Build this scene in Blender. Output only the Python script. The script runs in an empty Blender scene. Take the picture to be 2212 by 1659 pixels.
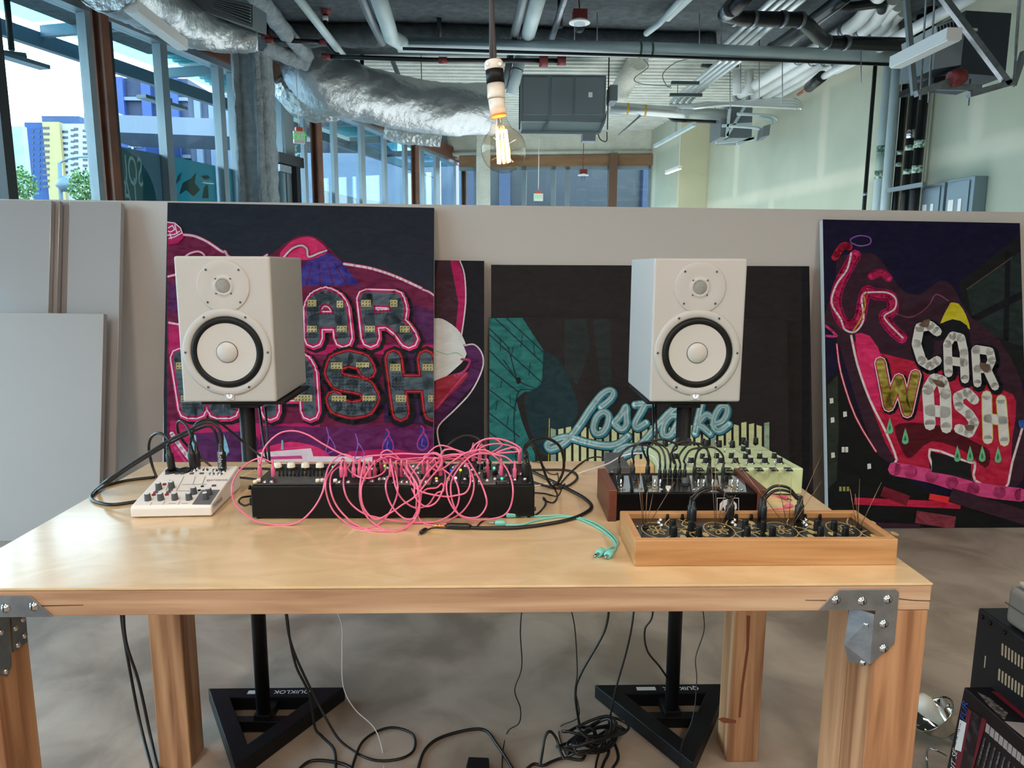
import bpy, math, random
import numpy as np
from mathutils import Matrix, Vector, Euler
random.seed(7)
S = bpy.context.scene
COL = S.collection

# ------------------------------------------------------------------ camera
F_PX, PITCH, ROLL, YAW = 1570.4, .1607, .0040, .0227
CAM = np.array([0, 0, 1.36])
_F = np.array([math.sin(YAW)*math.cos(PITCH), math.cos(YAW)*math.cos(PITCH), -math.sin(PITCH)])
_X = np.array([math.cos(YAW), -math.sin(YAW), 0.])
_U = np.cross(_X, _F)
_c, _s = math.cos(ROLL), math.sin(ROLL)
_X, _U = _c*_X+_s*_U, -_s*_X+_c*_U
cd = bpy.data.cameras.new('camera'); cam = bpy.data.objects.new('camera', cd); COL.objects.link(cam)
cd.sensor_fit = 'HORIZONTAL'; cd.sensor_width = 36; cd.lens = 36*F_PX/2212; cd.clip_start = .02; cd.clip_end = 600
cam.matrix_world = Matrix(((_X[0], _U[0], -_F[0], CAM[0]), (_X[1], _U[1], -_F[1], CAM[1]), (_X[2], _U[2], -_F[2], CAM[2]), (0, 0, 0, 1)))
S.camera = cam

# ------------------------------------------------------------------ light and exposure
S.view_settings.view_transform = 'Standard'; S.view_settings.look = 'None'
S.view_settings.gamma = 1; S.view_settings.use_curve_mapping = False
S.view_settings.exposure = EXPO = 0.0
W = bpy.data.worlds.new('sky'); S.world = W; W.use_nodes = True
nt = W.node_tree; nt.nodes.clear()
tc = nt.nodes.new('ShaderNodeTexCoord'); sp = nt.nodes.new('ShaderNodeSeparateXYZ')
rp = nt.nodes.new('ShaderNodeValToRGB'); bg = nt.nodes.new('ShaderNodeBackground'); wo = nt.nodes.new('ShaderNodeOutputWorld')
nt.links.new(tc.outputs['Generated'], sp.inputs[0]); nt.links.new(sp.outputs['Z'], rp.inputs[0])
rp.color_ramp.elements[0].position = 0.0; rp.color_ramp.elements[0].color = (.80, .90, 1, 1)
rp.color_ramp.elements[1].position = .55; rp.color_ramp.elements[1].color = (.35, .62, .95, 1)
e = rp.color_ramp.elements.new(.28); e.color = (.86, .93, 1, 1)
nt.links.new(rp.outputs[0], bg.inputs[0]); bg.inputs[1].default_value = 9
nt.links.new(bg.outputs[0], wo.inputs[0])
sd = bpy.data.lights.new('sun', 'SUN'); sun = bpy.data.objects.new('sun', sd); COL.objects.link(sun)
sd.energy = 2.2; sd.angle = .03; sd.color = (1, .95, .86)
sun.rotation_euler = Vector((.9, -1.2, 1.35)).to_track_quat('Z', 'Y').to_euler()

ad = bpy.data.lights.new('bounce_fill', 'AREA'); al = bpy.data.objects.new('bounce_fill', ad); COL.objects.link(al)
ad.shape = 'RECTANGLE'; ad.size = 4.6; ad.size_y = 8; ad.energy = 210; ad.color = (.9, .98, 1)
al.location = (1.4, 9.8, .5); al.rotation_euler = (math.pi, 0, 0)      # added fill without a fixture, standing in for daylight bounced off the floor

# ------------------------------------------------------------------ helpers
def ray(px, py): return _F+_X*(px-1106)/F_PX+_U*(829.5-py)/F_PX
def UZ(px, py, z): d = ray(px, py); return Vector(CAM+d*((z-CAM[2])/d[2]))
def UY(px, py, y): d = ray(px, py); return Vector(CAM+d*(y/d[1]))
LEAN = .206
def UL(px, py, y0=3.63):          # point of the leaning plane y = y0 + LEAN*z
    d = ray(px, py); t = (y0+LEAN*CAM[2])/(d[1]-LEAN*d[2]); return Vector(CAM+d*t)
def UV(px, py, a, b):             # point of the vertical plane through a and b
    d = ray(px, py); nx, ny = b[1]-a[1], a[0]-b[0]
    t = (nx*a[0]+ny*a[1])/(nx*d[0]+ny*d[1]); return Vector(CAM+d*t)
def zc(ox, oy, s, pts): return [(ox+x/s, oy+y/s)+tuple(r) for x, y, *r in pts]
def srgb(c):
    return tuple(((x/255/12.92) if x/255 <= .04045 else ((x/255+.055)/1.055)**2.4) for x in c)

MATS = {}; ALB = [1.0]
def mat(name, c=(200, 200, 200), rough=.5, metal=0, c2=None, scale=8, stretch=None, bump=0, bscale=None, emit=None, es=1, detail=6, spec=.5, coat=0, trans=0, dist=0, contrast=(.3, .7), bkind='noise', alpha=None):
    if name in MATS: return MATS[name]
    m = bpy.data.materials.new(name); m.use_nodes = True; t = m.node_tree; b = t.nodes['Principled BSDF']
    N = t.nodes.new; L = t.links.new
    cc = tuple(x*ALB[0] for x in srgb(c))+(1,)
    b.inputs['Base Color'].default_value = cc; b.inputs['Roughness'].default_value = rough; b.inputs['Metallic'].default_value = metal
    b.inputs['Specular IOR Level'].default_value = spec; b.inputs['Coat Weight'].default_value = coat; b.inputs['Transmission Weight'].default_value = trans
    b.inputs['Coat Roughness'].default_value = .15
    if alpha is not None: b.inputs['Alpha'].default_value = alpha
    tx = N('ShaderNodeTexCoord'); mp = N('ShaderNodeMapping'); L(tx.outputs['Object'], mp.inputs[0])
    mp.inputs['Scale'].default_value = stretch or (1, 1, 1)
    if c2 is not None:
        n = N('ShaderNodeTexNoise'); n.inputs['Scale'].default_value = scale; n.inputs['Detail'].default_value = detail; n.inputs['Distortion'].default_value = dist
        r = N('ShaderNodeValToRGB'); L(mp.outputs[0], n.inputs[0]); L(n.outputs[0], r.inputs[0]); L(r.outputs[0], b.inputs['Base Color'])
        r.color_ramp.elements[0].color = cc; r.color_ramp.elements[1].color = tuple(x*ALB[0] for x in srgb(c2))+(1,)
        r.color_ramp.elements[0].position, r.color_ramp.elements[1].position = contrast
    if bump:
        if bkind == 'noise': n2 = N('ShaderNodeTexNoise'); n2.inputs['Detail'].default_value = 5
        else: n2 = N('ShaderNodeTexVoronoi')
        n2.inputs['Scale'].default_value = bscale or scale
        L(mp.outputs[0], n2.inputs[0]); bp = N('ShaderNodeBump'); bp.inputs['Strength'].default_value = bump; bp.inputs['Distance'].default_value = .02
        L(n2.outputs[0], bp.inputs['Height']); L(bp.outputs[0], b.inputs['Normal'])
    if emit:
        b.inputs['Emission Color'].default_value = srgb(emit)+(1,); b.inputs['Emission Strength'].default_value = es
    MATS[name] = m; return m
def glassmat(name, tint=(235, 245, 245), refl=.5, rough=0.0):
    """thin glass: see-through with mirror reflections that grow towards grazing angles"""
    if name in MATS: return MATS[name]
    m = bpy.data.materials.new(name); m.use_nodes = True; t = m.node_tree; t.nodes.clear(); N = t.nodes.new; L = t.links.new
    o = N('ShaderNodeOutputMaterial'); mx = N('ShaderNodeMixShader'); tr = N('ShaderNodeBsdfTransparent'); gl = N('ShaderNodeBsdfGlossy'); fr = N('ShaderNodeLayerWeight'); fr.inputs[0].default_value = .5
    pw = N('ShaderNodeMath'); pw.operation = 'POWER'; pw.inputs[1].default_value = 5; mu = N('ShaderNodeMath'); mu.operation = 'MULTIPLY_ADD'; mu.inputs[1].default_value = refl; mu.inputs[2].default_value = .035
    tr.inputs[0].default_value = srgb(tint)+(1,); gl.inputs['Roughness'].default_value = rough
    L(fr.outputs['Facing'], pw.inputs[0]); L(pw.outputs[0], mu.inputs[0]); L(mu.outputs[0], mx.inputs[0]); L(tr.outputs[0], mx.inputs[1]); L(gl.outputs[0], mx.inputs[2]); L(mx.outputs[0], o.inputs[0])
    MATS[name] = m; return m
def filmmat(name, c):             # thin film that lets daylight through
    if name in MATS: return MATS[name]
    m = bpy.data.materials.new(name); m.use_nodes = True; t = m.node_tree; t.nodes.clear(); N = t.nodes.new; L = t.links.new
    o = N('ShaderNodeOutputMaterial'); mx = N('ShaderNodeMixShader'); tr = N('ShaderNodeBsdfTranslucent'); df = N('ShaderNodeBsdfDiffuse')
    for n in (tr, df): n.inputs[0].default_value = srgb(c)+(1,)
    mx.inputs[0].default_value = .45; L(tr.outputs[0], mx.inputs[1]); L(df.outputs[0], mx.inputs[2]); L(mx.outputs[0], o.inputs[0]); MATS[name] = m; return m
def woodmat(name, a, b, c, axis=0, scale=30, rough=.45, coat=0, ring=1.0, gr=1.0):
    """long grain running along the given axis"""
    if name in MATS: return MATS[name]
    m = bpy.data.materials.new(name); m.use_nodes = True; t = m.node_tree; p = t.nodes['Principled BSDF']; N = t.nodes.new; L = t.links.new
    tx = N('ShaderNodeTexCoord'); mp = N('ShaderNodeMapping'); L(tx.outputs['Object'], mp.inputs[0])
    sc = [1, 1, 1]; sc[axis] = .06; mp.inputs['Scale'].default_value = sc
    n = N('ShaderNodeTexNoise'); n.inputs['Scale'].default_value = scale; n.inputs['Detail'].default_value = 8; n.inputs['Distortion'].default_value = .6
    L(mp.outputs[0], n.inputs[0])
    n2 = N('ShaderNodeTexNoise'); n2.inputs['Scale'].default_value = scale*.13; n2.inputs['Detail'].default_value = 2; L(mp.outputs[0], n2.inputs[0])
    wv = N('ShaderNodeMath'); wv.operation = 'MULTIPLY'; wv.inputs[1].default_value = 40*ring; L(n2.outputs[0], wv.inputs[0])
    sn = N('ShaderNodeMath'); sn.operation = 'SINE'; L(wv.outputs[0], sn.inputs[0])
    mm = N('ShaderNodeMath'); mm.operation = 'MULTIPLY_ADD'; mm.inputs[1].default_value = .16*gr; L(sn.outputs[0], mm.inputs[0]); L(n.outputs[0], mm.inputs[2])
    r = N('ShaderNodeValToRGB'); L(mm.outputs[0], r.inputs[0]); r.color_ramp.elements[0].color = srgb(a)+(1,); r.color_ramp.elements[1].color = srgb(c)+(1,)
    r.color_ramp.elements[0].position = .25; r.color_ramp.elements[1].position = .78; e = r.color_ramp.elements.new(.5); e.color = srgb(b)+(1,)
    L(r.outputs[0], p.inputs['Base Color']); p.inputs['Roughness'].default_value = rough; p.inputs['Coat Weight'].default_value = coat; p.inputs['Coat Roughness'].default_value = .25
    MATS[name] = m; return m

class MB:
    def __init__(s, M=None): s.v = []; s.f = []; s.mi = []; s.sm = []; s.M = M
    def add(s, vs, fs, m=0, smooth=False):
        b = len(s.v)
        for v in vs:
            v = Vector(v)
            if s.M is not None: v = s.M @ v
            s.v.append(tuple(v))
        for f in fs: s.f.append(tuple(i+b for i in f)); s.mi.append(m); s.sm.append(smooth)
        return s
    def box(s, a, b, m=0):
        x0, y0, z0 = a; x1, y1, z1 = b
        return s.add([(x0, y0, z0), (x1, y0, z0), (x1, y1, z0), (x0, y1, z0), (x0, y0, z1), (x1, y0, z1), (x1, y1, z1), (x0, y1, z1)],
                     [(0, 3, 2, 1), (4, 5, 6, 7), (0, 1, 5, 4), (1, 2, 6, 5), (2, 3, 7, 6), (3, 0, 4, 7)], m)
    def bar(s, p0, p1, w, h, m=0, up=(0, 0, 1)):          # rectangular bar, w sideways, h along up
        p0, p1 = Vector(p0), Vector(p1); d = (p1-p0).normalized(); up = Vector(up)
        x = d.cross(up)
        if x.length < 1e-4: x = d.cross(Vector((1, 0, 0)))
        x.normalize(); u = x.cross(d); x *= w/2; u *= h/2
        return s.add([p0-x-u, p0+x-u, p0+x+u, p0-x+u, p1-x-u, p1+x-u, p1+x+u, p1-x+u],
                     [(0, 1, 2, 3), (7, 6, 5, 4), (0, 4, 5, 1), (1, 5, 6, 2), (2, 6, 7, 3), (3, 7, 4, 0)], m)
    def lathe(s, prof, o=(0, 0, 0), ax=(0, 0, 1), n=24, m=0, smooth=True, caps=True):
        ax = Vector(ax).normalized(); x = ax.orthogonal().normalized(); y = ax.cross(x); o = Vector(o)
        vs = []; fs = []
        for r, h in prof:
            for i in range(n):
                a = 2*math.pi*i/n; vs.append(o+ax*h+x*(r*math.cos(a))+y*(r*math.sin(a)))
        for k in range(len(prof)-1):
            for i in range(n):
                j = (i+1) % n; fs.append((k*n+i, k*n+j, (k+1)*n+j, (k+1)*n+i))
        s.add(vs, fs, m, smooth)
        if caps:
            b = len(s.v)-len(vs)
            s.f.append(tuple(b+i for i in reversed(range(n)))); s.mi.append(m); s.sm.append(False)
            s.f.append(tuple(b+(len(prof)-1)*n+i for i in range(n))); s.mi.append(m); s.sm.append(False)
        return s
    def cyl(s, p0, p1, r0, r1=None, n=16, m=0, smooth=True):
        p0, p1 = Vector(p0), Vector(p1); r1 = r0 if r1 is None else r1
        return s.lathe([(r0, 0), (r1, (p1-p0).length)], p0, p1-p0, n, m, smooth)
    def sph(s, c, r, n=16, m=0):
        k = max(6, n//2); return s.lathe([(max(1e-4, r*math.sin(math.pi*i/k)), -r*math.cos(math.pi*i/k)) for i in range(k+1)], c, (0, 0, 1), n, m)
    def tube(s, pts, r, n=8, m=0, rf=None):
        pts = [Vector(p) for p in pts]; k = len(pts); vs = []; fs = []
        t = (pts[1]-pts[0]).normalized(); u = t.orthogonal().normalized()
        for i in range(k):
            t2 = (pts[min(i+1, k-1)]-pts[max(i-1, 0)])
            t2 = t2.normalized() if t2.length > 1e-9 else t
            u = (u-t2*u.dot(t2))
            u = u.normalized() if u.length > 1e-6 else t2.orthogonal().normalized()
            w = t2.cross(u); rr = r if rf is None else rf(i/(k-1))
            for j in range(n):
                a = 2*math.pi*j/n; q = rr if not callable(rr) else rr(a)
                vs.append(pts[i]+u*(q*math.cos(a))+w*(q*math.sin(a)))
            t = t2
        for i in range(k-1):
            for j in range(n):
                l = (j+1) % n; fs.append((i*n+j, i*n+l, (i+1)*n+l, (i+1)*n+j))
        s.add(vs, fs, m, True); b = len(s.v)-len(vs)
        s.f.append(tuple(b+i for i in reversed(range(n)))); s.mi.append(m); s.sm.append(False)
        s.f.append(tuple(b+(k-1)*n+i for i in range(n))); s.mi.append(m); s.sm.append(False)
        return s
    def slab(s, pts, off, m=0):            # planar polygon extruded by vector off
        pts = [Vector(p) for p in pts]; off = Vector(off); n = len(pts)
        return s.add(pts+[p+off for p in pts], [tuple(range(n)), tuple(reversed(range(n, 2*n)))]+[(i, i+n, (i+1) % n+n, (i+1) % n) for i in range(n)], m)
    def quad(s, pts, m=0): return s.add(pts, [tuple(range(len(pts)))], m)
    def text(s, txt, M, size, m=0, ext=.0, align='CENTER', sx=1):
        c = bpy.data.curves.new('t', 'FONT'); c.body = txt; c.size = size; c.align_x = align; c.align_y = 'CENTER'; c.extrude = ext; c.resolution_u = 3
        o = bpy.data.objects.new('t', c); COL.objects.link(o); dg = bpy.context.evaluated_depsgraph_get(); me = bpy.data.meshes.new_from_object(o.evaluated_get(dg))
        s.add([M @ Vector((v.co.x*sx, v.co.y, v.co.z)) for v in me.vertices], [tuple(p.vertices) for p in me.polygons], m)
        bpy.data.objects.remove(o); bpy.data.curves.remove(c); bpy.data.meshes.remove(me); return s
    def mesh(s, name, mats):
        me = bpy.data.meshes.new(name); me.from_pydata(s.v, [], s.f)
        for m in (mats if isinstance(mats, (list, tuple)) else [mats]): me.materials.append(m)
        me.polygons.foreach_set('material_index', s.mi); me.polygons.foreach_set('use_smooth', s.sm); me.update(); return me

def axes(o, x, y):             # matrix with origin o, local x and y directions; z = x cross y
    x = Vector(x).normalized(); y = Vector(y); y = (y-x*y.dot(x)).normalized(); z = x.cross(y); o = Vector(o)
    return Matrix(((x[0], y[0], z[0], o[0]), (x[1], y[1], z[1], o[1]), (x[2], y[2], z[2], o[2]), (0, 0, 0, 1)))
def thing(name, label, cat, loc=(0, 0, 0), group=None):
    o = bpy.data.objects.new(name, None); COL.objects.link(o); o.location = loc; o.empty_display_size = .05
    o['label'] = label; o['category'] = cat
    if group: o['group'] = group
    return o
def part(name, mb, m, parent, label=None, bevel=0, seg=2, local=False):
    o = bpy.data.objects.new(name, mb.mesh(name, m) if isinstance(mb, MB) else mb); COL.objects.link(o)
    o.parent = parent
    if parent.type == 'EMPTY' and not local: o.matrix_parent_inverse = parent.matrix_basis.inverted()
    if label: o['label'] = label
    if bevel:
        b = o.modifiers.new('bevel', 'BEVEL'); b.width = bevel; b.segments = seg; b.limit_method = 'ANGLE'; b.angle_limit = .6
    return o
def solo(name, mb, m, label, cat, group=None, bevel=0, kind=None, seg=2):
    o = bpy.data.objects.new(name, mb.mesh(name, m)); COL.objects.link(o)
    if kind: o['kind'] = kind
    if label: o['label'] = label
    if cat: o['category'] = cat
    if group: o['group'] = group
    if bevel:
        b = o.modifiers.new('bevel', 'BEVEL'); b.width = bevel; b.segments = seg; b.limit_method = 'ANGLE'; b.angle_limit = .6
    return o
def struct(name, mb, m, parent=None, bevel=0):
    o = bpy.data.objects.new(name, mb.mesh(name, m)); COL.objects.link(o)
    if parent: o.parent = parent
    else: o['kind'] = 'structure'
    return o
def inst(name, me, M, parent):          # a part placed with its own matrix (mesh data shared)
    o = bpy.data.objects.new(name, me); COL.objects.link(o); o.parent = parent
    if parent.type == 'EMPTY': o.matrix_parent_inverse = parent.matrix_basis.inverted()
    o.matrix_basis = M; return o
def spline(pts, n=8):
    P = [Vector(p) for p in pts]; out = []
    for i in range(len(P)-1):
        a = P[max(i-1, 0)]; b = P[i]; c = P[i+1]; d = P[min(i+2, len(P)-1)]
        for k in range(n):
            t = k/n; out.append(.5*((2*b)+(c-a)*t+(2*a-5*b+4*c-d)*t*t+(3*b-a-3*c+d)*t**3))
    out.append(P[-1]); return out
def T(x, y, z): return Matrix.Translation((x, y, z))
def RZ(a): return Matrix.Rotation(a, 4, 'Z')
TT = .84                                    # table top height

# shared materials
black = mat('black_plastic', (13, 13, 14), .42, spec=.35); rubber = mat('black_rubber', (15, 15, 16), .5, spec=.3)
blackmetal = mat('black_powder_coat', (15, 15, 17), .45, 0, (20, 20, 22), 60, spec=.25, bump=.05, bscale=300)
chrome = mat('chrome', (186, 186, 188), .2, 1); steel = mat('galvanised_steel', (150, 155, 162), .38, .85, (120, 126, 134), 25, bump=.06, bscale=60)
white = mat('white_paint', (232, 230, 228), .45); pvc = mat('pale_pipe_jacket', (200, 214, 216), .42, 0, (180, 198, 202), 3)
gold = mat('gold', (214, 180, 110), .3, 1); ivory = mat('ivory_plastic', (236, 226, 206), .4)
def UPn(px, py, o, n):            # ray meets plane through o with normal n
    d = ray(px, py); n = np.array(n); t = np.dot(np.array(o)-CAM, n)/np.dot(d, n); return Vector(CAM+d*t)
# ------------------------------------------------------------------ the room shell
floor_m = mat('concrete_floor', (146, 129, 114), .5, 0, (192, 173, 156), 3.2, detail=14, bump=.08, bscale=18, dist=.6, contrast=(.36, .64))
soffit_m = mat('dark_sprayed_fireproofing', (62, 68, 72), .95, 0, (86, 94, 98), 12, bump=.6, bscale=45)
deck_m = mat('white_sprayed_deck', (206, 208, 200), .9, 0, (228, 230, 222), 5, bump=.6, bscale=35)
plaster_m = mat('pale_textured_plaster', (202, 202, 190), .95, 0, (222, 222, 210), 4, bump=.7, bscale=26)
def drywall():
    m = mat('taped_drywall', (206, 208, 186), .85); t = m.node_tree; p = t.nodes['Principled BSDF']; N = t.nodes.new; L = t.links.new
    tx = N('ShaderNodeTexCoord'); sp = N('ShaderNodeSeparateXYZ'); cb = N('ShaderNodeCombineXYZ'); L(tx.outputs['Object'], sp.inputs[0]); L(sp.outputs[1], cb.inputs[0]); L(sp.outputs[2], cb.inputs[1])
    br = N('ShaderNodeTexBrick'); br.inputs['Scale'].default_value = .42; br.inputs['Mortar Size'].default_value = .06; br.inputs['Mortar Smooth'].default_value = .8; br.inputs['Bias'].default_value = -.2
    br.inputs['Color1'].default_value = srgb((198, 205, 186))+(1,); br.inputs['Color2'].default_value = srgb((204, 208, 182))+(1,); br.inputs['Mortar'].default_value = srgb((222, 222, 200))+(1,)
    br.inputs['Brick Width'].default_value = 1.1; br.inputs['Row Height'].default_value = .5
    n = N('ShaderNodeTexNoise'); n.inputs['Scale'].default_value = 1.2; n.inputs['Detail'].default_value = 3
    mx = N('ShaderNodeMixRGB'); mx.blend_type = 'MULTIPLY'; mx.inputs[0].default_value = .35
    L(cb.outputs[0], br.inputs[0]); L(tx.outputs['Object'], n.inputs[0]); L(br.outputs[0], mx.inputs[1]); L(n.outputs[0], mx.inputs[2]); L(mx.outputs[0], p.inputs['Base Color']); return m
dry_m = drywall(); yellow_m = mat('yellowish_drywall', (196, 193, 162), .85, 0, (206, 204, 176), 1.2)
partition_m = mat('warm_white_partition', (216, 205, 198), .5)
struct('wall_front', MB().box((-9, -6.2, 0), (7.5, -6, 4.3)), partition_m)  # unseen end wall, added to keep cool sky light out from behind
struct('floor', MB().box((-9, -6, -.2), (7.5, 18, 0)), floor_m)
LA, LB = Vector((-3.478, 6.17, 0)), Vector((-.677, 15.968, 0)); LD = (LB-LA).normalized(); LN = Vector((LD.y, -LD.x, 0))  # LN points into the room
def lw(px, py=430): return UV(px, py, LA, LB)
L0 = LA-LD*13
# soffit (dark) and corrugated deck beyond it
mb = MB().slab([(L0.x-1.2, -6, 3.75), (5.2, -6, 3.75), (4.6, 8.7, 3.75), (-4.0, 8.95, 3.75)], (0, 0, .6)); struct('ceiling', mb, soffit_m)
mb = MB(); n = 64
y0, y1 = 8.6, 16.3; n = 44
for i in range(n):
    a = y0+(y1-y0)*i/n; w = (y1-y0)/n
    mb.add([(-4.2, a, 4.06), (-4.2, a+w*.35, 4.06), (-4.2, a+w*.5, 3.97), (-4.2, a+w*.85, 3.97), (-4.2, a+w, 4.06), (4.7, a, 4.06), (4.7, a+w*.35, 4.06), (4.7, a+w*.5, 3.97), (4.7, a+w*.85, 3.97), (4.7, a+w, 4.06)],
           [(0, 5, 6, 1), (1, 6, 7, 2), (2, 7, 8, 3), (3, 8, 9, 4)])
mb.box((-4.2, y0, 4.08), (4.7, y1, 4.2)); struct('ceiling_deck', mb, deck_m)
# right wall: long near run, a jog, a short far run
RA, RB = Vector((4.36, 4.5, 0)), UY(1527, 440, 13.0); RB.z = 0; RD = (RB-RA).normalized(); RN = Vector((-RD.y, RD.x, 0))
if RN.x > 0: RN = -RN
R0 = RA-RD*10.5
mb = MB().slab([R0, RB, RB+Vector((0, 0, 4.3)), R0+Vector((0, 0, 4.3))], -RN*.15); struct('wall_right', mb, dry_m)
J = UY(1465, 440, 13.0); J.z = 0
mb = MB().slab([RB-RN*.15+Vector((0, .002, 0)), J+Vector((0, .002, 0)), J+Vector((0, .002, 4.3)), RB-RN*.15+Vector((0, .002, 4.3))], (0, .12, 0)); struct('wall_jog', mb, yellow_m)
K = UY(1403, 440, 14.62); K.z = 0
mb = MB().slab([J+Vector((0, .1, 0)), K, K+Vector((0, 0, 4.3)), J+Vector((0, .1, 4.3))], (.12, 0, 0)); struct('wall_far_right', mb, dry_m)
# back: plaster beam above far windows
FA = Vector((LB.x-.05, 15.02, 0)); FB = Vector((K.x, 14.62, 0)); FD = (FB-FA).normalized()
mb = MB().slab([FA+Vector((-.6, 0, 3.52)), FB+Vector((.1, 0, 3.52)), FB+Vector((.1, 0, 4.3)), FA+Vector((-.6, 0, 4.3))], (0, .3, 0))
mb.cyl(FA+Vector((-.6, -.02, 3.55)), FB+Vector((.05, -.02, 3.55)), .05, n=10); struct('wall_back', mb, plaster_m)
# left: plaster band above the glazing
Z = lambda p, z: Vector((p.x, p.y, z))
mb = MB().slab([Z(L0, 3.62), Z(LB, 3.62), Z(LB, 4.3), Z(L0, 4.3)], -LN*.25); struct('wall_left', mb, mat('grey_sprayed_wall', (120, 128, 130), .95, 0, (150, 156, 156), 6, bump=.6, bscale=30))
# low partition of white boards behind the pictures
pa, pb = UY(-150, 428, 4.02), UY(2330, 459.5, 4.02)
mb = MB().slab([(pa.x, 4.02, 0), (pb.x, 4.02, 0), (pb.x, 4.02, pb.z), (pa.x, 4.02, pa.z)], (0, .09, 0)); struct('wall_partition', mb, partition_m, bevel=.003)

# ------------------------------------------------------------------ glazing of the left wall
alu = mat('grey_aluminium', (124, 140, 148), .4, .2, (138, 152, 160), 3); rust = mat('rusty_brown_steel', (92, 58, 44), .7, 0, (126, 78, 54), 5, bump=.1)
darkalu = mat('dark_bronze_frame', (34, 36, 42), .5); pane_m = glassmat('window_glass', (226, 240, 242), .8)
mull = [(-55, 14), (20, 34, 1), (214, 28), (258, 22, 1), (367, 28), (485, 24), (512.5, 9), (610, 6), (628, 26), (661, 13), (725, 15), (784, 15), (832, 12), (876, 12), (911, 13), (944, 14), (986, 11)]
win_n = 0
HZ = 3.4
prev = L0+LD*.5
for i, (px, w, *dk) in enumerate(mull):
    p = lw(px); r_ = Vector((p.x, p.y, 0)).normalized(); ct = abs(r_.dot(LD)); st = math.sqrt(1-ct*ct); dp = .09 if ct < .85 else .05
    width = max(.03, (w*p.y/F_PX-dp*ct)/st*.97)
    q = Z(p, 0); win_n += 1
    nm = 'window_%d' % win_n
    fr = MB().bar(q, Z(q, HZ), dp, width, 0, up=LD)
    root = struct(nm, fr, darkalu if dk else alu)
    a, b = (prev, q)
    gl = MB().slab([Z(a, .1)-LN*.02, Z(b, .1)-LN*.02, Z(b, HZ)-LN*.02, Z(a, HZ)-LN*.02], -LN*.012); g = struct('window_pane', gl, pane_m, root)
    fb = MB().bar(Z(a, .05), Z(b, .05), .14, .1); fb.bar(Z(a, HZ+.03), Z(b, HZ+.03), .14, .06); struct('window_frame', fb, alu, root)
    prev = q
# header beam and rust posts
mb = MB().bar(Z(L0, HZ+.17)+LN*.02, Z(LB, HZ+.17)+LN*.02, .2, .22); struct('trim_1', mb, rust)
for px, w, z in ((238, 20, 1), (682, 20, 1), (893, 15, 1), (1000, 13, 1)):
    p = UV(px, 430, LA+LN*.16, LB+LN*.16); q = Z(p, 0); wd = w*p.y/F_PX
    mb = MB().bar(q, Z(q, 3.5), .17, .018, 0, up=LD); mb.bar(q-LD*wd/2, Z(q-LD*wd/2, 3.5), .02, .14, 0, up=LN); 
    mb = MB(); mb.bar(q+LD*.0, Z(q, 3.5), .02, wd, up=LD); mb.bar(q+LN*.08, Z(q, 3.5)+LN*.08, .02, wd*1.0, up=LD); mb.bar(q+LN*.04, Z(q, 3.5)+LN*.04, .08, .015, up=LD)
    lab = {238: 'brown steel post between the tallest left windows', 682: 'dark brown steel post right of the lit glass door', 893: 'rusty orange steel post marked with chalk in the left glazing', 1000: 'rusty steel post in the far corner of the glazing'}[px]
    solo('steel_post', mb, rust, lab, 'post', 'steel posts along the left glazing')
# door in left glazing
a, b = Z(lw(587), 0), Z(lw(640), 0); dd = struct('door_1', MB().bar(Z(a, 2.62)+LN*.05, Z(b, 2.62)+LN*.05, .16, .12), darkalu)
struct('door_frame', MB().bar(Z(lw(632), 0)+LN*.05, Z(lw(632), 2.6)+LN*.05, .1, .09, up=LD), darkalu, dd)
struct('door_closer', MB().bar(Z(a, 2.5)+LN*.1, Z(lw(612), 2.5)+LN*.1, .06, .08), steel, dd)
# ------------------------------------------------------------------ far glazing
fm = [1029, 1132, 1195, 1225, 1315, 1403]
prevp = FA
brown = mat('brown_timber_beam', (112, 82, 58), .6, 0, (156, 118, 82), 2, stretch=(.4, 3, 3))
for i, px in enumerate(fm):
    q = Z(UV(px, 440, FA, FB), 0); win_n += 1
    root = struct('window_%d' % win_n, MB().bar(q, Z(q, 3.3), .1, .09, up=FD), alu)
    struct('window_pane', MB().slab([Z(prevp, .1), Z(q, .1), Z(q, 3.3), Z(prevp, 3.3)], (0, .012, 0)), pane_m, root)
    struct('window_frame', MB().bar(Z(prevp, 3.27), Z(q, 3.27), .1, .07), alu, root)
    prevp = q
mb = MB().slab([Z(FA, 3.3)-Vector((0, .12, 0)), Z(FB, 3.3)-Vector((0, .12, 0)), Z(FB, 3.5)-Vector((0, .12, 0)), Z(FA, 3.5)-Vector((0, .12, 0))], (0, .2, 0))
solo('timber_beam', mb, brown, 'long brown steel beam above the far windows', 'beam')
for px, lab in ((1320, 'brown post standing in the far windows'),):
    q = Z(UV(px, 440, FA, FB), 0)-Vector((0, .16, 0)); mb = MB().bar(q, Z(q, 3.52), .12, .16, up=FD); solo('steel_post', mb, mat('brown_post', (104, 76, 58), .6), lab, 'post')
# ------------------------------------------------------------------ outside
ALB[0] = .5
struct('ground', MB().box((-300, -40, -.6), (200, 560, -.22)), mat('street_asphalt', (120, 122, 124), .9, 0, (150, 150, 150), .5))
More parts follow.
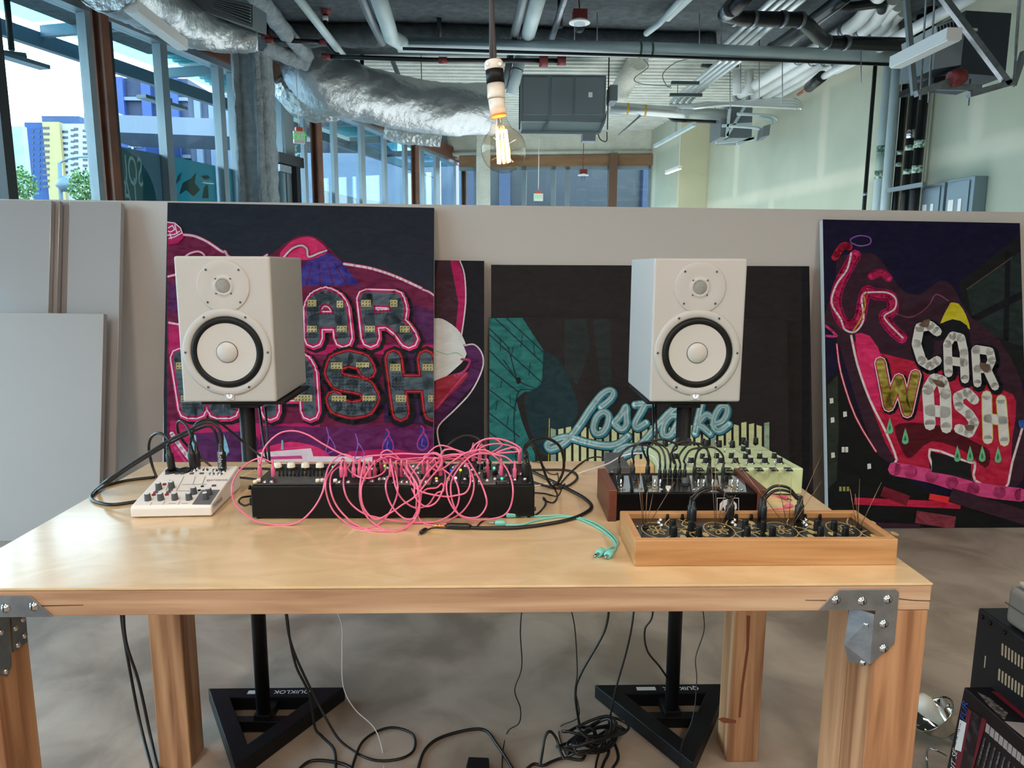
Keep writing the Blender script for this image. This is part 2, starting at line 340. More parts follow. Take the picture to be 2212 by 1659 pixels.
# glass canopy along the left wall
OUT = -LN; cz = 3.72
q = UZ(177, 127, 3.6); cw = (q-LA).dot(OUT)
cbeam = mat('canopy_grey_steel', (140, 156, 166), .5, .2); cglass = glassmat('cyan_canopy_glass', (176, 226, 234), .3)
t = thing('glass_canopy', 'long outdoor canopy of grey beams and cyan glass beyond the left windows', 'canopy', Z(LA+OUT*cw*.5, cz))
L1 = LB+LD*3
a0, a1 = Z(L0+OUT*cw, cz-.08), Z(L1+OUT*cw, cz-.08)
part('edge_beam', MB().bar(a0, a1, .08, .15), mat('canopy_dark_steel', (130, 144, 156), .5), t)
ln = (L1-L0).length; k = 0; s0 = .9
while s0 < ln:
    p = L0+LD*s0; part('cross_beam', MB().bar(Z(p+OUT*.2, cz), Z(p+OUT*(cw-.05), cz), .06, .11), cbeam, t)
    if s0+1.7 < ln:
        c = L0+LD*(s0+.05); part('glass_pane', MB().slab([Z(c+OUT*.2, cz+.08), Z(c+OUT*cw, cz+.08), Z(c+LD*1.6+OUT*cw, cz+.08), Z(c+LD*1.6+OUT*.2, cz+.08)], (0, 0, .012)), cglass, t)
    s0 += 1.7
# radiant heater under the canopy
def heater(px, py, lab):
    c = UZ(px, py, 3.1); t = thing('patio_heater', lab, 'heater', c, 'radiant heaters under the canopy')
    d = LD; part('stem', MB().cyl(c+Vector((0, 0, .06)), Z(c, cz-.02), .025, n=8), black, t)
    part('reflector', MB().bar(c-d*.32, c+d*.32, .12, .035).bar(c-d*.2, c+d*.12+Vector((0, 0, .05)), .05, .04), mat('heater_grey', (150, 164, 172), .4, .3), t)
heater(27, 125, 'grey bar heater hanging outside the leftmost tall window')
heater(352, 222, 'pale bar heater hanging outside the third window from the left')
# far apartment tower
def tower():
    Yt = 330.; P = lambda x, y: UY(x, y, Yt)
    t = thing('apartment_tower', 'tall blue, yellow and white apartment tower far outside the left window', 'building', P(110, 430))
    def blk(nm, x0, x1, ytop, m, dy, dep=18):
        a, b = P(x0, ytop), P(x1, ytop); part(nm, MB().box((a.x, Yt+dy, -1), (b.x, Yt+dy+dep, a.z)), m, t)
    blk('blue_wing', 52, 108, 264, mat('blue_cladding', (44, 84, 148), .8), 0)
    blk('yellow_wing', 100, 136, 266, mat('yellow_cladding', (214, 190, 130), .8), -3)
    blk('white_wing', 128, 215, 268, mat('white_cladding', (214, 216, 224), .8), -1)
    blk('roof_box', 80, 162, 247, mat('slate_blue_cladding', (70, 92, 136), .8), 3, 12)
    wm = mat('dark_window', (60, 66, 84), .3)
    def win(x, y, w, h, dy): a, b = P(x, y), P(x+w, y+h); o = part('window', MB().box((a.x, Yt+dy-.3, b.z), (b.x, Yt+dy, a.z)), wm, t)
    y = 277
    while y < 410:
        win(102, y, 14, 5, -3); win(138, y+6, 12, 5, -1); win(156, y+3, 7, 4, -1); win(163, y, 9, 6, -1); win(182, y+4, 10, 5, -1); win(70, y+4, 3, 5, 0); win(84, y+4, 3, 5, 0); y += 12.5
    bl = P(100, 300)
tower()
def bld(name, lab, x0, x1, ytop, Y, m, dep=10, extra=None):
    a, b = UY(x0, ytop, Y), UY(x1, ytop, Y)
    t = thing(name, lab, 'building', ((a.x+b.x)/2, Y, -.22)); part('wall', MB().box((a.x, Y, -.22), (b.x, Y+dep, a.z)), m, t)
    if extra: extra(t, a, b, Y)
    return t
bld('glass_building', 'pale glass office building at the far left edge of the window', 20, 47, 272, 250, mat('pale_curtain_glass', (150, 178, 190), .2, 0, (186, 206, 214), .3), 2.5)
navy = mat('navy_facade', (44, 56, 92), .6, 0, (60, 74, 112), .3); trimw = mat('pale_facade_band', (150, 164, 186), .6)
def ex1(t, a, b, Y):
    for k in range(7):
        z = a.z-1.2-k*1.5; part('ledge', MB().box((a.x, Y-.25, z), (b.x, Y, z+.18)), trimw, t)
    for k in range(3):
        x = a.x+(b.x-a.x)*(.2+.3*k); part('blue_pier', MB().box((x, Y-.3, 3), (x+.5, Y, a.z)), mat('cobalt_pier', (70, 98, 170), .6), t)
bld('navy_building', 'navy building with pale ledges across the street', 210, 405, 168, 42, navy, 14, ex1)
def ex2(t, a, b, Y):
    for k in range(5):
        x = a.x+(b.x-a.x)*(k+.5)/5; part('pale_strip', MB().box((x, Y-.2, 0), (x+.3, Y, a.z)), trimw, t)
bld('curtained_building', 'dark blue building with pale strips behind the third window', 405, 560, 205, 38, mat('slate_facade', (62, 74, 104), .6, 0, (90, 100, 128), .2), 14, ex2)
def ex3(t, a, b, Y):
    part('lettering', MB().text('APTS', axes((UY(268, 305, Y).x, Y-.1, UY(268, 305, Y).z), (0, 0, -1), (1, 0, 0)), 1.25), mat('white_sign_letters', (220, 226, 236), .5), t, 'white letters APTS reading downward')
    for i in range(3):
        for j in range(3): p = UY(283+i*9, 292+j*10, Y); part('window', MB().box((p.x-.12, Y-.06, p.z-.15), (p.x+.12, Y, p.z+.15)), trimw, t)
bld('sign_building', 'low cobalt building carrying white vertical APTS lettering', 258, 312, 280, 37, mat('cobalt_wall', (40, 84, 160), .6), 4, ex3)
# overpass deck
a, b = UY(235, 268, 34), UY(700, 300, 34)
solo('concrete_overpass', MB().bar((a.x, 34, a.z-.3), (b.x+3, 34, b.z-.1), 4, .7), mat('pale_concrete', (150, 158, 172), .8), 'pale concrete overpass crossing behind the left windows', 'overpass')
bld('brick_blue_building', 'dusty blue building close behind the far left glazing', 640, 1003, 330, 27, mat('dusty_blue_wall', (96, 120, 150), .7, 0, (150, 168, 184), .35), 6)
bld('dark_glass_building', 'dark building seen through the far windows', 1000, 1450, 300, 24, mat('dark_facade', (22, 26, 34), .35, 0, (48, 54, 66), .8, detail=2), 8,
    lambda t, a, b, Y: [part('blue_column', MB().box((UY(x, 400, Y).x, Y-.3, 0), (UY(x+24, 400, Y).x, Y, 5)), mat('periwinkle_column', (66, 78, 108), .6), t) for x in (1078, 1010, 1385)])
# street lamp and trees
p = UY(132, 415, 60); t = thing('street_lamp', 'grey street lamp with a long curved arm outside the left window', 'lamp post', (p.x, 60, -.22))
gl = mat('lamp_post_grey', (130, 146, 160), .5)
part('post', MB().tube([Z(UY(132, 460, 60), -.22), UY(130, 400, 60), UY(129, 352, 60)], .16), gl, t); part('arm', MB().tube(spline([UY(129, 353, 60), UY(140, 346, 60), UY(165, 340, 60), UY(198, 339, 60)]), .07), gl, t)
part('lantern', MB().lathe([(.2, 0), (.7, .4), (.5, .8), (.15, 1.2)], UY(142, 414, 60), n=10), gl, t)
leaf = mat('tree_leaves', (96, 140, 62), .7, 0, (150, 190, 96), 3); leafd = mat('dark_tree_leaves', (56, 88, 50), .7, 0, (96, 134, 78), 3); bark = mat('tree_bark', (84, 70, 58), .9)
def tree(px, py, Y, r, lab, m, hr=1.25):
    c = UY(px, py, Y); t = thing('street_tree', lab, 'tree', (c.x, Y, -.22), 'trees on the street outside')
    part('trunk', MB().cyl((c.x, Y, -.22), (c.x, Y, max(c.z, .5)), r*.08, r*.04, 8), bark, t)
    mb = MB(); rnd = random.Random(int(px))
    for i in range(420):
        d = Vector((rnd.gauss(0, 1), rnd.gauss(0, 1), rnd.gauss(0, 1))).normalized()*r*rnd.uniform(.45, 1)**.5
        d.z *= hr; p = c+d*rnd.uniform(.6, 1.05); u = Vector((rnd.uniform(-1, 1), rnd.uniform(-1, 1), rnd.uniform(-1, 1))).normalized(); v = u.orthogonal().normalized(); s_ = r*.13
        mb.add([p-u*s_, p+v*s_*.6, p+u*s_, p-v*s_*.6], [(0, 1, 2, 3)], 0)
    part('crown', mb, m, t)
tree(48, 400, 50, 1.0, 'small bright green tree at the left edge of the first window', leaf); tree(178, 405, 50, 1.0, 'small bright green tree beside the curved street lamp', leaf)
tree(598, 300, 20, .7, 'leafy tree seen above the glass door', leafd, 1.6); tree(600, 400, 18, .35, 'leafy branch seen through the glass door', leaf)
# films stuck on the lower panes
ALB[0] = 1.0
tealf = filmmat('teal_window_film', (96, 160, 168)); greyf = filmmat('grey_window_film', (124, 138, 144)); letf = mat('pale_film_letters', (200, 220, 224), .5); patf = filmmat('olive_film_pattern', (120, 140, 130))
FO = -LN*.045
def film(x0, x1, ty0, ty1, m, lab, nm='window_film'):
    a, b = lw(x0, ty0), lw(x1, ty1); t = thing(nm, lab, 'window film', Z(lw((x0+x1)/2), 0), 'films on the lower left panes')
    part('sheet', MB().slab([Z(a, 0)+FO, Z(b, 0)+FO, Z(b, b.z)+FO, Z(a, a.z)+FO], -LN*.002), m, t); return t
def onwall(px, py): return lw(px, py)+FO+LN*.004
t = film(268, 353, 316, 333, greyf, 'grey film with a teal disc and mirrored letters on the second window')
c = onwall(272, 430); ez = 2.0
mb = MB(); pts = []
for k in range(25):
    a = math.pi*.5*k/24; pts.append(c+LD*(onwall(345, 430)-c).length*math.cos(a)*1.0+Vector((0, 0, (onwall(272, 320).z-c.z)*math.sin(a))))
lowz = Vector((0, 0, -.8))
mb.slab([c+lowz]+[pts[0]+lowz]+pts, LN*.002); part('teal_disc', mb, tealf, t)
for txt, px, y in (('SOUT', 316, 376), ('LAK', 303, 420)):
    a = onwall(px, y); M = axes(a+LN*.004, -LD, (0, 0, 1)); mb = MB().text(txt, M, .38, 0, .0, 'LEFT', .38); part('lettering', mb, letf, t, 'mirrored letters')
t.children[-1]
t = film(381, 473, 337, 358, tealf, 'teal film with a faint leafy pattern on the third window')
for pts in ([(395, 420), (402, 395), (420, 385), (432, 372), (428, 395), (440, 410), (425, 425), (410, 410)], [(440, 380), (455, 378), (462, 384), (450, 388)], [(444, 428), (448, 405), (456, 398), (458, 428)], [(385, 400), (392, 380), (400, 372), (396, 390)]):
    part('pattern', MB().slab([onwall(*p) for p in pts], LN*.001), patf, t)
film(497, 508, 362, 365, tealf, 'narrow teal film strip beside the sprayed column')
film(588, 614, 352, 358, filmmat('pale_teal_film', (150, 180, 172)), 'pale green film on the glass door')
film(697, 718, 409, 414, filmmat('white_window_film', (180, 188, 192)), 'white film right of the dark brown post')
film(733, 777, 418, 428, MATS['white_window_film'], 'white film on the wide pane left of the far mullions')
film(792, 827, 430, 436, MATS['white_window_film'], 'white film at the foot of the furthest wide pane')
# ------------------------------------------------------------------ things under the ceiling
foil = mat('crinkled_foil', (196, 200, 202), .4, .85, bump=1.0, bscale=11); foilc = mat('crinkled_foil_fine', (196, 198, 196), .4, .85, bump=.9, bscale=16, bkind='v')
dgrey = mat('dark_grey_unit', (108, 117, 121), .5, 0, (116, 125, 129), 2); mgrey = mat('mid_grey_metal', (126, 134, 138), .45, .4); iron = mat('black_iron_pipe', (24, 24, 26), .35, .3); redm = mat('dull_red_paint', (120, 40, 40), .5)
conduit_m = mat('bright_conduit', (206, 212, 212), .28, .55); wjack = mat('white_pipe_jacket', (226, 230, 230), .4, 0, (210, 216, 216), 4); sprayed = mat('grey_sprayed_fireproofing', (126, 136, 140), .95, 0, (154, 162, 166), 14, bump=.9, bscale=30)
def rough(mb, amp, seed=1):
    rnd = random.Random(seed); mb.v = [(x+rnd.uniform(-amp, amp), y+rnd.uniform(-amp, amp), z+rnd.uniform(-amp, amp)) for x, y, z in mb.v]; return mb
def pz(pts, z): return [UZ(p[0], p[1], p[2] if len(p) > 2 else z) for p in pts]
def py_(pts, y): return [UY(p[0], p[1], p[2] if len(p) > 2 else y) for p in pts]
def pipe(nm, lab, pts, r, m, cat='pipe', sm=0, grp=None, n=14, parts=()):
    P = spline(pts, sm) if sm else pts
    if not parts: return solo(nm, MB().tube(P, r, n), m, lab, cat, grp)
    t = thing(nm, lab, cat, P[0], grp); part('run', MB().tube(P, r, n), m, t)
    for k, (a, b, rr, mm, pn) in enumerate(parts): part(pn, MB().cyl(a, b, rr, n=n), mm, t)
    return t
# foil ducts
def duct(nm, lab, pts, rf, m, seed, nseg=10, extra=None):
    P = spline(pts, nseg); rnd = random.Random(seed); ph = [rnd.uniform(0, 6) for _ in range(6)]
    def f(t):
        base = rf(t)
        return lambda a: base*(1+.025*math.sin(5*a+ph[0]+t*22)+.02*math.sin(3*a-t*30+ph[1])+.012*math.sin(9*a+t*60))
    mb = MB().tube(P, .1, 40, 0, f); rough(mb, .005, seed); t = thing(nm, lab, 'air duct', P[len(P)//2]); part('foil_jacket', mb, m, t)
    mb = MB(); 
    for k in (.3, .7):
        i = int(k*(len(P)-1)); mb = MB().cyl(P[i]+Vector((0, 0, rf(k)*.9)), Z(P[i], 3.99 if P[i].y > 8.6 else 3.76), .006, n=6); part('hanger_rod', mb, steel, t)
    return t
duct('foil_duct', 'crumpled silver foil duct at the upper left over the first windows', pz([(225, -62), (290, -20), (350, 22), (430, 62), (500, 80), (556, 86)], 3.2), lambda t: .25-.16*t, foil, 3)
duct('foil_duct', 'large crumpled silver foil duct sagging from the dark ceiling towards the bulb', py_([(690, 95, 8.9), (672, 140, 8.7), (700, 178, 8.7), (760, 196, 8.8), (830, 214, 9.0), (920, 232, 9.2), (1000, 236, 9.3), (1065, 238, 9.4)], 9), lambda t: .30 if t > .45 else .36-.05*abs(t-.25)*4, foil, 5)
duct('foil_duct', 'short bulge of silver foil duct above the left header, near the sagging duct', py_([(618, 165, 8.8), (640, 190, 8.8), (690, 212, 8.8), (740, 220, 8.8)], 8.8), lambda t: .16+.12*math.sin(t*3.0), foilc, 8)
duct('foil_duct', 'small silver foil duct end hanging behind the large foil duct', py_([(835, 278, 11.5), (870, 290, 11.5), (915, 295, 11.5), (952, 300, 11.5)], 11.5), lambda t: .15-.03*t, foilc, 9)
# louvred diffuser box and slim white lamp at upper left
q = UZ(500, 40, 3.55); t = thing('air_grille', 'dark louvred air grille in a grey box above the upper left foil duct', 'air grille', q)
pts = [UY(x, y, 6.0) for x, y in ((410, -22), (546, 10), (546, 60), (410, 14))]
part('box', MB().slab(pts, (0, .35, .05)), mgrey, t)
part('opening', MB().slab([UY(x, y, 5.99) for x, y in ((460, -6), (541, 13), (541, 51), (460, 19))], (0, .004, 0)), black, t)
for k in range(6): part('louvre', MB().bar(UY(460, -3+k*4, 5.97), UY(541, 15+k*6.3, 5.97), .02, .01), mgrey, t)
def slim(nm, lab, a, b, w, h, grp=None, lit=False):
    t = thing(nm, lab, 'lamp', (Vector(a)+Vector(b))/2, grp); part('housing', MB().bar(a, b, w, h), white, t); dz = Vector((0, 0, -h/2-.004)); part('diffuser', MB().bar(Vector(a)+dz, Vector(b)+dz, w*.8, .008), lamp_w if lit else mat('unlit_diffuser', (232, 236, 236), .4), t); return t
lamp_w = mat('lamp_diffuser', (255, 244, 225), .5, emit=(255, 236, 208), es=6)
slim('linear_lamp', 'slim unlit white lamp below the upper left foil duct', UZ(282, 12, 3.0), UZ(393, 96, 3.0), .09, .07)
slim('linear_lamp', 'slim unlit white lamp in front of the right grey fan unit', UZ(1936, 134, 2.6), UZ(2062, 72, 2.6), .085, .06)
# sprayed beams at left and column
solo('sprayed_beam', rough(MB().tube(spline([UZ(530, -30, 3.55), UZ(574, 15, 3.55), UZ(610, 62, 3.55), UZ(664, 122, 3.55)], 6), .075, 12), .012), sprayed, 'upper grey sprayed slanting beam behind the left column', 'beam')
solo('sprayed_beam', rough(MB().tube(spline([UZ(560, 92, 3.5), UZ(600, 112, 3.5), UZ(660, 135, 3.5)], 6), .085, 12), .012), sprayed, 'lower grey sprayed slanting beam behind the left column', 'beam')
solo('sprayed_beam', rough(MB().tube(spline([UZ(560, 74, 3.64), UZ(760, 77, 3.64), UZ(980, 79, 3.64), UZ(1300, 90, 3.64), UZ(1540, 97, 3.64)], 10), .11, 10), .012), soffit_m, 'long sprayed edge beam of the dark ceiling', 'beam')
t = thing('sprayed_column', 'thick grey fireproofed column standing by the left windows', 'column', Z(UY(546, 430, 7.6), 0))
def colpart(nm, x0, x1, y, dep):
    a, b = UY(x0, 430, y), UY(x1, 430, y); mb = MB(); w = b.x-a.x; n = 40
    vs = []; fs = []; rnd = random.Random(x0); ring = []
    for i in range(n+1):
        z = 3.75*i/n; j = lambda: rnd.uniform(-.009, .009)
        for cx, cy in ((0, .03), (.03, 0), (w*.5, -.01), (w-.03, 0), (w, .03), (w, dep), (0, dep)): vs.append((a.x+cx+j(), y+cy+j(), z))
    for i in range(n):
        for k in range(7): l = (k+1) % 7; fs.append((i*7+k, i*7+l, i*7+7+l, i*7+7+k))
    mb.add(vs, fs, 0, True); part(nm, mb, sprayed, t)
colpart('web', 516, 585, 7.66, .3); colpart('flange', 513, 528, 7.60, .3); colpart('flange', 558, 573, 7.60, .3)
solo('sprayed_column', rough(MB().box((UY(1029, 430, 14.2).x, 14.2, 0), (UY(1059, 430, 14.2).x, 14.45, 3.9)), .0), plaster_m, 'slim white column in front of the far windows', 'column', bevel=.02)
# air handling unit in the middle
Yc = 9.2
def yb(px0, py0, px1, py1, Y, d, m, nm, t, bev=.006, lab=None):
    a, b = UY(px0, py1, Y), UY(px1, py0, Y); return part(nm, MB().box((a.x, Y, a.z), (b.x, Y+d, b.z)), m, t, lab, bev)
t = thing('air_handler', 'large dark grey air handling unit hanging right of the bulb', 'air handler', UY(1218, 262, Yc))
yb(1125, 162, 1310, 262, Yc, .8, dgrey, 'casing', t)
for x0, x1 in ((1130, 1185), (1190, 1238), (1241, 1305)): yb(x0, 166, x1, 248, Yc-.012, .012, dgrey, 'access_panel', t)
yb(1317, 183, 1335, 218, Yc+.1, .3, mgrey, 'junction_box', t); yb(1271, 199, 1280, 210, Yc-.016, .004, white, 'sticker', t)
yb(1125, 284, 1292, 289, Yc-.05, .04, dgrey, 'tray_rail', t); yb(1258, 288, 1287, 305, Yc-.05, .15, mgrey, 'control_box', t)
P = [UY(1128, 262, Yc), UY(1305, 262, Yc)]
part('drip_tray', MB().slab([UY(1127, 264, Yc), UY(1307, 264, Yc), UY(1290, 286, Yc-.02), UY(1127, 284, Yc-.02)], (0, .02, .0)), mat('pale_tray', (170, 184, 184), .5), t)
for x in (1183, 1305): part('tray_strut', MB().bar(UY(x, 262, Yc-.02), UY(x-12, 288, Yc-.04), .02, .03), mgrey, t)
for x in (1122, 1312): part('hanger_rod', MB().cyl(UY(x, 280, Yc-.02), Z(UY(x, 280, Yc-.02), 3.99), .008, n=6), black, t)
# main pipes
bp = [(860, 96), (1400, 108), (1935, 125)]
pipe('insulated_pipe', 'long pale horizontal pipe crossing in front of the whole ceiling', pz([(812, -22, 3.42), (836, 50, 3.38), (845, 80, 3.36), (868, 93, 3.35)]+bp, 3.35), .068, pvc, parts=[(UZ(1380, 107.3, 3.35), UZ(1384, 107.4, 3.35), .07, mat('green_band', (60, 92, 80), .5), 'marker_band'), (UZ(1405, 107.8, 3.35), UZ(1409, 107.9, 3.35), .07, mat('green_band'), 'marker_band'), (UZ(1931, 124.8, 3.35), UZ(1938, 125.2, 3.35), .085, steel, 'end_collar')])
pipe('dark_strip', 'thin black strip under the long pale pipe', pz([(870, 105), (1400, 121), (1935, 140)], 3.28), .014, iron, 'rail')  # thin dark tube following the underside of the pale pipe
pipe('insulated_pipe', 'slim pale pipe slanting down left of the large foil duct', pz([(636, -15), (741, 121)], 3.4), .036, pvc)
pipe('metal_conduit', 'ribbed metal conduit slanting down over the large foil duct', pz([(775, -20), (800, 40), (826, 92)], 3.4), .036, mgrey, 'conduit')
pipe('insulated_pipe', 'pale pipe right of the bulb cord, upper run before the long pipe', pz([(1166, -20), (1137, 88)], 3.45), .066, pvc)
pipe('insulated_pipe', 'pale pipe ending above the air handler beside the bulb socket', py_([(1128, 112, 8.9), (1104, 205, 8.9)], 8.9), .068, pvc, parts=[(UY(1118, 150, 8.9), UY(1117, 154, 8.9), .072, steel, 'clamp')])
pipe('metal_conduit', 'metal conduit just left of the pale pipe, upper run', pz([(1135, -25), (1122, 30), (1109, 85)], 3.45), .04, mgrey, 'conduit')
pipe('metal_conduit', 'metal conduit reaching down to the bulb socket, lower run', py_([(1103, 118), (1089, 190)], 8.9), .04, mgrey, 'conduit')
pipe('metal_conduit', 'thin shiny conduit right of the pale pipes', pz([(1224, -15), (1190, 88)], 3.5), .03, steel, 'conduit')
pipe('sprayed_conduit', 'pale conduit strapped to the dark ceiling right of the strobe', pz([(1480, -10), (1425, 50), (1396, 72)], 3.6), .03, pvc, 'conduit')
solo('metal_strap', MB().bar(UZ(1497, -10, 3.68), UZ(1438, 45, 3.68), .07, .01), pvc, 'flat pale strap on the dark ceiling beside a conduit', 'strap')
# sprinkler pipes
def fit(p, r=.030): return (p-Vector((.04, 0, 0)), p+Vector((.04, 0, 0)), r, redm, 'red_coupling')
a = pz([(705, 122), (960, 130), (1213, 131)], 3.3)
pipe('sprinkler_pipe', 'long black sprinkler pipe crossing above the large foil duct', a, .022, iron, parts=[fit(a[0]), fit(a[2], .045), fit(UZ(957, 130, 3.3)), fit(UZ(1174, 130.5, 3.3), .06)])
a = [UY(575, 38, 7.5), UY(575, 78, 7.5), UY(583, 86, 7.5), UY(700, 91, 7.5)]
pipe('sprinkler_pipe', 'bent black sprinkler pipe with red elbows beside the left column', a, .022, iron, parts=[fit(a[1]), fit(a[3]), fit(a[2])])
a = [UY(703, 2, 7.4), UY(703, 90, 7.4), UY(735, 124, 7.4)]
pipe('sprinkler_pipe', 'upright black sprinkler drop with red valves left of the foil duct', a, .022, iron, parts=[(a[0], a[0]-Vector((0, 0, .12)), .045, redm, 'red_coupling'), fit(a[1]), (UY(703, 35, 7.4), UY(703, 45, 7.4), .026, white, 'label_band')])
for px, y0, y1, Y, lab in ((949, -5, 82, 7.6, 'short black pipe drop above the large foil duct'), (1210, -5, 60, 7.0, 'black drop rod by the ceiling strobe'), (782, 112, 148, 9.0, 'small black pipe bend behind the slanting metal conduit')):
    pipe('drop_pipe', lab, py_([(px, y0), (px, y1)], Y), .024, iron)
pipe('drop_pipe', 'thin grey pipe slanting to the back of the foil duct', py_([(848, 132), (872, 190)], 9.8), .03, mgrey)
# rods hanging
ROD = ['right of the red ceiling strobe', 'left of the black drain pipe', 'at the corner of the black drain pipe', 'just left of the strobe', 'beside the upright sprinkler drop', 'above the large foil duct, left one', 'above the large foil duct, right one', 'left of the bulb cord', 'at the left of the far fan unit', 'at the highest rack strut', 'beside the black cast iron pipe', 'right end of the long pale pipe', 'between the conduits and the white pipes', 'over the front ends of the white pipes']
for i, (px, y0, y1, Y) in enumerate([(1290, 0, 95, 7.4), (1511, 0, 103, 7.4), (1558, 0, 104, 7.2), (1241, 0, 92, 7.6), (700, 0, 75, 8.0), (884, 0, 80, 8.2), (912, 0, 80, 8.2), (1040, 0, 70, 8.0), (1545, 250, 310, 10.5), (1577, 120, 250, 9), (1640, 80, 210, 8), (1860, 120, 180, 7.2), (1600, 100, 200, 9.5), (1690, 120, 225, 8.4)]):
    solo('hanger_rod', MB().cyl(UY(px, y1, Y), UY(px, y0-30, Y), .005, n=6), steel, 'thin steel rod hanging '+ROD[i], 'rod', 'thin ceiling rods')
# strobes
def strobe(px, py, Y, s, lab):
    c = UY(px, py, Y); t = thing('ceiling_strobe', lab, 'strobe', c, 'red boxed ceiling strobes')
    part('back_box', MB().box((c.x-.06*s, c.y-.06*s, c.z), (c.x+.06*s, c.y+.06*s, c.z+.08*s)), redm, t, None, .004)
    part('flange', MB().lathe([(.09*s, 0), (.09*s, .012), (.06*s, .03*s)], c-Vector((0, 0, .02)), n=24), white, t)
    part('lens', MB().lathe([(.001, -.085*s), (.03*s, -.075*s), (.045*s, -.04*s), (.048*s, 0)], c-Vector((0, 0, .015)), n=20), glassmat('clear_lens', (225, 232, 236), .6), t)
    part('wire', MB().tube(spline([c+Vector((0, 0, .08*s)), c+Vector((-.01, 0, .2)), Z(c, 3.76)], 6), .006, 6), redm, t)
strobe(1252, 45, 6.6, 1.0, 'ceiling strobe with red box on the dark ceiling'); strobe(1260, 377, 13.5, 1.1, 'small red and white strobe hanging before the far windows')
# exit signs
def exit_sign(px, py, Y, w, h, lab, rot=0):
    c = UY(px, py, Y); M = Matrix.Translation(c) @ RZ(rot); t = thing('exit_sign', lab, 'exit sign', c, 'hanging exit signs')
    part('body', MB(M).box((-w/2, -.02, -h/2), (w/2, .02, h/2)), white, t, None, .004)
    part('canopy', MB(M).box((-w*.3, -.03, h/2), (w*.3, .03, h/2+.04)), mat('orange_box', (206, 96, 60), .5), t)
    part('lettering', MB(M).text('EXIT', axes((0, -.0215, 0), (1, 0, 0), (0, 0, 1)), h*.68, 0, 0, 'CENTER', .85), mat('green_letters', (40, 160, 70), .4, emit=(60, 220, 90), es=.8), t)
    part('stem', MB().cyl(c+Vector((0, 0, h/2)), Z(c, 3.99 if c.y > 8.8 else 3.76), .006, n=6), white, t)
exit_sign(646, 297, 8.3, .10*1.2, .13, 'hanging exit sign by the glass door', .5); exit_sign(1163, 426, 13.0, .16, .125, 'green lettered exit sign before the far windows')
# conduit racks at right
for k in range(4):
    o = k*13
    pipe('steel_conduit', ['leftmost', 'second', 'third', 'rightmost'][k]+' of the four shiny conduits slanting above the long pale pipe', pz([(1712+o*1.6-30, -12), (1552+o*1.3, 108)], 3.55), .026+.006*(k == 3), conduit_m, 'conduit', grp='upper conduit bundle')
for k in range(4):
    o = k*13
    P = [UZ(1560+o*1.1, 128, 3.62), UZ(1500+o*.95, 178, 3.6), UZ(1448+o, 224, 3.58)]
    e = UY(1500+o*.8, 232-k*3, 9.5); f = UY(1700+k*2, 214+k*6, 9.5); g = UY(1732-k*5, 236-k*1, 9.5)
    pipe('steel_conduit', ['leftmost', 'second', 'third', 'rightmost'][k]+' of the four conduits dropping on struts and turning to the right wall', spline(P+[e], 6)+spline([e, f, g], 6), .024, conduit_m, 'conduit', grp='lower conduit bundle')
for x0, x1, y, lab in ((1515, 1595, 142, 'highest grey strut of the conduit rack'), (1450, 1510, 179, 'middle grey strut of the conduit rack'), (1447, 1516, 205, 'lowest grey strut of the conduit rack')):
    solo('rack_strut', MB().bar(UY(x0, y, 8.9), UY(x1, y+1, 8.9), .05, .035), mat('strut_grey', (90, 104, 100), .5, .4), lab, 'strut')
# duct with striped bands
a = py_([(1318, 233), (1460, 243), (1570, 248)], 10.2)
pipe('silver_pipe', 'silver pipe with yellow and black bands between the air handler and the right unit', a, .075, mat('silver_jacket', (190, 196, 194), .35, .7), parts=[(UY(1353, 235.5, 10.2), UY(1357, 235.7, 10.2), .078, mat('yellow_band', (200, 160, 40), .5), 'striped_band'), (UY(1391, 238.5, 10.2), UY(1395, 238.7, 10.2), .078, mat('yellow_band'), 'striped_band')])
pipe('drain_pipe', 'short black pipe run by the far right unit', spline(py_([(1446, 252), (1456, 259), (1480, 260), (1556, 263)], 10.4), 4), .026, iron)
pipe('thin_conduit', 'thin conduit slanting under the banded silver pipe', py_([(1384, 249), (1336, 292)], 10.2), .012, mgrey, 'conduit')
# white insulated pipes
for k, (a, b, c2, r) in enumerate([((1884, 6), (1838, 58), (1592, 208), .054), ((1906, 22), (1872, 62), (1620, 212), .05), ((1916, 38), (1900, 66), (1644, 214), .044), ((1926, 52), (1920, 72), (1668, 214), .038)]):
    P = [UZ(a[0]+24, a[1]-26, 3.66), UZ(*a, 3.64), UZ(*b, 3.62), UZ((b[0]+c2[0])/2, (b[1]+c2[1])/2, 3.62), UZ(*c2, 3.62)]; r *= 1.2
    cl = []
    for tt in (.05, .45, .97):
        u = UZ(b[0]+(c2[0]-b[0])*tt, b[1]+(c2[1]-b[1])*tt, 3.62); d = (P[4]-P[3]).normalized()*.03; cl.append((u-d, u+d, r*1.06, steel, 'steel_clamp'))
    pipe('white_insulated_pipe', ['thickest', 'second thickest', 'third', 'thinnest'][k]+' of the four white insulated pipes along the right wall', spline(P, 6), r, wjack, n=20, parts=cl)
for px, lab in ((1592, 'left white pipe drop beside the conduit rack'), (1618, 'right white pipe drop beside the conduit rack')):
    pipe('white_pipe_drop', lab, py_([(px, 152), (px, 204)], 9.6), .055, wjack)
pipe('white_insulated_pipe', 'long white pipe behind the four insulated pipes, nearest the wall', pz([(2110, -14), (1985, 56), (1872, 118), (1806, 150)], 3.42), .05, wjack)
a = pz([(1806, 150), (1768, 172)], 3.4)
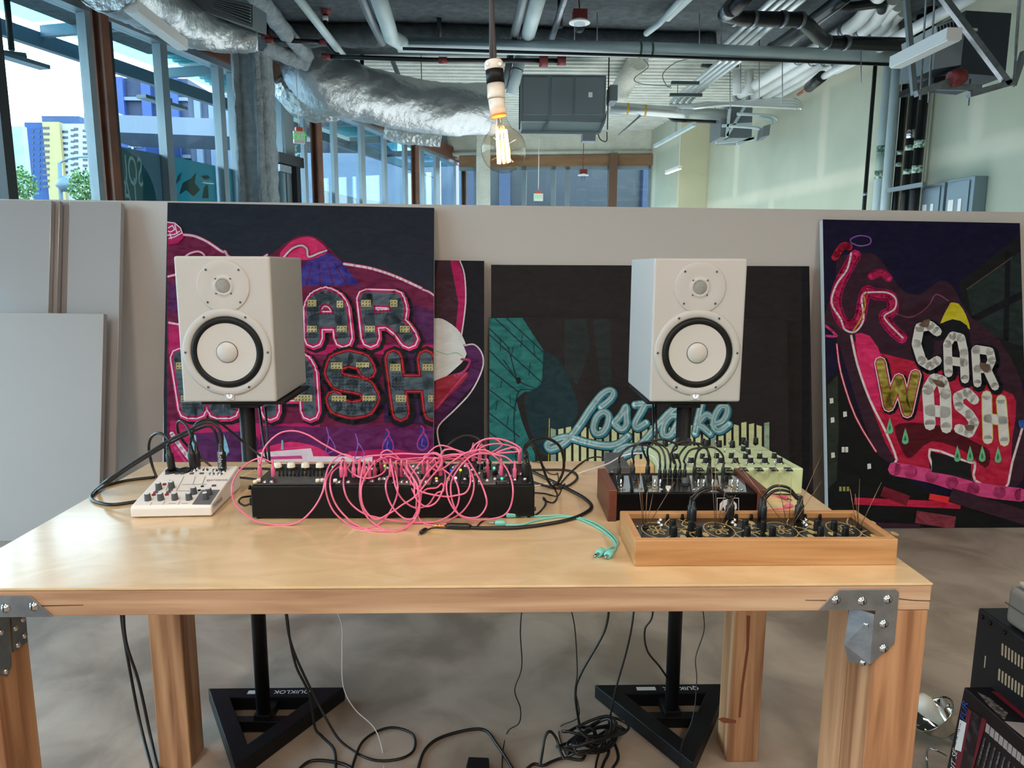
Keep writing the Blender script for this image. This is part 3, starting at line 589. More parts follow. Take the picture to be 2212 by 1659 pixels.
pipe('capped_pipe', 'white pipe end with black valve and copper stub near the right wall', [UZ(1862, 122, 3.41), a[0], a[1]], .035, wjack, parts=[(UZ(1776, 165, 3.4), UZ(1748, 188, 3.4), .06, iron, 'valve'), (UZ(1750, 186, 3.4), UZ(1724, 204, 3.4), .018, mat('copper', (190, 110, 80), .3, .9), 'copper_stub')])
# black cast iron drains
P = pz([(1618, -18), (1588, 18), (1566, 30), (1600, 40), (1730, 43), (1748, 58), (1768, 80), (1790, 92), (2010, 98)], 3.2)
cl = [(UZ(x, y, 3.2), UZ(x+7, y+1, 3.2), .062, steel, 'steel_clamp') for x, y in ((1583, 38), (1622, 40), (1686, 41), (1724, 43), (1780, 90), (1822, 92))]
cl.append((UZ(1572, 25, 3.2), UZ(1580, 17, 3.2), .062, steel, 'steel_clamp'))
pipe('cast_iron_pipe', 'black cast iron drain pipe stepping down across the right ceiling', P, .055, iron, parts=cl)
P = pz([(1828, -10), (1740, 55), (1664, 108)], 3.5); pipe('cast_iron_pipe', 'dark metal pipe slanting over the long pale pipe at right', P, .055, mat('dark_steel_pipe', (70, 72, 74), .3, .7), parts=[(P[2], P[2]+(P[1]-P[2])*.08, .062, steel, 'steel_clamp')])
pipe('cast_iron_pipe', 'thin dark pipe alongside the dark metal pipe at right', pz([(1846, -10), (1686, 112)], 3.5), .02, mgrey)
pipe('cast_iron_pipe', 'black pipe knot at the top among the white elbows', spline(pz([(1800, 10), (1840, 14), (1900, 8), (1905, 22)], 3.6), 5), .04, iron)
# right fan unit
t = thing('fan_unit', 'dark blue grey fan unit hanging at the upper right', 'fan unit', UY(2130, 160, 4.800))
a, b = UY(2090, 160, 4.800), UY(2190, 25, 4.800)
part('casing', MB().slab([UY(2076, 158, 4.800), UY(2172, 166, 4.800), UY(2186, 28, 4.800), UY(2086, 22, 4.800)], (0, .5, 0)), mat('blue_grey_panel', (52, 58, 68), .5), t, None, .004)
part('duct_collar', MB().slab([UY(2016, 150, 4.850), UY(2076, 140, 4.790), UY(2084, 60, 4.790), UY(2022, 85, 4.850)], (0, .4, 0)), mgrey, t)
part('grille', MB().slab([UY(2022, 55, 4.840), UY(2080, 34, 4.790), UY(2082, 56, 4.790), UY(2025, 80, 4.840)], (0, .4, 0)), mat('pale_lattice', (150, 156, 156), .5), t)
for k in range(8): part('lattice_slot', MB().bar(UY(2027+k*7, 58-k*2.6, 4.780), UY(2029+k*7, 74-k*2.6, 4.780), .01, .006, up=(0, 1, 0)), black, t)
part('sticker', MB().slab([UY(2040, 100, 4.780), UY(2056, 96, 4.780), UY(2058, 80, 4.780), UY(2042, 84, 4.780)], (0, .003, 0)), white, t)
part('bottom_tray', MB().slab([UY(2016, 180, 4.800), UY(2086, 172, 4.800), UY(2080, 160, 4.800), UY(2018, 166, 4.800)], (0, .4, 0)), black, t)
part('rating_plate', MB().slab([UY(2094, 66, 4.795), UY(2112, 67, 4.795), UY(2112, 61, 4.795), UY(2094, 60, 4.795)], (0, .003, 0)), white, t)
for p0, p1, w, lab in (((2032, -12), (2178, 182), .04, None), ((1978, 203), (2076, 166), .045, None), ((2092, 205), (2186, 178), .04, None), ((2024, 188), (2118, 190), .03, None)):
    part('strut', MB().bar(UY(*p0, 4.600), UY(*p1, 4.600), w, .035), steel, t)
part('red_cap', MB().lathe([(.045, -.04), (.052, -.01), (.052, .02), (.04, .05)], UY(2066, 168, 4.580), (.9, 0, .2), 10), redm, t)
for px, y0, y1 in ((2006, 222, -20), (1988, 215, -20), (2092, 228, 170), (2188, 180, -20), (2190, 188, -10)): part('hanger_rod', MB().cyl(UY(px, y0, 4.650), Z(UY(px+4, y1, 4.650), 3.76) if y1 < 0 else UY(px+4, y1, 4.650), .006, n=6), steel, t)
part('strut', MB().bar(UY(1957, -10, 4.700), UY(1975, 205, 4.700), .03, .03), mgrey, t)
part('strut', MB().bar(UY(2212, 112, 4.700), UY(2188, 185, 4.700), .03, .03), mgrey, t)
# far right unit
t = thing('fan_unit', 'smaller grey fan unit with yellow label near the far right wall', 'fan unit', UY(1590, 300, 10.2))
part('casing', MB().slab([UY(1576, 298, 10.2), UY(1624, 298, 10.2), UY(1626, 222, 10.2), UY(1580, 222, 10.2)], (0, .6, 0)), dgrey, t)
part('side_panel', MB().slab([UY(1556, 296, 10.15), UY(1574, 296, 10.15), UY(1580, 234, 10.15), UY(1558, 250, 10.15)], (0, .5, 0)), mgrey, t)
part('yellow_label', MB().slab([UY(1559, 254, 10.14), UY(1568, 250, 10.14), UY(1568, 247, 10.14), UY(1559, 251, 10.14)], (0, .003, 0)), mat('yellow_band'), t)
for p0, p1 in (((1546, 308), (1628, 300)), ((1570, 294), (1610, 228)), ((1570, 296), (1576, 236)), ((1592, 312), (1630, 296)), ((1560, 272), (1624, 268))): part('strut', MB().bar(UY(*p0, 10.1), UY(*p1, 10.1), .04, .035), pvc, t)
for j, (P) in enumerate(([(1592, 246), (1660, 250), (1680, 258)], [(1640, 252), (1664, 258), (1668, 272)], [(1575, 272), (1610, 274), (1640, 278), (1648, 292)])):
    pipe('bent_conduit', ['upper', 'middle', 'lower'][j]+' curved pale conduit between the far fan unit and the wall box', spline(py_(P, 10.0), 6), .02, pvc, 'conduit')
q = UY(1656, 284, 9.7); t = thing('wall_box', 'small grey electrical box on the right wall under the white pipes', 'electrical box', q)
part('box', MB().slab([UY(1646, 296, 9.7), UY(1662, 292, 9.7), UY(1665, 268, 9.7), UY(1650, 272, 9.7)], (.05, .35, 0)), mgrey, t, None, .005)
slim('linear_lamp', 'small lit linear lamp hanging before the far right wall', UY(1440, 372, 13.0), UY(1469, 361, 12.4), .06, .05, lit=True)
part('cord', MB().tube(spline([UY(1468, 360, 12.4), UY(1468, 330, 12.4), Z(UY(1470, 300, 12.4), 3.99)], 6), .005, 6), white, bpy.data.objects['linear_lamp.002'])
solo('hanger_rod', MB().cyl(UY(1460, 290, 11.1), Z(UY(1460, 290, 11.1), 3.99), .006, n=6), steel, 'thin rod holding the pale sloping rail', 'rod', 'thin ceiling rods')
solo('unistrut_rail', MB().bar(UY(1414, 316, 12.5), UY(1500, 268, 9.9), .05, .05), pvc, 'pale sloping rail below the deck at right', 'rail')
# vertical pipes on the right wall
def wp(x, y, off): # point on a plane parallel to the right wall, off metres inside
    a = RA+RN*off; b = RB+RN*off; return UV(x, y, a, b)
def vpipe(nm, lab, x0, x1, w, off, m, extra=()):
    b = wp(x1, 455, off); r = w*b.y/F_PX/2*1.02; t = thing(nm, lab, 'pipe', Z(b, 0)); tp = wp(x0, 145, off)
    part('run', MB().cyl(Z(b, 0), Z(b, 3.7), r, n=16), m, t)
    for y, nmx, mm, h in extra: z = wp(x1, y, off).z; part(nmx, MB().cyl(Z(b, z-h/2), Z(b, z+h/2), r*1.05, n=16), mm, t)
gb = mat('green_white_tag', (70, 120, 96), .5, 0, (200, 214, 200), 40, contrast=(.45, .55)); 
vpipe('riser_pipe', 'thin black riser pipe at the left of the wall bundle', 1893, 1866, 8, .12, iron, [(420, 'bracket', steel, .03)])
vpipe('riser_pipe', 'pale riser pipe with green tag bands', 1905, 1894, 19, .16, pvc, [(327, 'green_tag', gb, .08), (379, 'green_tag', gb, .08), (352, 'green_tag', mat('sage_tag', (150, 170, 160), .5), .24)])
vpipe('riser_pipe', 'pale plain riser pipe beside the tagged one', 1930, 1912, 20, .22, pvc)
vpipe('riser_pipe', 'slim black riser pipe between pale and black pipes', 1955, 1932, 12, .14, iron, [(333, 'green_tag', gb, .04), (358, 'green_tag', gb, .04), (150, 'steel_clamp', chrome, .08)])
vpipe('riser_pipe', 'beige riser pipe between black pipes', 1965, 1941, 6, .1, mat('beige_pipe', (190, 176, 150), .5))
vpipe('riser_pipe', 'black riser pipe with two green tags and a chrome clamp', 1975, 1953, 17, .16, iron, [(323, 'green_tag', gb, .05), (373, 'green_tag', gb, .05), (294, 'steel_clamp', chrome, .08)])
vpipe('riser_pipe', 'thickest black riser pipe at the right of the bundle', 1995, 1973, 20, .2, iron, [(315, 'green_tag', gb, .07), (368, 'green_tag', gb, .07), (164, 'steel_clamp', chrome, .08)])
vpipe('riser_pipe', 'cream riser pipe against the wall at the far right of the bundle', 2010, 1986, 7, .05, mat('cream_pipe', (200, 196, 178), .5))
solo('pipe_strut', MB().bar(wp(1916, 412, .3), wp(1996, 398, .28), .03, .04), mgrey, 'short strut clamping the black risers to the wall', 'strut')
# electrical panels
def epanel(x0, x1, yt, lab):
    t = thing('electrical_panel', lab, 'electrical panel', Z(wp((x0+x1)/2, 450, 0), 0), 'grey electrical panels on the right wall')
    a, b = wp(x1, 455, .004), wp(x0, 455, .004); zt = wp((x0+x1)/2, yt, 0).z
    part('enclosure', MB().slab([Z(a, .9), Z(b, .9), Z(b, zt), Z(a, zt)], RN*.12), mat('panel_grey', (128, 146, 156), .45, .2), t, None, .004)
    d = (b-a).normalized(); L_ = (b-a).length; o = RN*.125
    part('door', MB().slab([Z(a+d*L_*.14+o, .95), Z(b-d*.02+o, .95), Z(b-d*.02+o, zt-.03), Z(a+d*L_*.14+o, zt-.03)], RN*.006), mat('panel_grey'), t)
    for u, dz, w, h in ((.55, .3, .2, .12), (.25, .3, .13, .12), (.5, .5, .16, .1)):
        p = a+d*L_*(u+.1)+RN*.133; part('paper_label', MB().slab([Z(p, zt-dz), Z(p+d*L_*w, zt-dz), Z(p+d*L_*w, zt-dz+h), Z(p, zt-dz+h)], RN*.002), white, t)
epanel(2013, 2062, 399, 'left grey electrical panel with white papers'); epanel(2068, 2127, 386, 'right, taller looking grey electrical panel')
# loose wires under the deck
for i, P in enumerate([[(1500, 125), (1460, 135), (1432, 160), (1440, 185), (1450, 190)], [(1390, 128), (1400, 145), (1370, 170), (1390, 182), (1450, 186)], [(1310, 240), (1306, 262), (1292, 278), (1296, 300), (1310, 305), (1311, 285)], [(600, 80), (660, 90), (720, 72), (800, 66), (880, 80)], [(1000, 84), (1060, 76), (1200, 84), (1300, 96)]]):
    solo('loose_wire', MB().tube(spline(py_(P, 9.4 if i < 3 else 8.3), 6), .006, 6), mgrey if i != 2 else black, ['black wire loop', 'pale wire run', 'thin wire curl', 'grey wire sagging', 'pale wire sagging'][i]+[' below the white deck left of the rack', ' across the white deck by the sprayed beam', ' under the control box of the air handler', ' above the slanting pale pipe at left', ' behind the bulb cord'][i], 'wire')
solo('sprayed_beam', rough(MB().tube([UY(1330, 215, 10.6), UY(1380, 128, 9.6)], .14, 10), .012), plaster_m, 'white sprayed beam on the deck right of the air handler', 'beam')
# ------------------------------------------------------------------ boards and paintings leaning on the partition
LNm = Vector((0, -1, LEAN)).normalized()
def clipq(poly, quad):
    def side(p, a, b): return (b[0]-a[0])*(p[1]-a[1])-(b[1]-a[1])*(p[0]-a[0])
    for i in range(4):
        a, b = quad[i], quad[(i+1) % 4]; out = []
        for j in range(len(poly)):
            p, q = poly[j], poly[(j+1) % len(poly)]; sp_, sq = side(p, a, b), side(q, a, b)
            if sp_ >= 0: out.append(p)
            if sp_*sq < 0: t = sp_/(sp_-sq); out.append((p[0]+(q[0]-p[0])*t, p[1]+(q[1]-p[1])*t))
        poly = out
        if len(poly) < 3: return []
    return poly
def brush(name, c, v=18):
    d = [max(0, x-v) for x in c]; u = [min(255, x+v) for x in c]
    return mat('paint_'+name, d, .5, 0, u, 9, spec=.15, stretch=(1, 1, 2.2), detail=7, dist=1.5, bump=.12, bscale=60)
class Paint:
    def __init__(s, quad, y0, ox=0, oy=0, sc=1):
        s.q = quad; s.y0 = y0; s.mb = MB(); s.mats = []; s.k = 0; s.o = (ox, oy, sc)
    def m(s, mt):
        if mt not in s.mats: s.mats.append(mt)
        return s.mats.index(mt)
    def px(s, p): return (s.o[0]+p[0]/s.o[2], s.o[1]+p[1]/s.o[2])
    def _raw(s, pts, mi):
        pts = clipq(pts, s.q)
        if len(pts) < 3: return
        off = LNm*(.0006+.00009*s.k)
        s.mb.add([UL(x, y, s.y0)+off for x, y in pts], [tuple(range(len(pts)))], mi)
    def poly(s, pts, mt, smooth=0):
        s.k += 1
        if smooth: pts = [(p.x, p.y) for p in spline([(x, y, 0) for x, y in pts+[pts[0]]], smooth)][:-1]
        s._raw([s.px(p) for p in pts], s.m(mt)); return s
    def stroke(s, pts, w, mt, smooth=0, sq=False, up=True):
        if up: s.k += 1
        if smooth: pts = [(p.x, p.y) for p in spline([(x, y, 0) for x, y in pts], smooth)]
        mi = s.m(mt); r = w/2; n = len(pts)
        for i in range(n-1):
            a, b = pts[i], pts[i+1]; dx, dy = b[0]-a[0], b[1]-a[1]; l = math.hypot(dx, dy) or 1; dx /= l; dy /= l; ex = r if sq else 0
            a2 = (a[0]-dx*ex, a[1]-dy*ex); b2 = (b[0]+dx*ex, b[1]+dy*ex)
            s._raw([s.px(p) for p in ((a2[0]-dy*r, a2[1]+dx*r), (a2[0]+dy*r, a2[1]-dx*r), (b2[0]+dy*r, b2[1]-dx*r), (b2[0]-dy*r, b2[1]+dx*r))], mi)
        if not sq:
            for (x, y) in pts: s._raw([s.px((x+r*math.cos(-a*.785), y+r*math.sin(-a*.785))) for a in range(8)], mi)
        return s
    def letter(s, strokes, w, layers, smooth=0, sq=False):
        for dw, mt, dx, dy in layers:
            s.k += 1
            for st in strokes: s.stroke([(x+dx, y+dy) for x, y in st], w+dw, mt, smooth, sq, up=False)
        return s
def canvas(name, label, cat, quad, y0, m, thick=.035, edge=None, group=None, plain=False):
    P = [UL(x, y, y0) for x, y in quad]     # TL TR BR BL
    lo = []
    for p in (P[3], P[2]): lo.append(p)
    t = thing(name, label, cat, ((P[2]+P[3])/2), group)
    part('board', MB().slab([P[0], P[1], P[2], P[3]], -LNm*thick), [edge or m], t, None, .0015)
    return t
def toz(px, py, y0, z=0.0):     # pixel where the board's edge through (px,py), running down its slope, meets the floor
    p = UL(px, py, y0); d = Vector((0, LEAN, 1)); q = p-d*(p.z-z); v = np.array(q)-CAM; zz = v@_F
    return (1106+F_PX*(v@_X)/zz, 829.5-F_PX*(v@_U)/zz)
gw = mat('glossy_white_board', (188, 180, 178), .12, coat=.4); mw = mat('satin_white_board', (184, 175, 171), .35); we = mat('white_canvas_edge', (214, 212, 212), .6)
def lean_board(lab, tl, tr, y0, m, th=.02, name='white_board'):
    q = [tl, tr, toz(*tr, y0), toz(*tl, y0)]; t = canvas(name, lab, 'board', q, y0, m, th, None, 'white boards leaning at left'); return t
lean_board('low matt white board in front of the other boards at left', (-70, 674), (224, 678), 3.50, mw, .035)
lean_board('tall glossy white board at the far left edge', (-120, 430), (111, 433), 3.57, gw, .03)
lean_board('tall glossy board just behind the leftmost tall board', (-120, 431), (129, 434), 3.61, gw, .03)
lean_board('tall glossy white board nearest the lettered painting, wrapped in film', (150, 434), (262, 437), 3.60, gw, .035)
lean_board('narrow white board in the gap between the glossy boards', (-60, 433), (152, 436), 3.655, mw, .012)
# painting 1: pink car wash letters
navyp = brush('night_navy', (36, 40, 52), 5); maroon = brush('maroon', (112, 22, 62)); purple = brush('purple', (84, 28, 82)); magenta = brush('magenta', (186, 24, 92)); hot = brush('hot_pink', (222, 44, 104)); pinkw = brush('pale_pink', (240, 214, 222), 8)
blk = brush('black', (24, 22, 30), 5); slate = brush('slate_grey', (78, 90, 98), 22); goldp = brush('pale_gold', (186, 168, 112), 26); red = brush('neon_red', (232, 46, 52), 10); indigo = brush('indigo', (66, 48, 134), 20); bluep = brush('pale_blue', (136, 190, 210), 12); lilac = brush('lilac', (150, 96, 190), 16); dk = brush('dots', (40, 44, 50), 4)
white_p = brush('off_white', (226, 222, 218), 7); pink2 = brush('rose', (214, 70, 130), 16)
y0 = 3.63; q1 = [(362, 437.5), (938, 449), toz(938, 449, y0), toz(362, 437.5, y0)]
t = canvas('painting', 'large painting with pink CAR WASH neon letters behind the left speaker', 'painting', q1, y0, we, .04)
p = Paint(q1, y0, 340, 430, 2.861)
p.poly([(40, 10), (1740, 40), (1760, 2200), (40, 2200)], navyp)
p.poly([(60, 190), (160, 205), (290, 250), (430, 340), (520, 385), (640, 375), (700, 345), (780, 280), (860, 230), (940, 222), (1010, 250), (1080, 320), (1150, 400), (1330, 425), (1480, 480), (1640, 560), (1740, 620), (1740, 2200), (60, 2200)], maroon)
p.poly([(760, 330), (830, 260), (930, 232), (1010, 270), (1050, 330), (960, 370), (860, 380), (760, 400)], hot, 4)
p.poly([(1060, 330), (1150, 400), (1250, 530), (880, 540), (900, 400)], indigo)
for i in range(9): p.stroke([(930+i*24, 400), (880+i*42, 535)], 9, purple if i % 2 else brush('blue_violet', (52, 58, 150)))
p.poly([(1560, 640), (1720, 700), (1720, 900), (1620, 880)], purple); p.poly([(70, 520), (140, 520), (150, 700), (70, 700)], purple); p.poly([(70, 760), (170, 770), (160, 900), (70, 930)], magenta)
p.poly([(70, 900), (1740, 900), (1740, 960), (70, 960)], magenta)
p.poly([(1400, 940), (1400, 1380), (1740, 1400), (1740, 940)], brush('dark_purple', (64, 28, 74)))
p.poly([(80, 1370), (760, 1390), (1000, 1380), (1030, 1520), (600, 1560), (300, 1700), (80, 1640)], magenta); p.poly([(200, 1450), (600, 1450), (560, 1650), (220, 1700)], purple, 4)
p.poly([(650, 1400), (1020, 1410), (1500, 1400), (1740, 1420), (1740, 1700), (600, 1700)], brush('violet', (100, 26, 84)))
p.poly([(600, 1560), (820, 1500), (1040, 1560), (1060, 1700), (560, 1700)], hot, 4); p.poly([(1180, 1560), (1450, 1540), (1700, 1590), (1700, 1640), (1180, 1640)], magenta)
p.poly([(610, 1568), (950, 1540), (965, 1590), (1330, 1590), (1330, 1625), (610, 1640)], pinkw); p.poly([(680, 1592), (890, 1585), (900, 1605), (690, 1610)], pink2)
p.stroke([(90, 1450), (150, 1540), (230, 1640), (330, 1760)], 26, pinkw, 3); p.stroke([(85, 1500), (150, 1590), (250, 1720)], 14, pink2, 3)
for pts in ([(215, 1450), (240, 1460), (245, 1540), (250, 1580), (215, 1560), (200, 1500)], [(412, 1455), (430, 1500), (445, 1560), (425, 1590), (412, 1540)], [(768, 1490), (778, 1490), (780, 1548), (765, 1548)]): p.poly(pts, bluep)
for x, y in ((1060, 1480), (1240, 1520)): p.stroke([(x-15, y-70), (x, y), (x-20, y+90), (x+40, y+60), (x+5, y-10)], 7, lilac, 3)
for x, y in ((1425, 1500), (1640, 1480)):
    p.poly([(x-10, y-80), (x+12, y-60), (x+40, y+10), (x+35, y+60), (x, y+80), (x-38, y+55), (x-30, y)], indigo, 3); p.stroke([(x-10, y-80), (x+8, y-50), (x-28, y+10), (x-30, y+55), (x, y+72), (x+30, y+50), (x+32, y+10), (x+5, y-40)], 8, pink2, 3); p.stroke([(x, y), (x-8, y+40), (x+12, y+50)], 6, lilac)
for pts, w in (([(165, 222), (230, 230), (310, 265), (400, 325), (420, 325), (440, 355), (500, 378), (540, 378)], 13), ([(160, 370), (200, 338), (255, 325), (290, 345), (292, 368)], 10), ([(630, 378), (680, 345)], 10), ([(770, 375), (830, 310), (890, 288), (925, 310), (935, 358), (1000, 335), (1045, 320)], 12), ([(1155, 402), (1300, 425), (1420, 460), (1520, 500), (1632, 552)], 14), ([(1640, 560), (1680, 575), (1720, 605)], 10), ([(70, 480), (140, 462)], 12), ([(75, 765), (160, 780)], 12)):
    p.stroke(pts, w+9, magenta, 4); p.stroke(pts, w, pinkw, 4)
p.poly([(66, 140), (110, 145), (150, 180), (165, 240), (130, 275), (70, 285)], magenta); 
for pts in ([(66, 145), (110, 150), (145, 180), (158, 215)], [(70, 180), (95, 165), (110, 190), (85, 205), (70, 200)], [(75, 245), (110, 235), (155, 210)], [(66, 225), (110, 220), (140, 200)], [(110, 160), (125, 215)], [(80, 215), (90, 245)]): p.stroke(pts, 7, pinkw)
wl = [(86, blk, 16, 14), (66, hot, 4, 6), (48, pinkw, 0, 0), (32, magenta, 0, 0), (6, slate, 0, 0)]
rl = [(96, blk, 8, 8), (50, brush('deep_red', (110, 20, 36)), 0, 0), (34, red, 0, 0), (22, brush('deep_red', (110, 20, 36)), 0, 0), (6, slate, 0, 0)]
w = 72
p.letter([[(965, 860), (962, 670), (985, 625), (1040, 600), (1095, 625), (1128, 670), (1150, 860)], [(965, 752), (1140, 752)]], w, wl)
p.letter([[(1318, 860), (1290, 615)], [(1300, 615), (1470, 620), (1488, 680), (1480, 735), (1310, 745)], [(1440, 745), (1510, 800), (1555, 865)]], w, wl)
p.letter([[(140, 980), (190, 1300), (250, 1300), (300, 1100), (370, 1300), (450, 1300), (500, 1080)]], w, wl)
p.letter([[(700, 1310), (690, 1070), (740, 1010), (830, 990), (900, 1015), (930, 1070), (945, 1310)], [(700, 1190), (940, 1190)]], w, wl)
p.letter([[(1300, 1060), (1270, 1005), (1180, 985), (1105, 1010), (1085, 1075), (1120, 1130), (1210, 1145), (1290, 1165), (1325, 1230), (1290, 1290), (1200, 1305), (1110, 1280), (1095, 1235)]], w, rl)
p.letter([[(1460, 985), (1505, 1320)], [(1660, 985), (1700, 1320)], [(1480, 1140), (1680, 1140)]], w, rl)
for x, y, w_, h in ((930, 625, 55, 40), (1110, 630, 40, 42), (928, 785, 60, 38), (1112, 785, 60, 38), (1262, 625, 60, 42), (1440, 625, 45, 42), (1285, 785, 60, 38), (1500, 785, 60, 40), (120, 1010, 60, 42), (150, 1215, 70, 40), (850, 1210, 110, 40), (1075, 1010, 70, 40), (1230, 1010, 80, 32), (1080, 1215, 90, 36), (1270, 1215, 80, 34), (1440, 1020, 65, 42), (1640, 1020, 65, 42), (1475, 1212, 65, 42), (1675, 1212, 50, 42), (420, 1215, 60, 40)):
    p.poly([(x, y), (x+w_, y), (x+w_, y+h), (x, y+h)], goldp); p.k += 1
    for i in range(max(2, int(w_/20))):
        for j in range(2):
            cx, cy = x+10+i*20, y+11+j*20; p._raw([p.px((cx+5*math.cos(-a*1.05), cy+5*math.sin(-a*1.05))) for a in range(6)], p.m(dk)); p._raw([p.px((cx-3+3*math.cos(-a*1.05), cy-3+3*math.sin(-a*1.05))) for a in range(6)], p.m(white_p))
rnd = random.Random(2); p.k += 1
for (x0, x1, y0_, y1) in ((925, 1170, 690, 720), (1290, 1480, 690, 725), (920, 985, 835, 862), (1110, 1170, 835, 862), (1080, 1340, 1085, 1200), (1450, 1540, 1080, 1190), (870, 960, 1080, 1190), (1110, 1320, 1265, 1315), (1490, 1560, 1270, 1330), (160, 260, 1270, 1310)):
    y = y0_
    while y < y1:
        x = x0+rnd.uniform(0, 8)
        while x < x1: p._raw([p.px((x+4.5*math.cos(-a*1.05), y+4.5*math.sin(-a*1.05))) for a in range(6)], p.m(dk)); x += 22
        y += 20
part('painted_face', p.mb, p.mats, t)
# narrow black canvas with a pink sweep
y0 = 3.675; q = [(925, 562), (1046, 563.5), toz(1046, 563.5, y0), toz(925, 562, y0)]
t = canvas('painting', 'narrow black canvas with a pink curve beside the big neon painting', 'painting', q, y0, we, .03)
p = Paint(q, y0, 340, 430, 2.861)
p.poly([(1650, 370), (2030, 375), (2080, 2400), (1650, 2400)], blk)
p.poly([(1740, 375), (1860, 378), (1900, 470), (1905, 640), (1880, 850), (1800, 830), (1700, 800), (1700, 560)], brush('plum', (66, 34, 46), 12)); p.poly([(1810, 380), (1860, 378), (1902, 500), (1905, 640), (1882, 850), (1840, 840), (1860, 640)], magenta)
p.poly([(1700, 740), (1760, 740), (1850, 800), (1900, 880), (1910, 960), (1850, 1040), (1700, 1120)], white_p, 3)
p.poly([(1890, 900), (1960, 900), (2010, 960), (2005, 1050), (1950, 1150), (1860, 1250), (1760, 1370), (1700, 1440), (1700, 1340), (1780, 1250), (1880, 1130), (1930, 1030)], purple, 3)
p.poly([(1720, 1120), (1830, 1080), (1920, 1070), (1890, 1130), (1790, 1230), (1700, 1320)], brush('brick_red', (166, 40, 62)), 2)
for pts, w_, m_ in (([(1868, 378), (1898, 470), (1905, 640), (1878, 855)], 8, pinkw), ([(1900, 905), (1960, 900), (2008, 960), (2008, 1050), (1940, 1190), (1840, 1300), (1740, 1400), (1735, 1480), (1755, 1560), (1740, 1640)], 9, pinkw), ([(1880, 990), (1930, 1000), (1900, 1060), (1840, 1090)], 14, pink2), ([(1725, 1290), (1800, 1200), (1910, 1075)], 8, pink2), ([(1725, 940), (1790, 960), (1850, 950), (1900, 985)], 4, brush('mint', (120, 190, 150)))): p.stroke(pts, w_, m_, 4)
part('painted_face', p.mb, p.mats, t)
# dark canvases
brnb = brush('warm_black', (40, 34, 35), 4)
y0 = 3.69; q = [(1061, 572), (1748, 575), toz(1748, 575, y0), toz(1061, 572, y0)]
t = canvas('blank_canvas', 'wide plain black canvas behind the right speaker', 'painting', q, y0, we, .03)
p = Paint(q, y0); p.poly([(1055, 565), (1755, 568), (1800, 1400), (1040, 1400)], brnb); p.poly([(1732, 575), (1749, 575), (1749, 1300), (1732, 1300)], blk); p.poly([(1062, 571), (1080, 572), (1080, 576), (1062, 575)], blk); part('painted_face', p.mb, p.mats, t)
y0 = 3.63; q = [(1056, 686), (1700, 688), toz(1700, 688, y0), toz(1056, 686, y0)]
t = canvas('painting', 'dark painting of teal planks with pale cursive Lost Lake lettering', 'painting', q, y0, mat('green_canvas_edge', (90, 150, 130), .6), .035)
p = Paint(q, y0, 1030, 540, 2.949)
teal = brush('teal', (38, 112, 108), 18); dteal = brush('dark_teal', (28, 52, 58), 8); mteal = brush('mid_teal', (96, 172, 172), 16); lt = brush('ice_blue', (220, 240, 244), 6); blu = brush('lake_blue', (66, 134, 172), 14); cream = brush('cream', (212, 212, 160), 10); dg = brush('murk', (40, 46, 46), 6)
p.poly([(70, 430), (2100, 435), (2150, 2200), (60, 2200)], brnb)
p.poly([(80, 435), (290, 432), (425, 640), (415, 830), (385, 900), (300, 905), (250, 950), (290, 1100), (370, 1300), (380, 1700), (80, 1700)], teal)
p.poly([(425, 640), (520, 700), (600, 860), (640, 1050), (480, 1300), (380, 1250), (300, 950), (410, 850)], dteal, 3)
for pts in ([(560, 440), (700, 440), (720, 640), (640, 860), (560, 800)], [(740, 440), (850, 440), (860, 860), (790, 860), (760, 640)]): p.poly(pts, dg)
for a, b in (((80, 540), (420, 850)), ((120, 440), (420, 720)), ((190, 435), (425, 650)), ((80, 640), (260, 830)), ((80, 760), (260, 900)), ((80, 890), (250, 1020)), ((80, 1040), (270, 1190)), ((80, 1160), (260, 1300)), ((80, 500), (200, 620)), ((200, 620), (255, 830)), ((170, 700), (255, 830))): p.stroke([a, b], 8, dteal)
for a, b in (((290, 540), (280, 620)), ((230, 620), (220, 680)), ((340, 720), (330, 800)), ((150, 560), (150, 640)), ((160, 820), (150, 880)), ((130, 960), (120, 1020)), ((200, 1060), (190, 1130)), ((360, 600), (370, 680)), ((210, 930), (215, 980))): p.stroke([a, b], 5, dteal)
p.stroke([(250, 1340), (235, 1100), (250, 960), (280, 890), (385, 890), (290, 850), (255, 820)], 7, dteal, 3); p.poly([(250, 815), (275, 812), (280, 845), (255, 850)], blk, 2)
x = 470; k = 0
while x < 1860:
    top = 1135-30*(x-470)/1390+8*math.sin(k*1.7); p.poly([(x, top), (x+33, top+(-6 if k % 3 else 8)), (x+34, 2000), (x+1, 2000)], cream if k % 7 else brush('sage', (150, 166, 142))); x += 48.5; k += 1
p.stroke([(462, 1075), (455, 1400)], 6, brush('amber', (190, 160, 50)))
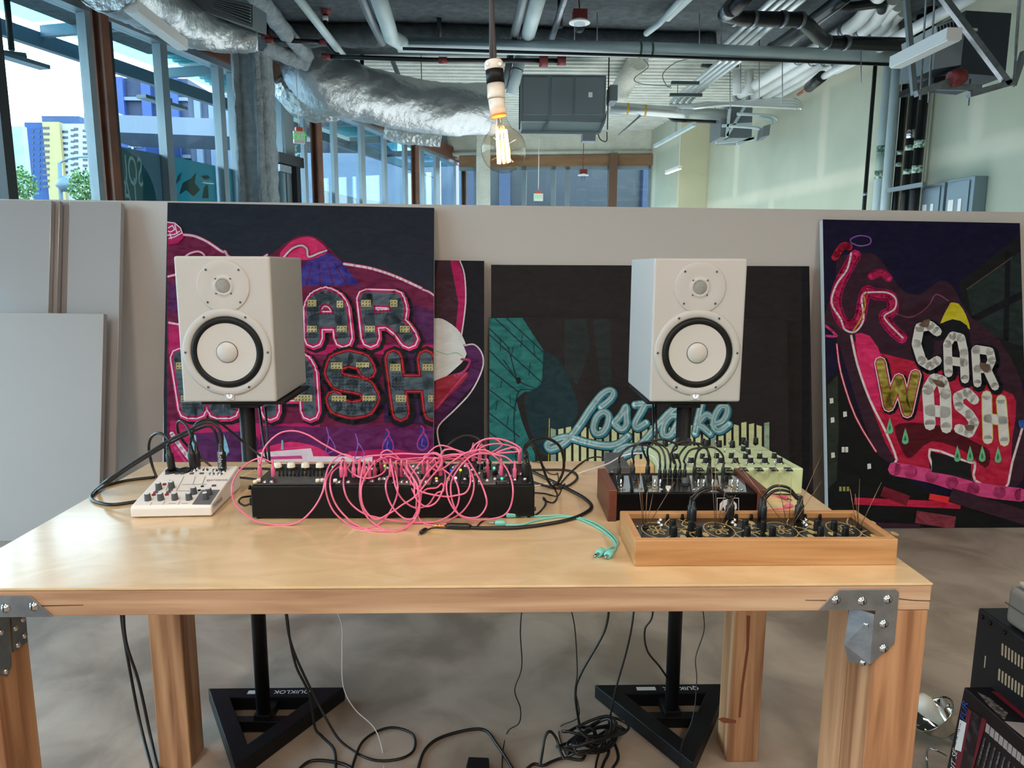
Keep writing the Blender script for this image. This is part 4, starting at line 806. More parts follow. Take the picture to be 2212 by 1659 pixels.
Ls = [[(790, 1000), (850, 950), (868, 908), (838, 895), (785, 930), (720, 1015), (660, 1105), (600, 1185), (540, 1240), (470, 1268), (448, 1240), (490, 1212), (580, 1192), (700, 1225), (820, 1245), (900, 1232), (960, 1185)],
      [(745, 1110), (765, 1060), (805, 1032), (838, 1055), (830, 1115), (800, 1162), (760, 1170), (742, 1140), (745, 1110)], [(872, 1100), (915, 1055), (948, 1000), (950, 1055), (952, 1112), (920, 1142), (880, 1112)],
      [(1098, 930), (1050, 1020), (1008, 1100), (1020, 1132), (1075, 1100)], [(1005, 985), (1110, 975)],
      [(1285, 985), (1210, 1050), (1120, 1150), (1040, 1240), (930, 1310), (880, 1320), (890, 1280), (960, 1250), (1060, 1262), (1180, 1275), (1270, 1240)],
      [(1290, 1060), (1235, 1058), (1190, 1115), (1188, 1178), (1235, 1175), (1290, 1080), (1270, 1150), (1310, 1190)], [(1428, 985), (1405, 1080), (1388, 1165)], [(1490, 1062), (1455, 1050), (1408, 1108), (1440, 1130), (1482, 1168)],
      [(1502, 1112), (1560, 1092), (1592, 1040), (1588, 1000), (1550, 1000), (1512, 1060), (1508, 1128), (1545, 1150), (1602, 1110)]]
p.letter(Ls, 14, [(48, dteal, 4, 5), (34, blu, 4, 5), (32, mteal, 0, 0), (15, lt, -1, -1)], 5); p.letter(Ls, 3, [(0, mteal, 0, 0)], 5)
part('painted_face', p.mb, p.mats, t)
# right painting
y0 = 3.63; q = [(1777, 474), (2203, 482), (2226, 1143), (1786, 1141)]
q[2] = toz(2203, 482, y0); q[3] = toz(1777, 474, y0)
t = canvas('painting', 'large painting on the right with tilted CAR WASH lettering on glowing pink', 'painting', q, y0, we, .04)
p = Paint(q, y0, 1700, 440, 2.2422)
nv = brush('midnight', (24, 18, 48), 6); plum = brush('dark_plum', (58, 32, 46), 8); crim = brush('crimson', (186, 26, 62), 20); grn = brush('jade', (110, 186, 140), 14); yel = brush('yellow', (206, 188, 40), 16); brn = brush('brown', (110, 84, 72), 14); grn2 = brush('dark_olive', (44, 50, 42), 8)
p.poly([(150, 60), (1170, 60), (1200, 1660), (150, 1660)], nv); p.poly([(1080, 190), (1160, 120), (1180, 900), (860, 560), (830, 380)], brush('soft_black', (28, 28, 30), 5)); p.poly([(870, 420), (1060, 280), (1150, 220), (1160, 700), (1000, 640), (900, 560)], brush('night_green', (38, 48, 48), 8))
p.stroke([(1070, 240), (1060, 660)], 26, blk); p.stroke([(900, 560), (1160, 430)], 34, blk); p.stroke([(870, 415), (1090, 260)], 4, brn)
p.poly([(170, 880), (250, 800), (420, 1180), (520, 1300), (700, 1400), (1200, 1450), (1200, 1660), (170, 1660)], brush('night_black', (20, 20, 22), 4)); p.poly([(195, 880), (245, 830), (250, 1100), (240, 1340), (195, 1380)], grn2)
# abstract glowing pink ground
p.poly([(240, 260), (330, 240), (430, 250), (500, 340), (560, 420), (640, 440), (700, 400), (750, 372), (800, 400), (840, 470), (900, 560), (1010, 640), (1110, 800), (1150, 950), (1150, 1130), (1080, 1400), (520, 1270), (380, 1080), (250, 680), (180, 580), (200, 480), (230, 400)], plum, 3)
p.poly([(310, 640), (370, 700), (640, 770), (780, 820), (1040, 900), (1110, 960), (1090, 1140), (1060, 1380), (900, 1340), (880, 1260), (690, 1200), (690, 1290), (530, 1250), (430, 1040), (350, 820)], crim, 2)
p.poly([(330, 630), (400, 640), (470, 780), (450, 1000), (400, 950), (350, 800)], hot, 2)
for pts, w_ in (([(330, 250), (290, 320), (250, 400), (235, 480), (260, 560), (300, 590), (350, 560), (380, 430), (430, 440), (500, 450), (510, 520), (470, 545), (500, 600), (555, 650)], 56), ([(410, 350), (455, 335), (490, 360)], 40)):
    p.stroke(pts, w_, magenta, 4); p.stroke(pts, w_*.55, hot, 4)
p.stroke([(310, 240), (290, 320), (240, 390), (215, 480), (260, 560), (280, 610), (330, 620), (370, 560), (360, 460), (380, 430)], 9, pinkw, 4); p.stroke([(370, 440), (378, 500), (350, 570), (320, 615)], 7, brush('amber', (190, 160, 50)), 3); p.stroke([(390, 430), (480, 430), (525, 460), (520, 510), (470, 545), (500, 590), (560, 650)], 8, pinkw, 4)
p.stroke([(230, 260), (270, 205), (300, 210)], 34, crim, 3); p.stroke([(310, 190), (350, 205), (400, 195), (400, 165), (350, 155), (308, 172), (310, 190)], 6, lilac, 3); p.stroke([(185, 590), (240, 640), (190, 640)], 12, pink2, 2)
p.stroke([(520, 530), (600, 550), (680, 500), (720, 440), (780, 470)], 6, brush('mauve', (130, 70, 90)), 4)
p.stroke([(310, 640), (340, 780), (400, 950), (480, 1110), (530, 1240), (510, 1270), (700, 1310), (690, 1190), (870, 1250), (910, 1260), (910, 1340), (1050, 1385), (1090, 1250), (1140, 1080)], 11, pinkw, 3); p.stroke([(240, 680), (260, 820), (330, 1030), (430, 1200)], 12, crim, 3); p.stroke([(240, 680), (260, 820), (330, 1030), (430, 1200)], 4, pinkw, 3)
p.stroke([(520, 1285), (700, 1320), (900, 1380), (1130, 1410)], 66, pink2, 2); p.poly([(700, 1200), (890, 1260), (890, 1330), (700, 1300)], brush('soft_black', (28, 28, 30)))
p.poly([(600, 1060), (760, 1080), (900, 1150), (980, 1200), (960, 1280), (860, 1200), (700, 1150), (600, 1230), (560, 1200), (520, 1080)], brush('dark_wine', (84, 16, 30), 10), 3)
p.poly([(790, 480), (830, 485), (865, 540), (885, 610), (840, 575), (800, 560), (740, 580)], yel, 2); p.poly([(740, 585), (800, 560), (870, 590), (880, 680), (760, 640)], blk, 2)
WL = [(30, blk, 8, 8), (0, white_p, 0, 0)]
p.letter([[(725, 620), (690, 590), (640, 600), (625, 680), (650, 760), (690, 785), (725, 760)]], 46, WL); p.letter([[(780, 820), (775, 680), (800, 640), (840, 650), (855, 720), (860, 850)], [(780, 760), (855, 770)]], 42, WL); p.letter([[(920, 870), (910, 710)], [(915, 705), (980, 715), (990, 760), (970, 800), (920, 800)], [(965, 800), (1005, 885)]], 40, WL)
p.letter([[(690, 1070), (680, 900), (710, 850), (750, 860), (765, 920), (770, 1085)], [(690, 1000), (765, 1010)]], 56, [(0, white_p, 0, 0)]); p.letter([[(905, 950), (870, 915), (825, 935), (830, 980), (880, 1020), (905, 1060), (880, 1110), (830, 1090)]], 48, [(0, white_p, 0, 0)]); p.letter([[(965, 930), (970, 1140)], [(1035, 950), (1050, 1150)], [(970, 1040), (1045, 1050)]], 44, [(8, brush('yellow_line', (220, 206, 110)), 0, 0), (0, white_p, 0, 0)])
p.letter([[(450, 770), (490, 980), (540, 850), (580, 1010), (620, 830)]], 40, [(34, blk, 6, 6), (20, pinkw, 0, 0), (10, crim, 0, 0), (0, brush('dim_gold', (150, 130, 40), 50), 0, 0)])
for pts in ([(700, 850), (750, 860), (760, 890), (720, 880)], [(930, 770), (980, 780), (970, 820), (935, 800)], [(855, 1070), (905, 1075), (895, 1100), (865, 1095)], [(660, 640), (700, 650), (710, 720), (680, 760), (660, 700)], [(690, 560), (660, 565), (640, 590), (680, 600)]): p.poly(pts, brn if pts[0][0] != 660 else blk, 2)
for x, y in ((495, 1080), (570, 1130), (822, 1215), (883, 1215), (942, 1215), (1018, 1220)): p.poly([(x, y-45), (x+14, y), (x+15, y+25), (x, y+35), (x-15, y+25), (x-12, y)], grn, 3); p.poly([(x, y-10), (x+6, y+8), (x, y+20), (x-6, y+10)], brush('dark_jade', (60, 110, 80)), 2)
for x, y in ((213, 955), (218, 1048), (278, 1020), (220, 1218), (395, 1272)): p.poly([(x-9, y-12), (x+8, y-14), (x+10, y+10), (x-8, y+14)], white_p)
for x in (268, 285): p.poly([(x-6, 1178), (x+8, 1178), (x+8, 1204), (x-6, 1204)], white_p)
for x in (250, 268, 286): p.poly([(x, 1370), (x+12, 1370), (x+12, 1392), (x, 1392)], brush('olive_gold', (150, 150, 70)))
for a in (((340, 1440), (820, 1460), 34, crim), ((480, 1400), (560, 1430), 50, brush('deep_red', (110, 20, 36))), ((700, 1420), (810, 1440), 30, red), ((650, 1520), (780, 1540), 60, brush('dusty_rose', (130, 50, 64))), ((380, 1560), (620, 1570), 40, plum), ((820, 1420), (1150, 1520), 70, plum)): p.stroke([a[0], a[1]], a[2], a[3], 0, True)
p.poly([(1115, 1050), (1150, 1045), (1160, 1090), (1120, 1085)], brush('cobalt', (40, 90, 170)))
part('painted_face', p.mb, p.mats, t)
# ------------------------------------------------------------------ table
TX0, TX1, TY0, TY1 = -.92, .731, 1.13, 1.904
birch = mat('birch_plywood_top', (206, 172, 128), .3, 0, (228, 198, 156), 9, stretch=(.6, 1.2, 1), detail=5, dist=2.2, contrast=(.3, .75), coat=1)
doug = woodmat('fir_rail_wood', (158, 120, 92), (182, 144, 114), (200, 166, 136), 0, 60, .5, 0, 1.2, 1.0)
fir_z = woodmat('fir_post_wood', (138, 92, 62), (172, 124, 88), (196, 150, 112), 2, 44, .5, 0, 1.1, .95)
t = thing('work_table', 'long wooden work table with birch plywood top and steel corner brackets', 'table', (-.1, 1.52, 0))
part('tabletop', MB().box((TX0, TY0, TT-.0045), (TX1, TY1, TT)), birch, t, bevel=.0012)
zb = .7915
mb = MB().box((TX0, TY0+.001, zb), (TX1-.001, TY0+.038, TT-.0052))
part('rail', mb, doug, t, 'front rail of pale fir', bevel=.0015)
part('rail', MB().box((TX0, TY1-.038, zb), (TX1, TY1-.001, TT-.0052)), doug, t)
for x in (TX0, TX1-.038): part('rail', MB().box((x, TY0+.0385, zb), (x+.037, TY1-.0385, TT-.0052)), doug, t)
def postmesh(x0, x1, y0, plies):
    mb = MB(); y = y0
    for w, dx in plies: mb.box((x0+dx, y, 0), (x1+dx, y+w, zb-.0005)); y += w+.004
    return mb
part('leg', postmesh(TX1-.090, TX1-.002, TY0+.002, ((.080, 0), (.082, .0005))), fir_z, t, bevel=.002)
part('leg', postmesh(TX0+.002, TX0+.09, TY0+.002, ((.089, 0),)), fir_z, t, bevel=.002)
part('leg', postmesh(TX0+.002, TX0+.088, TY1-.09, ((.089, 0),)), fir_z, t, bevel=.003)
part('leg', postmesh(TX1-.088, TX1-.002, TY1-.09, ((.089, 0),)), fir_z, t, bevel=.003)
# checks (splits) in the wood
cr = mat('dark_wood_split', (70, 40, 26), .9)
for pts in ([(1942, 1293), (1975, 1296.5), (2010, 1297.5), (2010, 1299), (1975, 1298), (1942, 1294.5)], [(1740, 1296.3), (1785, 1296.5), (1785, 1298), (1740, 1297.2)], [(88, 1308), (180, 1306.6), (180, 1307.6), (88, 1310)]):
    part('rail_split', MB().slab([UY(x, y, TY0+.0004) for x, y in pts], (0, .0008, 0)), cr, t, 'dark drying split')
mb = MB(); mb.slab([UY(x, y, TY1-.0905) for x, y in ((1613, 1330), (1612, 1400), (1601, 1480), (1595, 1550), (1600, 1550), (1607, 1480), (1618, 1400), (1621, 1330))], (0, .001, 0))
mb.slab([UY(x, y, TY1-.0905) for x, y in ((1551, 1553), (1562, 1550), (1590, 1556), (1590, 1562), (1562, 1562))], (0, .001, 0))
part('leg_streak', mb, mat('dark_resin_streak', (120, 62, 38), .6), t, 'dark resin streak')
# brackets
def screws(par, pts, Y=None, x=None, r=.0062):
    for p in pts:
        c = UY(p[0], p[1], Y) if x is None else p
        mb = MB(); ax = (0, -1, 0) if x is None else x
        mb.lathe([(r*1.25, 0), (r*1.25, .001), (r, .0012), (r*.95, .003), (r*.6, .005), (.0002, .0055)], c, ax, 16)
        mb.bar(Vector(c)+Vector(ax)*.0048-Vector((0, 0, r*.5)), Vector(c)+Vector(ax)*.0048+Vector((0, 0, r*.5)), .0015, .002, 1); 
        part('screw', mb, [chrome, black], par)
yb = TY0-.0022
B = zc(1740, 1260, 7.9, [(230, 460), (580, 118), (1545, 105), (1598, 160), (1520, 1040), (1110, 1385), (1200, 470), (980, 462)])
br = part('corner_bracket', MB().slab([UY(x, y, yb) for x, y in B], (0, .002, 0)), steel, t, 'bent galvanised bracket at the right corner', bevel=.0006)
# folded flange along the leg's left side
A = [UY(*zc(1740, 1260, 7.9, [(1192, 530)])[0], yb), UY(*zc(1740, 1260, 7.9, [(1115, 1380)])[0], yb)]
mb = MB(); fx = -.016
x0f = A[0].x
mb.slab([A[0], A[1], A[1]+Vector((-.022, .028, -.012)), A[1]+Vector((-.032, .028, .02)), A[0]+Vector((-.028, .028, .0))], (-.0018, 0, 0))
part('bracket_flange', mb, steel, br)
q = UY(1855, 1319, TY0+.06)
mb = MB().slab([UY(x, y, TY0+.07) for x, y in zc(1740, 1260, 7.9, [(735, 470), (960, 470), (915, 1085), (735, 880)])], (0, .002, 0))
part('bracket_flange', mb, steel, br)
screws(br, zc(1740, 1260, 7.9, [(520, 285), (967, 305), (1405, 272), (1335, 695), (1335, 1115)]), yb)
screws(br, zc(1740, 1260, 7.9, [(785, 545), (885, 555), (760, 825), (855, 865)]), TY0+.07, r=.005)
screws(br, zc(1740, 1260, 7.9, [(1050, 700), (985, 1350)]), TY0+.008, r=.005)
B = zc(0, 1270, 8.294, [(-700, 150), (540, 155), (945, 522), (-300, 530), (-330, 1500), (-760, 1100)])
bl = part('corner_bracket', MB().slab([UY(x, y, yb) for x, y in B], (0, .002, 0)), steel, t, 'galvanised bracket at the left corner', bevel=.0006)
screws(bl, zc(0, 1270, 8.294, [(95, 365), (600, 335)]), yb)
p0, p1 = TX0+.0905, TX0+.093
def sp_(x, y): d = ray(*zc(0, 1270, 8.294, [(x, y)])[0]); return Vector(CAM+d*((p1)/d[0]))
def cl(v): return Vector((v.x, min(max(v.y, TY0-.001), TY0+.16), v.z))
mb = MB().slab([cl(sp_(-260, 530)), cl(sp_(165, 535)), cl(sp_(215, 1400)), cl(sp_(130, 1590)), cl(sp_(-200, 1590))], (-.0018, 0, 0))
part('bracket_flange', mb, steel, bl)
mb = MB().slab([cl(sp_(205, 535)), cl(sp_(470, 535)), cl(sp_(500, 960)), cl(sp_(245, 1150))], (-.0018, 0, 0))
part('bracket_flange', mb, steel, bl)
for x, y in ((275, 720), (435, 850), (320, 1020), (400, 560), (105, 1490), (20, 790)):
    c = cl(sp_(x, y)); mb = MB().lathe([(.006, 0), (.006, .001), (.0045, .0035), (.0003, .0048)], c, (1, 0, 0), 14); part('screw', mb, chrome, bl)

# ------------------------------------------------------------------ speakers
cab_w = mat('matt_white_cabinet', (188, 185, 183), .5, bump=.03, bscale=400); cone_w = mat('white_cone', (200, 196, 193), .4); grille = mat('pale_mesh_grille', (168, 168, 164), .5, .3, bump=.5, bscale=700, bkind='v')
def speaker(loc, rot, label):
    t = thing('studio_speaker', label, 'speaker', loc, 'white speakers on black stands')
    w, h, d = .125, .39, .334; M = Matrix.Translation(loc) @ RZ(rot)
    t.rotation_euler = (0, 0, rot)
    def pt(name, mb, m, lab=None, bev=0, par=None):
        o = part(name, mb, m, par or t, lab, bev, 3)
        if not par: o.matrix_parent_inverse = M.inverted()
        return o
    mb = MB(M).box((-w, 0, 0), (w, d, h)); pt('cabinet', mb, cab_w, None, .006)
    # woofer
    zc_, R = .136, .118
    mb = MB(M).lathe([(R, 0), (R, .0015), (R-.004, .004), (.1, .005), (.0965, .002), (.094, -.002)], (0, 0, zc_), (0, -1, 0), 72, caps=False); bz = pt('woofer_bezel', mb, cab_w)
    mb = MB(M).lathe([(.096, .0012), (.093, .006), (.086, .0085), (.079, .005), (.0772, .0012)], (0, 0, zc_), (0, -1, 0), 72, caps=False); pt('woofer_surround', mb, rubber)
    mb = MB(M).lathe([(.0785, .0035), (.06, .0012), (.03, .0008)], (0, 0, zc_), (0, -1, 0), 64, caps=False)
    mb.lathe([(.0785, .0035), (.055, .0015), (.0285, .0006), (.0001, .0004)], (0, 0, zc_), (0, -1, 0), 64, caps=False); pt('woofer_cone', mb, cone_w)
    mb = MB(M).lathe([(.0288, .001), (.0283, .0022), (.0275, .0022)], (0, 0, zc_), (0, -1, 0), 48, m=1, caps=False)
    mb.lathe([(.0275, .0018), (.024, .0052), (.016, .0082), (.008, .0095), (.0001, .01)], (0, 0, zc_), (0, -1, 0), 48, caps=False); pt('dust_cap', mb, [cone_w, black])
    for k in range(6):
        a = math.pi/3*k; c = (.1085*math.cos(a), -.0045, zc_+.1085*math.sin(a))
        mb = MB(M).lathe([(.0036, 0), (.0034, .0012), (.0028, .0016)], c, (0, -1, 0), 12, 0); mb.lathe([(.0017, .0017), (.0015, .0018)], c, (0, -1, 0), 6, 1); pt('screw', mb, [steel, black], par=bz)
    # tweeter
    zt = .312
    mb = MB(M).lathe([(.0695, .0002), (.069, .0022), (.0665, .0028), (.05, .0022), (.034, .0012), (.027, .0008), (.026, .0016), (.0235, .0026), (.019, .0028), (.0185, .001)], (0, 0, zt), (0, -1, 0), 64, caps=False); tw = pt('tweeter_waveguide', mb, cab_w)
    mb = MB(M).lathe([(.0188, .0012), (.015, .0042), (.009, .0062), (.0001, .007)], (0, 0, zt), (0, -1, 0), 32, caps=False); pt('tweeter_dome', mb, grille)
    for r_, s_ in ((.0425, .0034), (.0195, .0026)):
        for sx in (-1, 1):
            for sz in (-1, 1):
                c = (sx*r_, -.0014 if r_ < .03 else -.0026, zt+sz*r_); mb = MB(M).lathe([(s_, 0), (s_*.9, .0012), (s_*.8, .0015)], c, (0, -1, 0), 12, 0); mb.lathe([(s_*.5, .0016), (s_*.45, .0017)], c, (0, -1, 0), 6, 1); pt('screw', mb, [steel, black], par=tw)
    mb = MB(M).box((-.0125, -.0035, .006), (.0125, 0, .031)); bd = pt('badge', mb, cone_w, None, .001)
    mb = MB(M).lathe([(.0098, 0), (.0098, .0006), (.0086, .0006), (.0086, 0)], (0, -.0035, .0185), (0, -1, 0), 32, 1, caps=False)
    mb.lathe([(.0084, .0001), (.0001, .0002)], (0, -.0035, .0185), (0, -1, 0), 32, 0, caps=False)
    for k in range(3):
        a = math.pi/2+k*math.pi*2/3; v = Vector((math.cos(a), 0, math.sin(a))); o = Vector((0, -.0042, .0185))
        for s_ in (1, -1): mb.bar(o, o+v*.0066*s_, .0009, .0006, 1, up=(0, -1, 0))
        mb.bar(o+v*.0058, o+v*.0068, .0024, .0006, 1, up=(0, -1, 0))
    pt('glowing_logo', mb, [mat('lit_logo', (250, 252, 255), .4, emit=(245, 250, 255), es=.7), mat('logo_grey', (70, 76, 84), .4)], None, 0, bd)
    return t
speaker((-.720, 1.955, .993), .015, 'white studio speaker on the left stand, in front of the pink lettered painting')
speaker((.548, 1.955, .993), .0, 'white studio speaker on the right stand, in front of the black and teal canvases')
def stand(cx, label, stick):
    t = thing('speaker_stand', label, 'speaker stand', (cx, 2.03, 0), 'black triangular speaker stands')
    yb_, ya = 2.115, 1.775; h0, h1 = .0, .045
    c = Vector((cx, yb_, .0225)); A, B, Cc = Vector((cx-.195, yb_, .0225)), Vector((cx+.195, yb_, .0225)), Vector((cx, ya, .0225))
    mb = MB()
    def ring(i): # triangle inset
        cen = (A+B+Cc)/3; return [cen+(p-cen)*i for p in (A, B, Cc)]
    o_, i_ = ring(1.10), ring(.66); vs = []
    for z in (0, .045): vs += [Vector((p.x, p.y, z)) for p in o_]+[Vector((p.x, p.y, z)) for p in i_]
    fs = []
    for k in range(3):
        j = (k+1) % 3
        fs += [(k, 3+k, 3+j, j), (6+k, 6+j, 9+j, 9+k), (k, j, 6+j, 6+k), (3+k, 9+k, 9+j, 3+j)]
    mb.add(vs, fs); b = part('base_frame', mb, blackmetal, t, None, .003)
    mb = MB().box((cx-.105, 1.965, .002), (cx+.105, 1.995, .036)); mb.box((cx-.02, 1.99, .004), (cx+.02, 2.09, .034)); part('cross_bar', mb, blackmetal, t, None, .002)
    pole_y = 2.03 if False else 1.995
    part('pole', MB().cyl((cx, pole_y, .034), (cx, pole_y, .974), .0205, n=32), blackmetal, t)
    part('collar', MB().box((cx-.024, pole_y-.022, .034), (cx+.024, pole_y+.022, .05)), blackmetal, t, None, .002)
    part('top_plate', MB().box((cx-.113, 1.966, .984), (cx+.113, 2.235, .992)).box((cx-.04, 1.975, .972), (cx+.04, 2.06, .984)), blackmetal, t, None, .002)
    zt = .0458; yy = (o_[0].y+i_[0].y)/2
    mb = MB(); 
    letters = 'QUIKLOK'
    mb.text(letters, T(cx+.055, yy, zt) @ RZ(math.pi), .026, 0, .0002)
    part('lettering', mb, mat('white_lettering', (226, 228, 230), .5), b, 'white maker lettering seen upside down')
    mb = MB().box((cx+stick, yy-.009, .045), (cx+stick+.06, yy+.009, .0456)); part('sticker', mb, mat('paper_label', (220, 214, 210), .6), b, 'small white sticker')
    return t
stand(-.690, 'black triangular stand with round pole, carrying the left speaker', -.082)
stand(.530, 'black triangular stand partly behind the right table leg, carrying the right speaker', -.085)
# ------------------------------------------------------------------ things on the table
def knob(t, c, r, h, m, ax=(0, 0, 1), cap=None, name='knob', skirt=None, rib=0, mark=None):
    ms = [m, cap or m, skirt or m]; mb = MB()
    if skirt: mb.lathe([(r*1.55, 0), (r*1.5, h*.12), (r*1.05, h*.3)], c, ax, 20, 2)
    mb.lathe([(r, 0), (r*.98, h*.25), (r*.86, h*.9), (r*.76, h)], c, ax, 20 if not rib else rib, 0, smooth=not rib); mb.lathe([(r*.74, 0), (r*.5, .0004)], Vector(c)+Vector(ax).normalized()*(h), ax, 16, 1)
    if mark: mb.bar(Vector(c)+Vector(ax)*(h+.0006), Vector(c)+Vector(ax)*(h+.0006)+Vector((0, r*.8, 0)), r*.16, .0006, 3); ms.append(mark)
    return part(name, mb, ms, t)
def jack(t, c, r=.0038, ax=(0, 0, 1)):
    mb = MB().lathe([(r*1.25, 0), (r*1.25, .0012), (r, .0014), (r, .0035), (r*.62, .0038), (r*.6, .0005)], c, ax, 12, caps=False); mb.lathe([(r*.6, .001), (.0001, .001)], c, ax, 12, 1, caps=False); return part('jack', mb, [chrome, black], t)
darkgrey_k = mat('dark_grey_knob', (78, 80, 84), .55); lightcap = mat('pale_cap', (210, 212, 214), .5); redb = mat('red_button', (140, 28, 32), .4); wplast = mat('white_plastic', (226, 220, 216), .4)
# --- mixer
MC = Vector((-.757, 1.462, TT)); MR = Matrix.Translation(MC) @ RZ(.05)
t = thing('mixer', 'small white mixer with grey knobs and three black cables standing in it', 'mixer', MC)
w, d, zf, zb_ = .164, .203, .026, .055
mb = MB(MR); prof = [(0, .002), (0, zf*.8), (.006, zf), (.135, zf+(zb_-zf)*.66), (.145, zf+(zb_-zf)*.72), (d-.006, zb_), (d, zb_-.006), (d, .002)]
mb.add([(.0, y, z) for y, z in prof]+[(w, y, z) for y, z in prof], [tuple(range(8)), tuple(reversed(range(8, 16)))]+[(i, i+8, (i+1) % 8+8, (i+1) % 8) for i in range(8)])
part('body', mb, wplast, t, None, .003, 3); part('foot_plate', MB(MR).box((.008, .008, 0), (w-.008, d-.008, .0025)), black, t)
mo = MR @ Vector((0, .006, zf)); mn = (MR.to_3x3() @ Vector((0, -(zb_-zf), d-.012))).normalized()
def mp(x, y): return UPn(270+x/7.21, 900+y/7.21, mo, mn)
for x, y in ((360, 1300), (560, 1295), (780, 1290), (1000, 1290), (530, 1130), (728, 1110), (1075, 1200), (1310, 1215), (1255, 1285)):
    c = mp(x, y); knob(t, c, .0069, .0155, darkgrey_k, mn, lightcap, rib=22)
for x, y in ((613, 1060), (447, 1222), (652, 1218)): part('red_button', MB().lathe([(.0045, 0), (.0045, .002), (.0036, .0026)], mp(x, y), mn, 16), redb, t)
for x, y in ((660, 897), (806, 893), (895, 893), (1040, 893), (1195, 890), (510, 1150), (710, 1150), (480, 1185), (680, 1182), (1385, 1080)): 
    c = mp(x, y); X = (MR.to_3x3() @ Vector((1, 0, 0))); part('switch', MB().bar(c-X*.0042, c+X*.0042, .005, .005, 0, up=mn), darkgrey_k, t)
for x, y in ((1205, 1087), (1157, 1150)): part('small_socket', MB().lathe([(.0036, 0), (.0036, .0012)], mp(x, y), mn, 14), black, t)
for x, y in ((735, 850), (925, 845)): part('combo_socket', MB().lathe([(.0155, 0), (.0155, .003), (.0135, .004), (.006, .002)], mp(x, y), mn, 28), black, t)
for x, y in ((1080, 850), (1130, 815), (1255, 835), (1400, 845), (1350, 900), (1475, 900), (1530, 860)): jack(t, mp(x, y), .0055, mn)
part('grey_panel', MB().slab([mp(*p)+mn*.0004 for p in ((1045, 1368), (1330, 1368), (1480, 1140), (1200, 1140))], -mn*.0005), mat('slate_panel', (104, 104, 108), .5), t)
X = (MR.to_3x3() @ Vector((1, 0, 0))).normalized(); Yv = mn.cross(X)
inkm = mat('grey_ink', (96, 92, 94), .6)
o = part('lettering', MB().text('YAMAHA', axes(mp(1432, 992)+mn*.0006, X, Yv), .0115), inkm, t, 'grey maker name')
part('emblem', MB().lathe([(.0036, .0003), (.0036, .0007), (.003, .0007), (.003, .0003)], mp(1300, 998), mn, 20, caps=False), inkm, t)
for a, b in (((700, 980), (640, 1150)), ((920, 930), (800, 1160)), ((1095, 930), (1060, 1050)), ((1250, 930), (1205, 1050)), ((890, 1060), (1270, 1055)), ((420, 1340), (390, 1380)), ((625, 1320), (590, 1370)), ((860, 1320), (830, 1370)), ((830, 1160), (1010, 1155)), ((680, 1356), (790, 1356)), ((880, 1356), (980, 1352))):
    part('printed_line', MB().bar(mp(*a)+mn*.0002, mp(*b)+mn*.0002, .0007, .0006, 0, up=mn), inkm, t)
sd_ = MR.to_3x3() @ Vector((0, 1, 0)); part('side_lettering', MB().text('YAMAHA', axes(MR @ Vector((w+.0006, .04, .018)), sd_, (0, 0, 1)), .014), inkm, t)
# --- long black rack of modules
RX0, RX1, RY0, RY1, RZt = -.504, .081, 1.452, 1.618, .9145
t = thing('synth_rack', 'long low black case of synth modules buried in pink cables', 'synthesizer', ((RX0+RX1)/2, 1.53, TT))
part('case', MB().box((RX0, RY0, TT+.004), (RX1, RY1, RZt-.003)), mat('satin_black_case', (14, 15, 17), .45, spec=.25, bump=.03, bscale=500), t, None, .003, 3)
for x, y in ((RX0+.012, RY0+.012), (RX1-.012, RY0+.012), (RX0+.012, RY1-.012), (RX1-.012, RY1-.012)): part('foot', MB().cyl((x, y, TT), (x, y, TT+.005), .007), rubber, t)
part('bolt', MB().lathe([(.005, 0), (.004, .004)], UY(541, 1053, 1.455), (-1, 0, 0), 12), black, t); part('bolt', MB().lathe([(.005, 0), (.004, .004)], (RX1, 1.47, .855), (1, 0, 0), 12), mat('red_brown_foot', (90, 34, 30), .5), t)
panelk = mat('dark_module_panel', (30, 31, 34), .4, .2, (44, 45, 48), 30); panelg = mat('silver_module_panel', (128, 124, 120), .35, .7); panelb = mat('black_module_panel', (18, 18, 20), .35)
def rp(x, y, z=RZt): return UZ(500+x/3.253, 900+y/3.253, z)       # zoomed pixel to panel point
rnd = random.Random(11)
mods = [(-.498, -.335, panelb), (-.333, -.27, panelk), (-.268, -.205, panelb), (-.203, -.135, panelg), (-.133, -.075, panelk), (-.073, -.04, panelb), (-.038, .0, panelg), (.002, .03, panelk), (.032, .075, panelb)]
for a, b, m_ in mods:
    md = part('module', MB().box((a, RY0+.006, RZt-.004), (b, RY1-.006, RZt)), m_, t, None, .0008, 1)
    if a > -.34:
        y = RY0+.012
        for x in (a+.004, b-.004): part('screw', MB().lathe([(.0018, 0), (.0015, .0008)], (x, RY0+.0095, RZt), n=8), chrome, md)
for x, y in ((325, 366), (420, 366), (520, 366), (622, 366)): knob(t, rp(x, y), .0095, .0135, ivory, cap=ivory, skirt=black)
part('fader_bank', MB().slab([rp(320, 400), rp(655, 400), rp(650, 470), rp(330, 470)], (0, 0, .0006)), mat('engraved_grey', (84, 84, 84), .5, 0, (60, 60, 62), 90), t)
for k in range(12):
    x = 338+k*27; part('fader', MB().bar(rp(x, 425)+Vector((0, 0, .004)), rp(x+4, 398)+Vector((0, 0, .010)), .0032, .004), black, t)
for x, y in ((168, 468), (192, 458), (606, 460), (638, 458), (730, 460), (1235, 1e9)):
    if y < 1e8: part('button', MB().lathe([(.0045, 0), (.0042, .006), (.0034, .0068)], rp(x, y), n=14), ivory, t)
